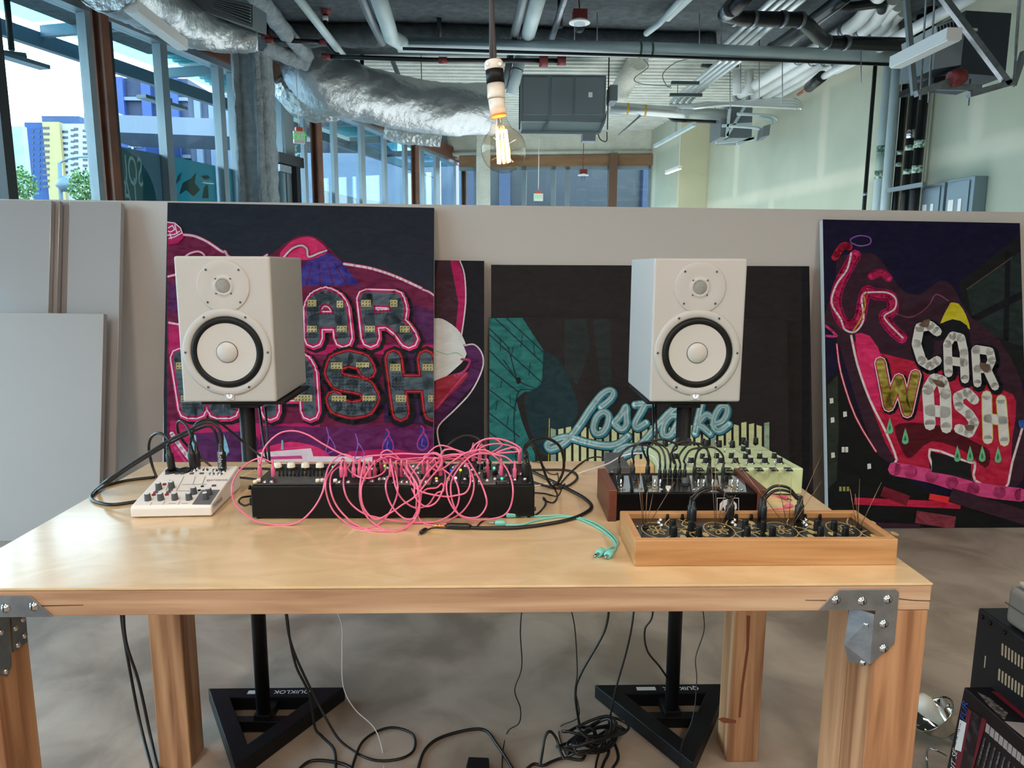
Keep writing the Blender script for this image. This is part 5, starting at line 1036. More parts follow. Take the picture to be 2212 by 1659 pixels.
for x, y in ((236, 462), (285, 460), (760, 462), (822, 462), (1145, 462), (1198, 462), (1235, 462), (1368, 460), (1442, 455), (1520, 448), (1700, 455), (1742, 455), (1797, 450), (1850, 440), (1990, 445), (1960, 420), (2062, 440), (1710, 410), (1742, 400), (1560, 360), (1590, 345), (1640, 440), (1680, 420), (1040, 440), (990, 455), (1100, 430), (1280, 350), (860, 420), (930, 450), (1330, 455)): jack(t, rp(x, y))
kk = 0
while kk < 46:
    x = rnd.uniform(700, 2060); y = rnd.uniform(345, 440); kk += 1
    if rnd.random() < .55: knob(t, rp(x, y), rnd.uniform(.003, .0048), rnd.uniform(.008, .013), black, mark=white)
    else: jack(t, rp(x, y))
for x, y, c in ((1545, 383, (30, 70, 220)), (1650, 436, (40, 80, 230)), (1440, 440, (230, 150, 60)), (1524, 440, (90, 220, 90)), (715, 358, (100, 230, 90)), (1078, 350, (150, 230, 70)), (1800, 372, (80, 220, 170)), (1845, 366, (80, 220, 170)), (1900, 440, (60, 210, 160)), (1610, 380, (190, 220, 60)), (1575, 436, (230, 240, 255))):
    part('lit_button', MB().lathe([(.0028, 0), (.0028, .003), (.0018, .004)], rp(x, y), n=12), mat('led_%d_%d_%d' % c, c, .4, emit=c, es=1.6), t)
part('slot_switch', MB().slab([rp(1862, 436), rp(1925, 436), rp(1920, 416), rp(1866, 416)], (0, 0, .003)), darkgrey_k, t)
part('lettering', MB().text('TILT MINI', axes(rp(1895, 456)+Vector((0, 0, .0006)), (1, 0, 0), (0, 1, 0)), .006), lightcap, t)
part('power_socket', MB().box((RX0-.012, 1.475, .862), (RX0, 1.495, .878)), black, t, None, .002)
# --- bamboo box synth
bam = woodmat('bamboo', (166, 116, 70), (186, 136, 88), (202, 154, 106), 0, 70, .42, .15, .3, 1.2); bam_end = woodmat('bamboo_side', (160, 110, 66), (180, 130, 84), (194, 146, 100), 1, 70, .42, .15, .3, 1.2)
BX0, BX1, BY0, BY1, BZ = .243, .709, 1.204, 1.360, .8885
t = thing('wooden_synth', 'shallow bamboo box with a black and gold panel and spring wires at the front right', 'synthesizer', (.476, 1.28, TT))
part('front_wall', MB().box((BX0, BY0, TT), (BX1, BY0+.014, BZ)), bam, t, None, .0018, 2); part('back_wall', MB().box((BX0, BY1-.014, TT), (BX1, BY1, BZ)), bam, t, None, .0018, 2)
for x in (BX0, BX1-.0145): part('side_wall', MB().box((x, BY0+.0142, TT), (x+.0145, BY1-.0142, BZ)), bam_end, t, None, .0015, 2)
PZ = .8775
part('floor_board', MB().box((BX0+.01, BY0+.01, TT+.001), (BX1-.01, BY1-.01, TT+.006)), bam, t)
gp = part('panel', MB().box((BX0+.0146, BY0+.0142, PZ-.003), (BX1-.0146, BY1-.0142, PZ)), mat('gloss_black_panel', (20, 19, 20), .18), t)
goldi = mat('gold_ink', (206, 180, 122), .4, .35)
cy0, cy1 = BY0+.0145, BY1-.0145
def ok(p): return BX0+.016 < p.x < BX1-.016 and cy0 < p.y < cy1
def gstroke(mb, pts, w=.0017):
    P = spline([Vector(p) for p in pts], 5)
    for a, b in zip(P, P[1:]):
        if ok(a) and ok(b): mb.bar(a, b, w, .0003)
mb = MB(); cyc = (cy0+cy1)/2
for k in range(4):
    cx = BX0+.056+k*.1165
    for r in (.027,):
        gstroke(mb, [(cx+r*math.cos(a*.4), cyc+r*1.5*math.sin(a*.4), PZ+.0002) for a in range(17)])
    for j in range(6):
        a = j*math.pi/3; u = Vector((math.cos(a), 1.4*math.sin(a), 0)); v = Vector((-u.y, u.x, 0))
        c = Vector((cx, cyc, PZ+.0002)); gstroke(mb, [c, c+u*.009+v*.004, c+u*.018, c+u*.009-v*.004, c])
    for j in range(3):
        x = cx+.038+j*.016; s_ = 1 if j % 2 else -1
        gstroke(mb, [(x, cy0+.004, PZ+.0002), (x+.014*s_, cyc-.02, PZ+.0002), (x-.01*s_, cyc, PZ+.0002), (x+.016*s_, cyc+.025, PZ+.0002), (x, cy1-.004, PZ+.0002)], .0020)
    for j in range(5):
        x = cx+.04+j*.011; y = cyc+((j*37) % 7-3)*.012; mb.add([(x+.006*math.cos(a*.7), y+.011*math.sin(a*.7), PZ+.00045) for a in range(9)], [tuple(range(9))])
part('gold_pattern', mb, goldi, gp)
def bp3(x, y, z=PZ): return UZ(1320+x/3.3515, 1040+y/3.3515, z)
for x, y in ((455, 396), (447, 345), (578, 352), (635, 396), (985, 396), (970, 345), (1100, 352), (1168, 396), (1515, 396), (1490, 345), (1613, 352), (1695, 396)): knob(t, bp3(x, y), .0064, .0185, black, rib=18)
for x, y in ((552, 398), (1090, 400), (1620, 400), (408, 270), (515, 270), (908, 270), (1015, 270), (1405, 270), (1512, 270)): knob(t, bp3(x, y), .0032, .009, black)
for k, x0 in enumerate((350, 885, 1400)):
    for j, (dx, dy) in enumerate(((0, 262), (8, 280), (-5, 300), (14, 318), (228-1e-9, 270), (60, 300))):
        if j < 4: jack(t, bp3(x0+dx, dy), .0036)
for k in range(4):
    x = 245+k*516; 
    for dx in (-55, 60): part('brass_stud', MB().sph(bp3(x+dx, 328, PZ+.002), .0022, 10), gold, t)
wirem = mat('spring_wire', (150, 118, 92), .35, .8)
def z2(x, y, Y): return UY(1260+x/4.254, 900+y/4.254, Y)
def z3(x, y, Y): return UY(1320+x/3.3515, 1040+y/3.3515, Y)
sets = [(245, [z3(195, -30, 1.30), z2(500, 190, 1.33), z2(587, 690, 1.29), z2(640, 710, 1.31), z2(838, 600, 1.28)]), (765, [z2(1178, 470, 1.30), z2(1212, 230, 1.33), z2(1310, 660, 1.3), z2(1400, 720, 1.29)]),
        (1285, [z2(1765, 445, 1.3), z2(1380, 380, 1.34), z2(1915, 515, 1.28), z2(2190, 350, 1.32), z2(2190, 590, 1.31)]), (1790, [z3(1730, 55, 1.3), z3(1800, -20, 1.33), z3(1768, 90, 1.27), z3(1958, 5, 1.29)])]
for x, tips in sets:
    for i, tip in enumerate(tips):
        b = bp3(x+i*6-10, 335+((i*5) % 9)); b.z = PZ; part('spring_wire', MB().cyl(b, tip, .0007, .0004, 6), wirem, t)
for k in range(4): part('wire_socket', MB().lathe([(.006, 0), (.005, .003)], bp3(245+k*517, 338), n=16), black, t)
# --- synth with brown wooden cheeks
t = thing('cheek_synth', 'black synth with reddish brown wooden cheeks behind the bamboo box', 'synthesizer', (.397, 1.51, TT))
chk = woodmat('mahogany_cheek', (84, 42, 32), (104, 54, 40), (120, 66, 48), 1, 30, .4, .2)
part('cheek', MB().box((.231, 1.431, TT), (.2495, 1.592, .9085)), chk, t, None, .002); part('cheek', MB().box((.541, 1.431, TT), (.5605, 1.592, .9085)), chk, t, None, .002)
body = part('body', MB().box((.2500, 1.436, TT+.003), (.5405, 1.588, .8985)), mat('deep_black_case', (8, 8, 10), .4, spec=.2), t, None, .001)
CZ = .8987
def cp(x, y, z=CZ): return UZ(1260+x/4.254, 900+y/4.254, z)
mirror = mat('mirror_plate', (200, 204, 206), .12, .95); glassk = glassmat('clear_tube', (236, 236, 232), .7)
for (x0, x1) in ((325, 440), (465, 560), (590, 720), (1000, 1120), (1140, 1250), (1260, 1500)): part('mirror_plate', MB().slab([cp(x0, 695), cp(x1, 695), cp(x1-25, 545), cp(x0-25, 545)], (0, 0, .0008)), mirror, t)
part('centre_panel', MB().slab([cp(735, 695), cp(985, 695), cp(965, 545), cp(725, 545)], (0, 0, .0006)), mat('gloss_black_panel'), t)
for x in (320, 345, 470, 630, 655, 680, 705, 1030, 1055, 1080, 1105, 1185, 1365, 1390, 1415): part('glass_tube', MB().cyl(cp(x, 655), cp(x, 655)+Vector((0, 0, .019)), .0022, n=10), mirror if x % 2 else glassk, t)
for x, y in ((360, 675), (520, 668), (660, 675), (1390, 675), (1240, 640), (610, 640), (1330, 640)): part('gold_disc', MB().lathe([(.006, 0), (.006, .0006)], cp(x, y)+Vector((0, 0, .001)), n=18), gold, t)
for x, y in ((345, 592), (490, 600), (605, 600), (1045, 595), (1175, 602), (1305, 602)): knob(t, cp(x, y), .0068, .0155, black)
knob(t, cp(935, 625), .0075, .015, darkgrey_k, skirt=black); knob(t, cp(440, 690), .003, .01, black); knob(t, cp(575, 690), .003, .01, black)
for x, y in ((348, 688), (718, 690), (1020, 690), (1456, 690), (262, 530)): part('post', MB().lathe([(.003, 0), (.003, .006), (.002, .007)], cp(x, y), n=12), chrome, t)
part('wing_nut', MB().bar(cp(758, 675)+Vector((0, 0, .006)), cp(800, 675)+Vector((0, 0, .006)), .004, .006).cyl(cp(778, 688), cp(778, 688)+Vector((0, 0, .006)), .0025), wplast, t)
def cf(x, y): return UY(1260+x/4.254, 900+y/4.254, 1.4358)
for a, b in (((1230, 748), (1428, 748)), ((1230, 748), (1230, 870)), ((1428, 748), (1428, 870))): part('logo_frame', MB().bar(cf(*a), cf(*b), .0008, .0008), lightcap, t)
part('logo', MB().slab([cf(*p) for p in ((1250, 862), (1255, 800), (1285, 768), (1330, 757), (1375, 768), (1408, 800), (1412, 840), (1398, 862), (1385, 835), (1368, 862), (1300, 862), (1285, 825), (1272, 862))], (0, .0006, 0)), mat('white_logo', (206, 206, 210), .5), t, 'white rounded emblem')
# --- pale green synth
gm = mat('pale_green_enamel', (196, 214, 170), .42); t = thing('green_synth', 'pale green synth with many black and silver knobs at the back right', 'synthesizer', (.55, 1.74, TT))
GX0, GX1, GY0, GY1 = .395, .705, 1.597, 1.895
GZ0, GZ1 = .906, .905
e = UY(1650, 962, GY1); GZ1 = e.z
mb = MB().add([(GX0, GY0, TT+.004), (GX1, GY0, TT+.004), (GX1, GY1, TT+.004), (GX0, GY1, TT+.004), (GX0, GY0, GZ0), (GX1, GY0, GZ0), (GX1+.012, GY1, GZ1), (GX0+.012, GY1, GZ1)], [(0, 3, 2, 1), (4, 5, 6, 7), (0, 1, 5, 4), (1, 2, 6, 5), (2, 3, 7, 6), (3, 0, 4, 7)])
part('body', mb, gm, t, None, .004, 3)
for x, y in ((GX0+.02, GY0+.02), (GX1-.02, GY0+.02), (GX0+.02, GY1-.02), (GX1-.02, GY1-.02)): part('foot', MB().cyl((x, y, TT), (x, y, TT+.006), .008), rubber, t)
go = Vector((GX0, GY0, GZ0+.0002)); gn = Vector((0, GZ0-GZ1, GY1-GY0)).normalized()
def gpt(x, y): return UPn(1260+x/4.254, 900+y/4.254, go, gn)
for x in (990, 1125, 1265, 1398, 1535, 1668, 1803): knob(t, gpt(x, 432), .0072, .0155, black, gn, lightcap, skirt=chrome)
for x, y in ((1095, 385), (1225, 380), (1360, 380), (1490, 385), (1620, 385), (1755, 382), (850, 385), (1515, 345), (1470, 315)): knob(t, gpt(x, y), .0066, .0135, black, gn, lightcap)
for x, y in ((755, 272), (870, 258), (970, 262), (1100, 262), (1130, 276), (1250, 280), (1370, 284), (1470, 252), (1495, 280), (1585, 254)): knob(t, gpt(x, y), .0072, .018, black, gn, cap=darkgrey_k)
for x in (1065, 1195, 1330, 1470, 1610, 1745, 1880):
    c = gpt(x, 487); pl = part('switch_plate', MB().slab([gpt(x-40, 470), gpt(x+22, 470), gpt(x+52, 503), gpt(x-12, 503)], gn*.001), black, t); part('slot', MB().lathe([(.0042, 0), (.0038, .0012)], c+gn*.001-Vector((.004, 0, 0)), gn, 14).lathe([(.0042, 0), (.0038, .0012)], c+gn*.001+Vector((.005, 0, 0)), gn, 14), chrome, pl)
for x, y, dx, h in ((955, 455, -4, .011), (1217, 450, 2, .010), (1497, 455, 0, .010), (1770, 450, -6, .011), (1385, 345, 0, .012), (1297, 330, 2, .013), (1640, 350, 0, .012), (1345, 255, -6, .012), (1215, 255, 0, .012)): part('toggle', MB().cyl(gpt(x, y), gpt(x, y)+gn*h+Vector((dx*.0008, 0, 0)), .0012, .0018, 8).lathe([(.0032, 0), (.003, .0015)], gpt(x, y), gn, 12), chrome, t)
for a, b in (((1560, 308), (1705, 308)), ((1005, 410), (1100, 465)), ((1300, 415), (1400, 470)), ((1575, 410), (1690, 470)), ((1810, 400), (1930, 470)), ((1390, 300), (1450, 340)), ((1050, 300), (1010, 300)), ((700, 300), (760, 300))): part('printed_line', MB().bar(gpt(*a), gpt(*b), .0006, .0005, 0, up=gn), darkgrey_k, t)
part('lettering', MB().text('SYNTRX', axes(gpt(1660, 322)+gn*.0006, (1, 0, 0), (0, 1, 0)), .009), darkgrey_k, t) if False else None
# --- adapter box and wooden block at the back
a = UZ(1322, 1030, TT); t = thing('power_adapter', 'dark grey power adapter with white sticker behind the brown cheek', 'power adapter', (a.x+.05, 1.8, TT))
x0, x1 = UY(1324, 1010, 1.72).x, UY(1362, 1010, 1.72).x
part('body', MB().box((x0, 1.72, TT), (x1, 1.86, TT+.036)), darkgrey_k, t, None, .003); part('sticker', MB().box((x0+.016, 1.7195, TT+.006), (x1-.004, 1.72, TT+.02)), white, t)
x0, x1 = UY(1370, 1010, 1.74).x, UY(1414, 1010, 1.74).x
solo('wooden_block', MB().box((x0, 1.74, TT), (x1, 1.80, TT+.034)), mat('pale_block_wood', (214, 184, 140), .5), 'small pale wooden block between the adapter and the green synth', 'block', bevel=.002)
# ------------------------------------------------------------------ hanging bulb
t = thing('pendant_bulb', 'bare globe bulb glowing orange in a white socket on a dark cord', 'light bulb', UY(1087, 313, 1.55))
Yb = 1.55
def q_(x, y): return UY(1000+x/4.15, y/4.15, Yb)
cen = q_(365, 1345); r = (q_(567, 1345)-q_(163, 1345)).length/2; top = q_(320, 1040); axv = (top-cen).normalized(); L_ = (top-cen).length
prof = []
for i in range(25):
    a = -math.pi/2+i*(math.pi*.83)/24; prof.append((max(1e-4, r*math.cos(a)), r*math.sin(a)))
r0, h0 = prof[-1]; prof += [(r0*.86, h0+(L_-h0)*.3), (.0165, h0+(L_-h0)*.65), (.0145, L_)]
gb_ = glassmat('amber_bulb_glass', (255, 247, 238), .8); part('glass_globe', MB().lathe(prof, cen, axv, 48, caps=False), gb_, t)
fil = mat('glowing_filament', (255, 190, 100), .5, emit=(255, 186, 98), es=60)
side = axv.cross(Vector((0, 1, 0))).normalized()
fb, ft = q_(368, 1460), q_(345, 1170)
for k in range(8):
    a = k*math.pi/4; off = side*(.0120*math.cos(a))+Vector((0, 1, 0))*(.0115*math.sin(a)); part('filament', MB().cyl(fb+off, ft+off*.8, .0021, n=8), fil, t)
part('glass_stem', MB().cyl(ft, top, .004, .006, 10), glassmat('clear_tube'), t); part('support_wire', MB().cyl(fb, ft, .0006, n=6), steel, t)
wb = mat('white_porcelain', (226, 216, 204), .35)
part('amber_ring', MB().lathe([(.0165, 0), (.017, .003), (.015, .005)], top-axv*.001, axv, 24), mat('amber_plastic', (226, 130, 60), .4), t)
a1, b1 = q_(318, 1035), q_(300, 890); part('socket', MB().cyl(a1, b1, .0160, .0168, 28), wb, t)
a2, b2 = q_(300, 888), q_(293, 750); part('socket', MB().lathe([(.0178, 0), (.0182, .004), (.0176, .03), (.0176, (b2-a2).length)], a2, b2-a2, 28), wb, t)
a3 = q_(282, 628); part('black_band', MB().cyl(b2, a3, .0182, .0182, 28), rubber, t)
a4 = q_(272, 540); part('cord_clamp', MB().lathe([(.0190, 0), (.0190, .014), (.016, .0185), (.008, .0195)], a3, a4-a3, 28), wb, t, None, .001)
for x in (217, 330): part('screw', MB().lathe([(.0034, 0), (.003, .0015)], q_(x, 595)-Vector((0, .0165, 0)), (0, -1, 0), 12), chrome, t)
part('cord', MB().tube(spline([a4, q_(282, 480), q_(265, 200), q_(258, 0), q_(256, -140), Vector((q_(256, -140).x, Yb, 3.76))], 8), .0048, 12), mat('dark_cord', (58, 50, 52), .6), t)
ld = bpy.data.lights.new('bulb_light', 'POINT'); ld.energy = 1.6; ld.color = (1, .66, .36); ld.shadow_soft_size = .012; lo = bpy.data.objects.new('bulb_light', ld); COL.objects.link(lo); lo.location = (fb+ft)/2; lo.parent = t; lo.matrix_parent_inverse = t.matrix_basis.inverted()
# ------------------------------------------------------------------ things at the lower right
ZT = .62
A = UZ(2113, 1312, ZT); Bp = UZ(2245, 1405, ZT); dv = (Bp-A).normalized(); nrm = Vector((dv.y, -dv.x, 0))
if nrm.x > 0: nrm = -nrm
Cc = A+dv*.5; t = thing('vented_case', 'black metal case with two rows of vertical slots at the lower right', 'equipment case', Vector((A.x, A.y, 0)))
vb = mat('satin_black_steel', (20, 22, 28), .4)
part('case', MB().slab([Z(A, 0), Z(Cc, 0), Z(Cc, ZT), Z(A, ZT)], -nrm*.45), vb, t, None, .004)
o = A+nrm*.0008
def vp_(x, y): return UPn(1960+x/3.96, 1240+y/3.96, o, nrm)
for k in range(12): part('slot', MB().slab([vp_(812+k*28, 592+k*19), vp_(824+k*28, 600+k*19), vp_(820+k*28, 700+k*19), vp_(808+k*28, 692+k*19)], nrm*.0012), mat('slot_beige', (170, 160, 140), .6), t)
for k in range(12): part('slot', MB().slab([vp_(785+k*28, 808+k*20), vp_(798+k*28, 816+k*20), vp_(792+k*28, 915+k*20), vp_(779+k*28, 907+k*20)], nrm*.0012), mat('slot_beige'), t)
part('slot', MB().slab([vp_(668, 700), vp_(675, 702), vp_(665, 802), vp_(659, 800)], nrm*.0012), mat('slot_beige'), t)
for x, y in ((640, 368), (708, 420), (830, 500)): part('screw', MB().lathe([(.005, 0), (.004, .003)], vp_(x, y), nrm, 12), black, t)
ga = UZ(2152, 1343, ZT+.001); cg = mat('office_grey_plastic', (130, 132, 130), .5); t = thing('grey_device', 'grey plastic device with a paler lid lying on the black vented case', 'device', Z(ga, ZT))
gn2 = -nrm; P0 = ga+gn2*.015; mb = MB().slab([Z(P0, ZT+.001), Z(P0+dv*.4, ZT+.001), Z(P0+dv*.4, ZT+.085), Z(P0, ZT+.085)], gn2*.36); part('base', mb, cg, t, None, .014, 4)
mb = MB().slab([Z(P0+dv*.012+gn2*.012, ZT+.086), Z(P0+dv*.39+gn2*.012, ZT+.086), Z(P0+dv*.39+gn2*.35, ZT+.086), Z(P0+dv*.012+gn2*.35, ZT+.086)], (0, 0, .012)); part('lid', mb, mat('pale_grey_lid', (176, 174, 166), .5), t, None, .005, 3)
part('seam', MB().bar(Z(P0, ZT+.045)+nrm*.0005, Z(P0+dv*.4, ZT+.045)+nrm*.0005, .002, .002), mat('dark_seam', (80, 82, 82), .6), t)
# printed box
ZB = .47; A2 = UZ(2083, 1484, ZB); B2 = UZ(2215, 1602, ZB); d2 = (B2-A2).normalized(); n2 = Vector((d2.y, -d2.x, 0)); n2 = -n2 if n2.x > 0 else n2
t = thing('product_box', 'black product box with red stripe, blue letters and white barcode sticker', 'box', Z(A2, 0))
ink = mat('box_black_card', (20, 18, 24), .35); rdk = mat('box_dark_red', (110, 28, 40), .4); bl_ = mat('box_blue', (30, 80, 170), .4)
part('carton', MB().slab([Z(A2-d2*.06, 0), Z(A2+d2*.36, 0), Z(A2+d2*.42, ZB), Z(A2, ZB)], -n2*.14), ink, t, None, .002)
o2 = A2+n2*.0008
def bx(x, y): return UPn(1960+x/3.96, 1240+y/3.96, o2, n2)
def bpq(nm, pts, m, lab=None, e=.0006): part(nm, MB().slab([bx(*p) for p in pts], n2*e), m, t, lab)
bpq('red_stripe', [(520, 1150), (680, 1250), (560, 1680), (400, 1660)], rdk); bpq('picture', [(555, 1170), (640, 1225), (545, 1680), (455, 1660)], mat('box_picture', (26, 22, 30), .3, 0, (60, 56, 66), 40, contrast=(.5, .6)), None, .0012)
bpq('barcode_sticker', [(452, 1245), (508, 1275), (462, 1520), (408, 1500)], white, None, .001)
for k in range(14): y = 1262+k*16; bpq('bar', [(460-k*4.0, y), (470-k*4.0, y+3), (468-k*4.0, y+4+(k*5) % 7), (457-k*4.0, y+3+(k*5) % 7)], black, None, .0014)
for k in range(9):
    x, y = 680+k*38, 1275+k*34; bpq('icon', [(x, y), (x+30, y+26), (x+20, y+96), (x-12, y+70)], mat('icon_grey', (170, 164, 164), .5), None, .001)
vv = (bx(490, 1090)-bx(470, 1240)).normalized(); hh = d2
for txt, pos, sz, m_ in (('FUR', (492, 1170), .026, bl_), ('RIT SE', (402, 1600), .021, lightcap)):
    part('lettering', MB().text(txt, axes(bx(*pos)+n2*.001, vv, n2.cross(vv)), sz), m_, t)
for k in range(7):
    x, y = 660+k*42, 1400+k*40; c = bx(x-20, y+90)+n2*.001; part('small_print', MB().text(['UNIT TYPE', 'OUTPUT', 'POWER', 'VOLTAGE', 'MODE', 'LEVEL', 'RANGE'][k], axes(c, vv, n2.cross(vv)), .014), lightcap, t) if False else bpq('small_print', [(x, y), (x+12, y+10), (x-48, y+240), (x-60, y+230)], mat('print_grey', (70, 66, 72), .5, 0, (120, 116, 120), 120, contrast=(.48, .52)))
tz = ZB+.0007
def bt(x, y): return UZ(1960+x/3.96, 1240+y/3.96, tz)
for pts, m_ in (([(600, 1010), (700, 1060), (860, 1190), (830, 1250), (690, 1120)], mat('box_mesh_print', (60, 56, 58), .4, 0, (130, 124, 124), 150, contrast=(.45, .55))), ([(720, 1005), (770, 1010), (1000, 1190), (1000, 1240)], rdk), ([(830, 1260), (1000, 1275), (1000, 1400)], mat('icon_grey'))):
    part('top_print', MB().slab([bt(*p) for p in pts], (0, 0, .0005)), m_, t)
# clamp lamp on the floor
c = UZ(2016, 1543, .09); t = thing('clamp_lamp', 'shiny reflector clamp lamp lying on the floor beyond the right table leg', 'lamp', Z(c, 0))
ax_ = (UY(1990, 1530, c.y)-UY(2045, 1590, c.y)).normalized()+Vector((0, .25, .0)); ax_.normalize()
rm = mat('polished_aluminium', (206, 204, 198), .08, 1)
part('reflector', MB().lathe([(.014, -.065), (.035, -.055), (.052, -.03), (.062, 0), (.067, .003), (.060, 0), (.050, -.029), (.032, -.052)], c, ax_, 40, caps=False), rm, t)
part('bulb', MB().lathe([(.010, -.04), (.013, -.02), (.026, .02), (.029, .04), (.023, .058), (.001, .066)], c, ax_, 24), mat('opal_bulb', (232, 226, 214), .3), t)
part('socket', MB().cyl(c-ax_*.105, c-ax_*.062, .013, .015, 20), mat('socket_grey', (120, 120, 118), .4), t)
P = [UZ(2045, 1632, .05), UZ(2020, 1620, .06), UZ(2004, 1618, .05), UZ(2002, 1640, .02), UZ(2006, 1670, .006)]
part('wire_handle', MB().tube(spline(P, 6), .003, 8), chrome, t)
# ------------------------------------------------------------------ cables
pinkc = mat('pink_rubber', (236, 116, 152), .4); pinkd = mat('pink_plug', (214, 96, 132), .5); tealc = mat('mint_rubber', (118, 196, 186), .4); blackc = mat('black_cable', (20, 20, 22), .38); whitec = mat('white_cable', (226, 220, 224), .4)
def P3(px, py, Y, r=.0016, fl=TT):
    p = UY(px, py, Y)
    if p.z < fl+r: p = UZ(px, py, fl+r)
    return p
def plug(t, base, ax, r, h, m, tip=None, name='plug', boot=True, tipm=None):
    ax = Vector(ax).normalized(); base = Vector(base); mb = MB().lathe([(r*.92, 0), (r, .0015), (r, h*.72), (r*.86, h*.76), (r*.62, h*.8)]+([(r*.55, h*1.05), (r*.36, h*1.15)] if boot else [(r*.5, h)]), base, ax, 16)
    o = part(name, mb, m, t)
    if tip: part('metal_tip', MB().lathe([(.0001, -tip), (r*.3, -tip*.95), (r*.22, -tip*.85), (r*.38, -tip*.7), (r*.38, 0)], base, ax, 12), tipm or chrome, t)
    return base+ax*h*1.02
def patch(lab, A, B, mid, r=.0018, m=pinkc, pm=pinkd, grp='pink patch cables', nm='patch_cable', ph=.027, pr=.0044, z=RZt, yfront=1.43, fn=None, jit=0):
    """A, B: zoomed pixels of the plugs' feet on the panel; mid: zoomed pixels of the wire between, optional third value = depth"""
    fn = fn or rp
    ends = []; t = thing(nm, lab, 'cable', (0, 0, 0), grp)
    for E_ in (A, B):
        b = fn(E_[0], E_[1], z) if fn is rp else fn(E_[0], E_[1]); b = b+Vector((0, 0, .003)); lean = Vector((E_[2] if len(E_) > 2 else 0, 0, 1)); e = plug(t, b, lean, pr, ph, pm); ends.append((e, b, lean.normalized()))
    pts = [ends[0][0]-ends[0][2]*.004, ends[0][0]+ends[0][2]*.008]
    for q in mid: pts.append(P3(q[0], q[1], q[2] if len(q) > 2 else yfront, r))
    pts += [ends[1][0]+ends[1][2]*.008, ends[1][0]-ends[1][2]*.004]
    part('wire', MB().tube(spline(pts, 7), r, 8), m, t)
    c = ends[0][1]; t.location = c
    for ch in t.children: ch.matrix_parent_inverse = Matrix.Translation(-c)
    return t
def Zp(pts, yb=1.52, yf=1.43):      # zoomed rack pixels -> full pixels with a depth: behind the front edge above the panel, in front below it
    out = []
    for x, y, *d in pts:
        Y = d[0] if d else (yf if y > 455 else (yb if y < 380 else yb+(yf-yb)*(y-380)/75)); out.append((500+x/3.253, 900+y/3.253, Y))
    return out
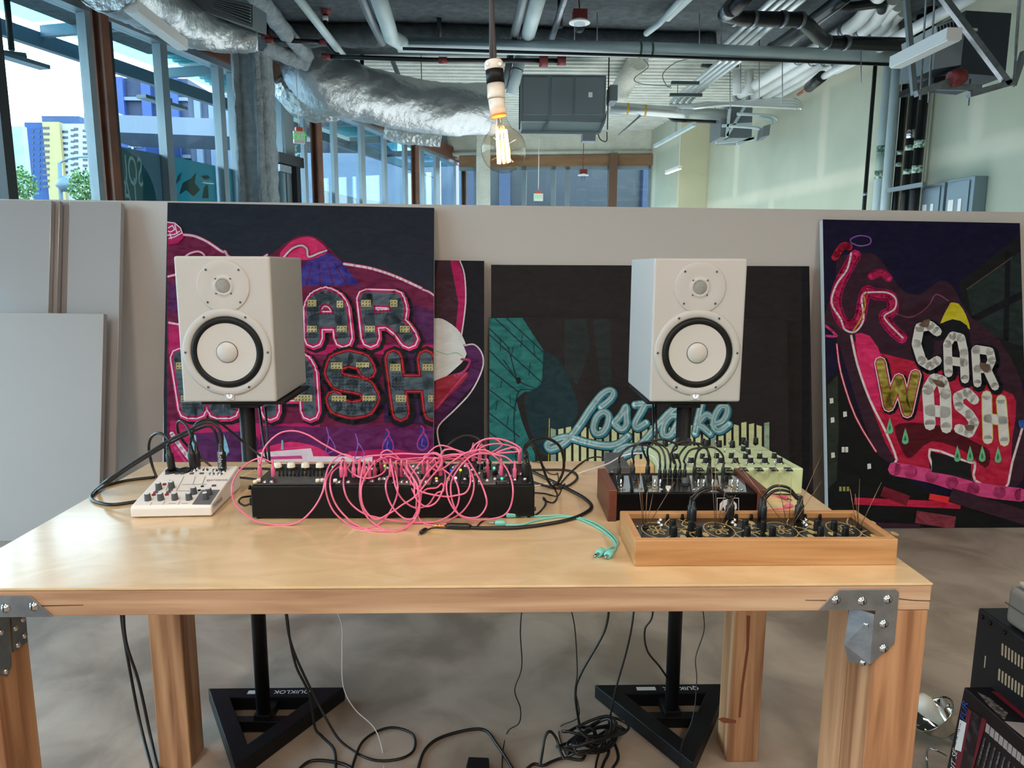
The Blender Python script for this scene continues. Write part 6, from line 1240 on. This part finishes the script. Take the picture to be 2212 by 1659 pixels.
C_ = [
 ('tallest pink cable arching up from the left end of the rack', (202, 428), (905, 432), [(203, 330), (235, 215), (330, 122), (430, 100), (530, 125), (640, 190), (750, 250), (850, 292), (900, 330)]),
 ('pink cable looping far out to the left of the rack', (295, 432), (860, 432), [(280, 320), (200, 293), (110, 330), (35, 410), (3, 500), (15, 590), (70, 665), (170, 732), (290, 758), (400, 760), (490, 730), (580, 640), (640, 530), (660, 430), (690, 340), (770, 268), (840, 280)]),
 ('pink cable with a wide round loop low in the middle', (775, 436), (1120, 430), [(745, 330), (700, 380), (662, 460), (672, 560), (715, 660), (790, 735), (870, 778), (940, 785), (1020, 765), (1100, 690), (1155, 580), (1168, 480), (1140, 350), (1115, 330)]),
 ('pink cable hanging lowest in front of the rack', (800, 432), (1160, 434), [(770, 340), (705, 400), (695, 500), (730, 610), (800, 700), (890, 770), (990, 800), (1100, 806), (1200, 796), (1290, 720), (1320, 600), (1300, 470), (1200, 330)]),
 ('pink cable from the middle left crossing low to the right', (862, 436), (1380, 432), [(840, 330), (795, 400), (790, 500), (830, 600), (930, 680), (1080, 720), (1230, 740), (1330, 745), (1450, 735), (1560, 670), (1600, 560), (1560, 430), (1420, 330)]),
 ('pink cable diving from the middle to the table top', (938, 436), (1235, 432), [(930, 320), (905, 470), (905, 590), (950, 700), (1040, 775), (1150, 808), (1230, 770), (1290, 690), (1330, 580), (1320, 450), (1250, 340)]),
 ('pink cable in a tall narrow loop left of centre', (970, 436), (1197, 434), [(985, 330), (1070, 290), (1120, 370), (1085, 470), (1100, 570), (1150, 660), (1230, 720), (1310, 690), (1320, 560), (1270, 420), (1210, 330)]),
 ('pink cable sagging gently across the upper middle', (775, 430), (1055, 400), [(790, 300), (830, 380), (900, 425), (980, 430), (1060, 400), (1085, 350)]),
 ('pink cable arcing from the middle cluster to the far right plugs', (1008, 436), (1895, 420), [(1020, 320), (1100, 280), (1190, 300), (1320, 290), (1500, 295), (1640, 290), (1760, 250), (1850, 280), (1890, 320)]),
 ('pink cable making a wide S through the centre of the tangle', (1055, 400), (1345, 434), [(1060, 250), (1110, 240), (1200, 320), (1280, 440), (1290, 560), (1360, 630), (1440, 600), (1490, 500), (1500, 400), (1440, 290), (1370, 320)]),
 ('pink cable running flat along the tops of the plugs', (900, 436), (1430, 420), [(890, 310), (950, 280), (1060, 270), (1200, 260), (1330, 265), (1430, 262), (1480, 300), (1450, 360)]),
 ('pink cable with a small round loop right of centre', (1120, 432), (1470, 420), [(1120, 310), (1150, 480), (1200, 580), (1290, 640), (1380, 620), (1440, 540), (1490, 520), (1480, 470), (1440, 500), (1370, 510), (1300, 560), (1260, 420), (1400, 260), (1480, 280)]),
 ('pink cable in a big oval right of centre', (1160, 434), (1470, 424), [(1180, 330), (1240, 420), (1320, 520), (1490, 560), (1580, 553), (1650, 530), (1680, 450), (1660, 340), (1580, 280), (1500, 290)]),
 ('pink cable drooping low under the right half', (1197, 434), (1800, 426), [(1210, 310), (1400, 330), (1530, 300), (1640, 330), (1700, 440), (1690, 560), (1620, 670), (1500, 740), (1400, 762), (1320, 720), (1300, 600), (1340, 450), (1500, 280), (1650, 270), (1760, 300)]),
 ('pink cable with the large right hand loop', (1235, 434), (1700, 300), [(1230, 310), (1330, 300), (1440, 210), (1530, 215), (1640, 280), (1730, 420), (1785, 550), (1790, 630), (1740, 700), (1660, 710), (1580, 670), (1520, 560), (1520, 440), (1600, 330), (1680, 250)]),
 ('pink cable ending the tangle at the far right', (1345, 434), (1990, 440), [(1360, 320), (1450, 380), (1560, 310), (1660, 250), (1780, 235), (1850, 280), (1930, 360), (1975, 480), (1970, 600), (1930, 680), (1850, 715), (1700, 725), (1600, 690), (1545, 560), (1560, 420), (1700, 270), (1900, 275), (1975, 320)]),
 ('pink cable arching high over the right end', (1430, 420), (2025, 330), [(1450, 290), (1520, 270), (1650, 260), (1720, 190), (1800, 155), (1900, 160), (2000, 200), (2035, 240), (1960, 250), (1860, 255), (1990, 215), (2030, 270)]),
 ('second high pink arch over the right end', (1470, 420), (2025, 332), [(1490, 240), (1560, 230), (1680, 260), (1780, 205), (1880, 190), (1980, 215), (2030, 262)]),
 ('short pink arch between the right plugs', (1745, 330), (1895, 424), [(1745, 210), (1765, 200), (1800, 250), (1870, 265), (1900, 310)]),
 ('pink cable looping behind the right plugs', (1700, 320), (1800, 426), [(1710, 240), (1760, 170), (1850, 158), (1900, 200), (1850, 240), (1790, 270), (1800, 320)]),
 ('pink cable curving steeply through the centre', (1008, 436), (1380, 434), [(1000, 320), (940, 420), (910, 520), (930, 640), (1010, 720), (1110, 680), (1200, 620), (1290, 560), (1390, 440), (1480, 330), (1440, 290), (1390, 330)]),
]
for i, (lab, A, B, mid) in enumerate(C_): 
    yf = 1.440-.0032*((i*7) % 11); patch(lab, A, B, Zp(mid, 1.5+.008*(i % 5), yf))
# spare pink cable lying at the far right behind the bamboo box
def lay(lab, pts, r, m, cat='cable', grp=None, nm='cable', ends=(), Y=None, n=8, fl=TT, sub=8, cutends=True):
    P = []
    for q in pts:
        if len(q) > 2: P.append(P3(q[0], q[1], q[2], r, fl))
        else: P.append(UZ(q[0], q[1], fl+r))
    t = thing(nm, lab, cat, P[0], grp); S_ = spline(P, sub); part('wire', MB().tube(S_, r, n), m, t)
    for which, fn in ends:
        if which == 0: fn(t, P[0], (S_[0]-S_[2]).normalized())
        else: fn(t, P[-1], (S_[-1]-S_[-3]).normalized())
    return t
def endplug(r, h, m, tip=.014, tipm=None):
    def f(t, p, d):   # wire leaves plug; d points out of the wire
        p = Vector(p); p.z = max(p.z, TT+r+.0003); d = Vector((d.x, d.y, max(d.z, -.02))); d.normalize()
        mb = MB().lathe([(r*.5, -.002), (r, h*.15), (r, h*.85), (r*.8, h)], p, d, 16); part('plug', mb, m, t); part('metal_tip', MB().lathe([(r*.42, 0), (r*.42, tip*.7), (r*.26, tip*.82), (r*.4, tip*.92), (.0001, tip)], p+d*h, d, 12), tipm or chrome, t)
    return f
z2f = lambda pts: zc(1260, 900, 4.254, pts)
lay('loose pink cable end lying behind the bamboo box, upper of the two', z2f([(1560, 722), (1650, 718), (1750, 722), (1815, 742)]), .0016, pinkc, ends=[(1, endplug(.0042, .02, pinkd))], grp='loose pink cables', nm='patch_cable')
lay('loose pink cable end lying behind the bamboo box, lower of the two', z2f([(1580, 862), (1680, 856), (1770, 848), (1850, 838)]), .0016, pinkc, ends=[(1, endplug(.0042, .02, pinkd))], grp='loose pink cables', nm='patch_cable')
z1f = lambda pts: zc(860, 940, 3.95, pts)
# mint cables
lay('mint green cable lying on the table, upper left plug raised', z1f([(1010, 695), (1200, 690), (1400, 686), (1560, 708), (1700, 760), (1800, 830), (1860, 890), (1868, 940), (1800, 965), (1745, 1005)]), .0022, tealc, ends=[(0, endplug(.0068, .022, tealc)), (1, endplug(.007, .020, tealc))], grp='mint green cables', nm='patch_cable')
lay('mint green cable lying on the table, lower left plug flat', z1f([(912, 765), (1050, 765), (1180, 728), (1350, 700), (1500, 705), (1660, 765), (1790, 850), (1855, 925), (1850, 980), (1815, 1020)]), .0022, tealc, ends=[(0, endplug(.0055, .020, tealc)), (1, endplug(.007, .020, tealc, .008))], grp='mint green cables', nm='patch_cable')
# thick black cable with gold jack
lay('thick black cable with gold jack plug in front of the rack', z1f([(618, 790), (760, 793), (1000, 790), (1250, 762), (1450, 722), (1580, 672), (1650, 612), (1600, 545), (1480, 475), (1300, 385), (1140, 308)]), .0038, blackc, ends=[(0, endplug(.0062, .048, blackc, .032, mat('gold_plating', (230, 180, 110), .2, 1)))], nm='jack_cable', n=12)
lay('thin black cable with small barrel plug lying before the jack plug', z1f([(240, 815), (268, 800), (330, 790), (620, 800), (720, 735), (820, 702), (1000, 700), (1170, 682), (1240, 620), (1262, 560), (1240, 530), (1250, 555), (1320, 575), (1360, 520), (1340, 470)]), .0016, blackc, ends=[(0, endplug(.0045, .022, blackc, .009))], nm='power_cable')
# black cables right of the rack
def up(lab, foot, pts, r, h=.034, pr=.006, fn=z1f, Yp=None, m=blackc, nm='audio_cable', fl=TT, grp=None):
    b = UZ(*fn([foot[:2]])[0], foot[2]); t = thing(nm, lab, 'cable', b, grp); e = plug(t, b, foot[3] if len(foot) > 3 else (0, 0, 1), pr, h, m); P = [e-Vector((0, 0, .003)), e+Vector((0, 0, .006))]
    for q in pts:
        x, y = fn([q[:2]])[0]; P.append(P3(x, y, q[2], r, fl) if len(q) > 2 else UZ(x, y, fl+r))
    part('wire', MB().tube(spline(P, 8), r, 10), m, t); return t
up('black cable rising from the right end of the rack and falling behind it', (1080, 360, RZt+.002), [(1080, 100, 1.52), (1150, 42, 1.54), (1260, 25, 1.56), (1370, 85, 1.58), (1412, 200, 1.6), (1405, 320, 1.62), (1350, 420), (1290, 440)], .0033, .042, .0065)
up('second black cable from the right end of the rack curling across the table', (1100, 340, RZt+.002), [(1090, 120, 1.55), (1120, 80, 1.57), (1180, 120, 1.6), (1230, 260, 1.62), (1280, 390, 1.63), (1340, 450), (1450, 432), (1528, 370), (1500, 318), (1400, 296), (1140, 296)], .003, .04, .006)
for lab, pts, r in (('thin black lead with a wavy end right of the rack', [(1140, 225), (1220, 240), (1280, 320), (1340, 335), (1360, 325), (1370, 380)], .0013), ('black cable leaving the rack low at the right', [(1150, 400), (1250, 430), (1380, 455), (1420, 420)], .0028), ('black cable crossing the table towards the cheek synth', [(1380, 420), (1460, 330), (1560, 240), (1640, 195), (1720, 188), (1790, 220), (1850, 290)], .0022), ('thin black lead lying right of the rack', [(1150, 490), (1250, 498), (1360, 518), (1400, 440)], .0016), ('small looped thin black lead right of the rack', [(1340, 460), (1360, 520), (1330, 575), (1260, 560), (1240, 530), (1262, 590), (1200, 660), (1150, 690)], .0016)):
    lay(lab, z1f(pts), r, blackc)
lay('black cable arching behind the right part of the rack', [(1030, 1000, 1.66), (960, 985, 1.66), (975, 955, 1.68), (1005, 941, 1.7), (1035, 950, 1.7), (1050, 985, 1.68), (1060, 1000, 1.66)], .003, blackc)
lay('white cable running diagonally from the rack to the cheek synth', z1f([(1150, 440), (1350, 395), (1560, 320)])+[(1310, 1003, 1.66), (1345, 985, 1.6), (1384, 979, 1.57), (1410, 986, 1.56), (1422, 1003, 1.555), (1421, 1022, 1.55)], .0018, whitec)
# cheek synth patch leads
cpf = lambda x, y: cp(x, y)
def short(lab, A, B, mid, grp='black leads on the cheek synth', z=None, base=None, ph=.024, pr=.0044, r=.0023):
    t = thing('patch_lead', lab, 'cable', (0, 0, 0), grp); e = []
    for q in (A, B):
        b = cp(q[0], q[1], base or CZ) if base is None else q; b = Vector(b)+Vector((0, 0, .002)); e.append((b, plug(t, b, (0, 0, 1), pr, ph, blackc)))
    c = e[0][0]; P = [e[0][1]-Vector((0, 0, .003)), e[0][1]+Vector((0, 0, .008))]+[UY(*z2f([m_[:2]])[0], m_[2]) for m_ in mid]+[e[1][1]+Vector((0, 0, .008)), e[1][1]-Vector((0, 0, .003))]
    part('wire', MB().tube(spline(P, 8), r, 8), blackc, t); t.location = c
    for ch in t.children: ch.matrix_parent_inverse = Matrix.Translation(-c)
short('outermost black lead at the left of the cheek synth', (328, 545), (700, 572), [(335, 370, 1.54), (400, 290, 1.55), (500, 258, 1.56), (600, 270, 1.56), (690, 330, 1.55)])
short('black lead from the second left plug over to the centre row', (458, 545), (748, 572), [(450, 330, 1.55), (490, 260, 1.56), (600, 232, 1.56), (700, 270, 1.56), (745, 350, 1.55)])
short('black lead from the third left plug to the centre row', (585, 545), (795, 572), [(545, 300, 1.55), (560, 250, 1.56), (650, 238, 1.57), (760, 290, 1.57), (800, 400, 1.55)])
short('tallest black lead over the cheek synth', (595, 540), (842, 572), [(590, 300, 1.56), (640, 225, 1.57), (740, 212, 1.57), (840, 245, 1.57), (860, 290, 1.57), (805, 340, 1.56), (830, 420, 1.55)])
short('black lead from the centre to the far right plug', (930, 572), (1283, 545), [(925, 400, 1.55), (980, 310, 1.55), (1090, 285, 1.55), (1200, 285, 1.55), (1275, 345, 1.55)])
short('black lead arching between centre and the right pair', (885, 572), (1150, 545), [(880, 360, 1.56), (960, 260, 1.56), (1050, 245, 1.56), (1130, 285, 1.56), (1150, 360, 1.55)])
short('black lead crossing behind the right arch', (842, 572), (1020, 545), [(815, 330, 1.57), (870, 245, 1.57), (980, 230, 1.57), (1060, 270, 1.57), (1040, 350, 1.56)])
short('steep black lead to the right middle plug', (1020, 548), (1160, 545), [(1040, 340, 1.56), (1090, 290, 1.56), (1135, 300, 1.56), (1165, 380, 1.56)])
# leads on the bamboo synth
def short2(lab, A, B, mid):
    t = thing('patch_lead', lab, 'cable', (0, 0, 0), 'black leads on the bamboo synth'); e = []
    for q in (A, B):
        b = UZ(*zc(1320, 1040, 3.3515, [q])[0], PZ)+Vector((0, 0, .003)); e.append((b, plug(t, b, (0, 0, 1), .0062, .035, blackc)))
    c = e[0][0]; y = c.y; P = [e[0][1]-Vector((0, 0, .003)), e[0][1]+Vector((0, 0, .006))]+[UY(*zc(1320, 1040, 3.3515, [m_])[0], y+(e[1][0].y-y)*k/len(mid)) for k, m_ in enumerate(mid)]+[e[1][1]+Vector((0, 0, .006)), e[1][1]-Vector((0, 0, .003))]
    part('wire', MB().tube(spline(P, 8), .0027, 10), blackc, t); t.location = c
    for ch in t.children: ch.matrix_parent_inverse = Matrix.Translation(-c)
short2('left back black arch on the bamboo synth', (572, 280), (866, 272), [(590, 110), (650, 60), (720, 42), (790, 60), (845, 110)])
short2('left front black arch on the bamboo synth', (592, 296), (848, 282), [(600, 130), (650, 80), (720, 56), (780, 64), (835, 110)])
short2('right back black arch on the bamboo synth', (1083, 272), (1368, 272), [(1100, 100), (1160, 45), (1220, 32), (1290, 50), (1345, 110)])
short2('right front black arch on the bamboo synth', (1100, 285), (1350, 282), [(1120, 120), (1170, 75), (1235, 62), (1300, 80), (1345, 125)])
# mixer cables
mf = lambda pts: zc(270, 900, 7.21, pts)
def mcab(lab, foot, pts, r, h, pr, lean=(0, 0, 1)):
    b = mp(*foot)+mn*.002; t = thing('audio_cable', lab, 'cable', b, 'black cables of the mixer'); lean = Vector(lean).normalized(); e = plug(t, b, lean, pr, h, blackc); P = [e-lean*.003, e+lean*.006]
    for q in pts: P.append(P3(*mf([q[:2]])[0], q[2], r) if len(q) > 2 else UZ(*mf([q[:2]])[0], TT+r))
    part('wire', MB().tube(spline(P, 8), r, 10), blackc, t); return t
mcab('black cable arching left from the leftmost mixer plug', (735, 838), [(690, 390, 1.63), (640, 310, 1.64), (520, 255, 1.65), (410, 320, 1.66), (372, 450, 1.67), (385, 600, 1.68), (430, 780, 1.69), (490, 935)], .0032, .05, .0085, (-.1, 0, 1))
mcab('black cable looping up from the second mixer plug', (1070, 812), [(1030, 340, 1.63), (990, 200, 1.64), (920, 100, 1.65), (850, 70, 1.66), (812, 130, 1.67), (835, 260, 1.68), (900, 370, 1.69), (1000, 480, 1.7), (1180, 640, 1.72), (1340, 775)], .003, .05, .0085, (-.08, 0, 1))
t = mcab('long black cable from the hidden mixer plug over to the rack', (1130, 790), [(1055, 330, 1.66), (1065, 190, 1.66), (1140, 85, 1.66), (1270, 42, 1.67), (1440, 75, 1.68), (1640, 220, 1.7), (1850, 400, 1.72), (2060, 570, 1.72), (2280, 730, 1.72)], .003, .046, .0075)
t = mcab('thick black cable curving left from the fourth mixer plug', (1520, 835), [(1510, 360, 1.64), (1480, 220, 1.64), (1400, 120, 1.64), (1290, 90, 1.64), (1130, 140, 1.64), (900, 260, 1.64), (650, 390, 1.63), (330, 590, 1.62), (0, 800, 1.61), (-300, 1010, 1.6), (-440, 1130), (-530, 1240), (-470, 1320), (-200, 1370), (180, 1322)], .0036, .055, .0095)
part('lettering', MB().text('Roland', axes(mp(1520, 835)+Vector((0, -.0104, .027)), (0, 0, -1), (1, 0, 0)), .014), lightcap, t, 'white maker lettering')
lay('second thick black cable following the first to the left', mf([(1485, 520, 1.66), (1430, 350, 1.66), (1390, 210, 1.66), (1300, 150, 1.66), (1150, 190, 1.66), (900, 310, 1.66), (600, 470, 1.66), (300, 650, 1.65), (0, 840, 1.63), (-330, 1080, 1.6)])+mf([(-440, 1160), (-500, 1230), (-350, 1100), (0, 1000), (470, 940)]), .0034, blackc, grp='black cables of the mixer', nm='audio_cable')
lay('black cable on the table between mixer and rack, rear', [(516, 1012), (560, 1012), (600, 1014), (640, 1014)], .003, blackc); lay('black cable on the table between mixer and rack, front', [(516, 1031), (545, 1034), (566, 1037)], .0026, blackc)
lay('power lead plugged into the left end of the rack', [(541, 1088, 1.485), (528, 1092, 1.48), (516, 1084, 1.48), (522, 1075, 1.48), (540, 1072, 1.5), (548, 1070, 1.55)], .0022, blackc)
lay('thin cream wire on the table behind the mixer', [(520, 1030), (548, 1016), (580, 1004), (620, 1000)], .001, ivory)
# cables hanging down behind the speakers and under the table
g = 'black cables hanging from the speakers'
for lab, pts in (('left of two black cables below the left speaker', [(560, 880, 2.12), (566, 930, 2.1), (574, 985, 2.06), (585, 1050, 2.0), (600, 1200, 1.97), (620, 1330, 1.95), (626, 1380, 1.95), (640, 1440, 1.95), (668, 1500, 1.95), (680, 1570, 1.95), (695, 1590, 1.95), (722, 1620), (725, 1665)]), ('right of two black cables below the left speaker', [(573, 880, 2.12), (577, 930, 2.1), (582, 990, 2.06), (590, 1060, 2.0), (605, 1200, 1.97), (618, 1330, 1.95), (632, 1400, 1.95), (672, 1490, 1.95), (706, 1555, 1.93), (740, 1605), (800, 1640), (860, 1640), (894, 1620), (890, 1585), (840, 1572), (785, 1600), (760, 1660)])):
    lay(lab, pts, .0038, blackc, grp=g, fl=0, nm='speaker_cable')
for lab, pts in (('left of two thin black cables below the right speaker', [(1410, 860, 2.14), (1411, 900, 2.1), (1410, 950, 2.06), (1402, 1050, 2.0), (1395, 1200, 1.97), (1410, 1320, 1.95), (1393, 1360, 1.95), (1398, 1405, 1.95), (1425, 1440, 1.95), (1442, 1465, 1.98)]), ('right of two thin black cables below the right speaker', [(1416, 860, 2.14), (1417, 900, 2.1), (1418, 950, 2.06), (1410, 1050, 2.0), (1380, 1200, 1.97), (1368, 1330, 1.93), (1355, 1400, 1.93), (1330, 1490, 1.93), (1312, 1575, 1.92), (1290, 1640), (1285, 1680)])):
    lay(lab, pts, .003, blackc, grp=g, fl=0, nm='speaker_cable')
g = 'cables hanging beyond the back edge of the table'
for lab, pts, r, m in (('left of two thick black cables beside the left back leg', [(262, 1300, 1.95), (263, 1340, 1.95), (272, 1400, 1.94), (300, 1550, 1.92), (328, 1662, 1.9)], .0042, blackc), ('right of two thick black cables beside the left back leg', [(266, 1300, 1.95), (272, 1385, 1.94), (300, 1475, 1.92), (325, 1590, 1.9), (342, 1664, 1.88)], .0042, blackc),
    ('thin white cable hanging between the left stand and the middle', [(722, 1310, 1.93), (738, 1350, 1.93), (739, 1400, 1.93), (741, 1480, 1.93), (765, 1530, 1.93), (808, 1572, 1.9), (826, 1622), (829, 1670)], .0014, whitec),
    ('thin kinked black cable hanging near the middle', [(1128, 1310, 1.93), (1124, 1365, 1.93), (1127, 1440, 1.93), (1112, 1490, 1.92), (1124, 1530, 1.92), (1121, 1562, 1.92), (1097, 1580), (1086, 1625), (1085, 1670)], .0018, blackc),
    ('thin black cable hanging into the tangle', [(1232, 1310, 1.93), (1242, 1360, 1.93), (1247, 1450, 1.93), (1243, 1490, 1.93), (1250, 1547, 1.92), (1212, 1568), (1208, 1590), (1222, 1630)], .0018, blackc),
    ('thick black cable bending into the tangle', [(1316, 1310, 1.95), (1305, 1365, 1.95), (1255, 1455, 1.94), (1243, 1500, 1.93), (1252, 1570, 1.92), (1256, 1605)], .0038, blackc),
    ('thin black cable hanging over the base of the right stand', [(1517, 1310, 1.93), (1521, 1360, 1.93), (1503, 1420, 1.9), (1505, 1470, 1.88), (1497, 1548, 1.85), (1472, 1612, 1.80), (1468, 1670, 1.7)], .0016, blackc)):
    lay(lab, pts, r, m, grp=g, fl=0, nm='hanging_cable')
fz = lambda pts: zc(1080, 1480, 4.608, pts)
rnd = random.Random(4)
c = UZ(*fz([(930, 640)])[0], .0)
t = thing('cable_tangle', 'coiled bundle of black cable heaped on the floor between the stands', 'cable', c)
for k in range(9):
    P = []; ra = rnd.uniform(.05, .10); rb = rnd.uniform(.022, .045); ph = rnd.uniform(0, 6); cx, cy = rnd.uniform(-.03, .03), rnd.uniform(-.02, .02); tl = .55+rnd.uniform(-.3, .3); zz = .012+k*.0055
    for i in range(15):
        a = i/14*2*math.pi*1.02+ph; u, v = ra*math.cos(a), rb*math.sin(a); P.append((c.x+cx+u*math.cos(tl)-v*math.sin(tl), c.y+cy+u*math.sin(tl)+v*math.cos(tl), zz+.01*math.sin(a*2+k)+.012*abs(math.sin(a+k))))
    part('coil', MB().tube(spline(P, 5), .0042, 8), blackc, t)
part('tie', MB().tube([(c.x-.012+.02*math.cos(a*.8), c.y+.01, .032+.03*math.sin(a*.8)) for a in range(9)], .006, 8), blackc, t)
g = 'loose black cables on the floor'
for lab, pts in (('tall arched black cable left of the tangle', [(400, 800, 1.75), (425, 640, 1.78), (450, 510, 1.8), (500, 462, 1.81), (560, 530, 1.82), (600, 650, 1.8), (640, 740, 1.78)]), ('black cable curving out of the tangle at left', [(270, 830), (340, 785), (430, 800), (520, 760), (640, 725), (800, 745), (850, 700)]), ('black cable end trailing right of the tangle', [(1085, 330), (1110, 500), (1165, 640), (1175, 740), (1120, 830)]), ('black cable trailing down from the tangle', [(1080, 560), (1080, 680), (1040, 760), (1010, 840)])):
    lay(lab, [q if len(q) == 2 else q for q in [(fz([p[:2]])[0]+tuple(p[2:])) for p in pts]], .0042, blackc, grp=g, fl=0, nm='floor_cable')
for lab, pts in (('black cable arc on the floor in the middle', [(900, 1675), (918, 1620), (960, 1590), (1040, 1575), (1075, 1610), (1110, 1665)]), ('black cable arc at the bottom beside the left stand', [(640, 1668), (675, 1643), (740, 1650), (775, 1672)])): lay(lab, pts, .0045, blackc, grp=g, fl=0, nm='floor_cable')
c = UZ(1030, 1655, 0); solo('power_brick', MB().slab([Z(UZ(1006, 1672, 0), 0), Z(UZ(1058, 1676, 0), 0), Z(UZ(1056, 1650, 0), 0), Z(UZ(1012, 1648, 0), 0)], (0, 0, .02)), black, 'black power brick at the bottom edge between the stands', 'power adapter', bevel=.003)
# ------------------------------------------------------------------ ceiling lamps over and behind the table
lamp_w = mat('lamp_diffuser', (255, 244, 225), .5, emit=(255, 236, 208), es=6)
def linear(a, b, lab, e=26, col=(1, .91, .80), wd=.22, grp=None):
    a, b = Vector(a), Vector(b); mid = (a+b)/2; L = (b-a).length
    t = thing('linear_lamp', lab, 'lamp', mid, grp)
    part('housing', MB().bar(a+Vector((0, 0, .035)), b+Vector((0, 0, .035)), wd, .06), white, t)
    part('diffuser', MB().bar(a, b, wd*.8, .008), lamp_w, t)
    ld = bpy.data.lights.new('lamp_light', 'AREA'); ld.shape = 'RECTANGLE'; ld.size = wd; ld.size_y = L; ld.energy = e; ld.color = col
    lo = bpy.data.objects.new('lamp_light', ld); COL.objects.link(lo); d = (b-a).normalized()
    lo.matrix_world = axes(mid-Vector((0, 0, .012)), d.cross(Vector((0, 0, 1))), d)
    if (lo.matrix_world.to_3x3() @ Vector((0, 0, -1))).z > 0: lo.matrix_world = axes(mid-Vector((0, 0, .012)), -d.cross(Vector((0, 0, 1))), d)
linear((-1.5, -3.2, 3.1), (-1.3, 1.2, 3.1), 'left of the three long linear lamps behind and above the viewer', 62)
linear((.2, -4.2, 3.1), (.2, .4, 3.1), 'middle of the three long linear lamps behind and above the viewer', 52)
linear((1.7, -3.2, 3.1), (1.9, 1.2, 3.1), 'right of the three long linear lamps behind and above the viewer', 62)
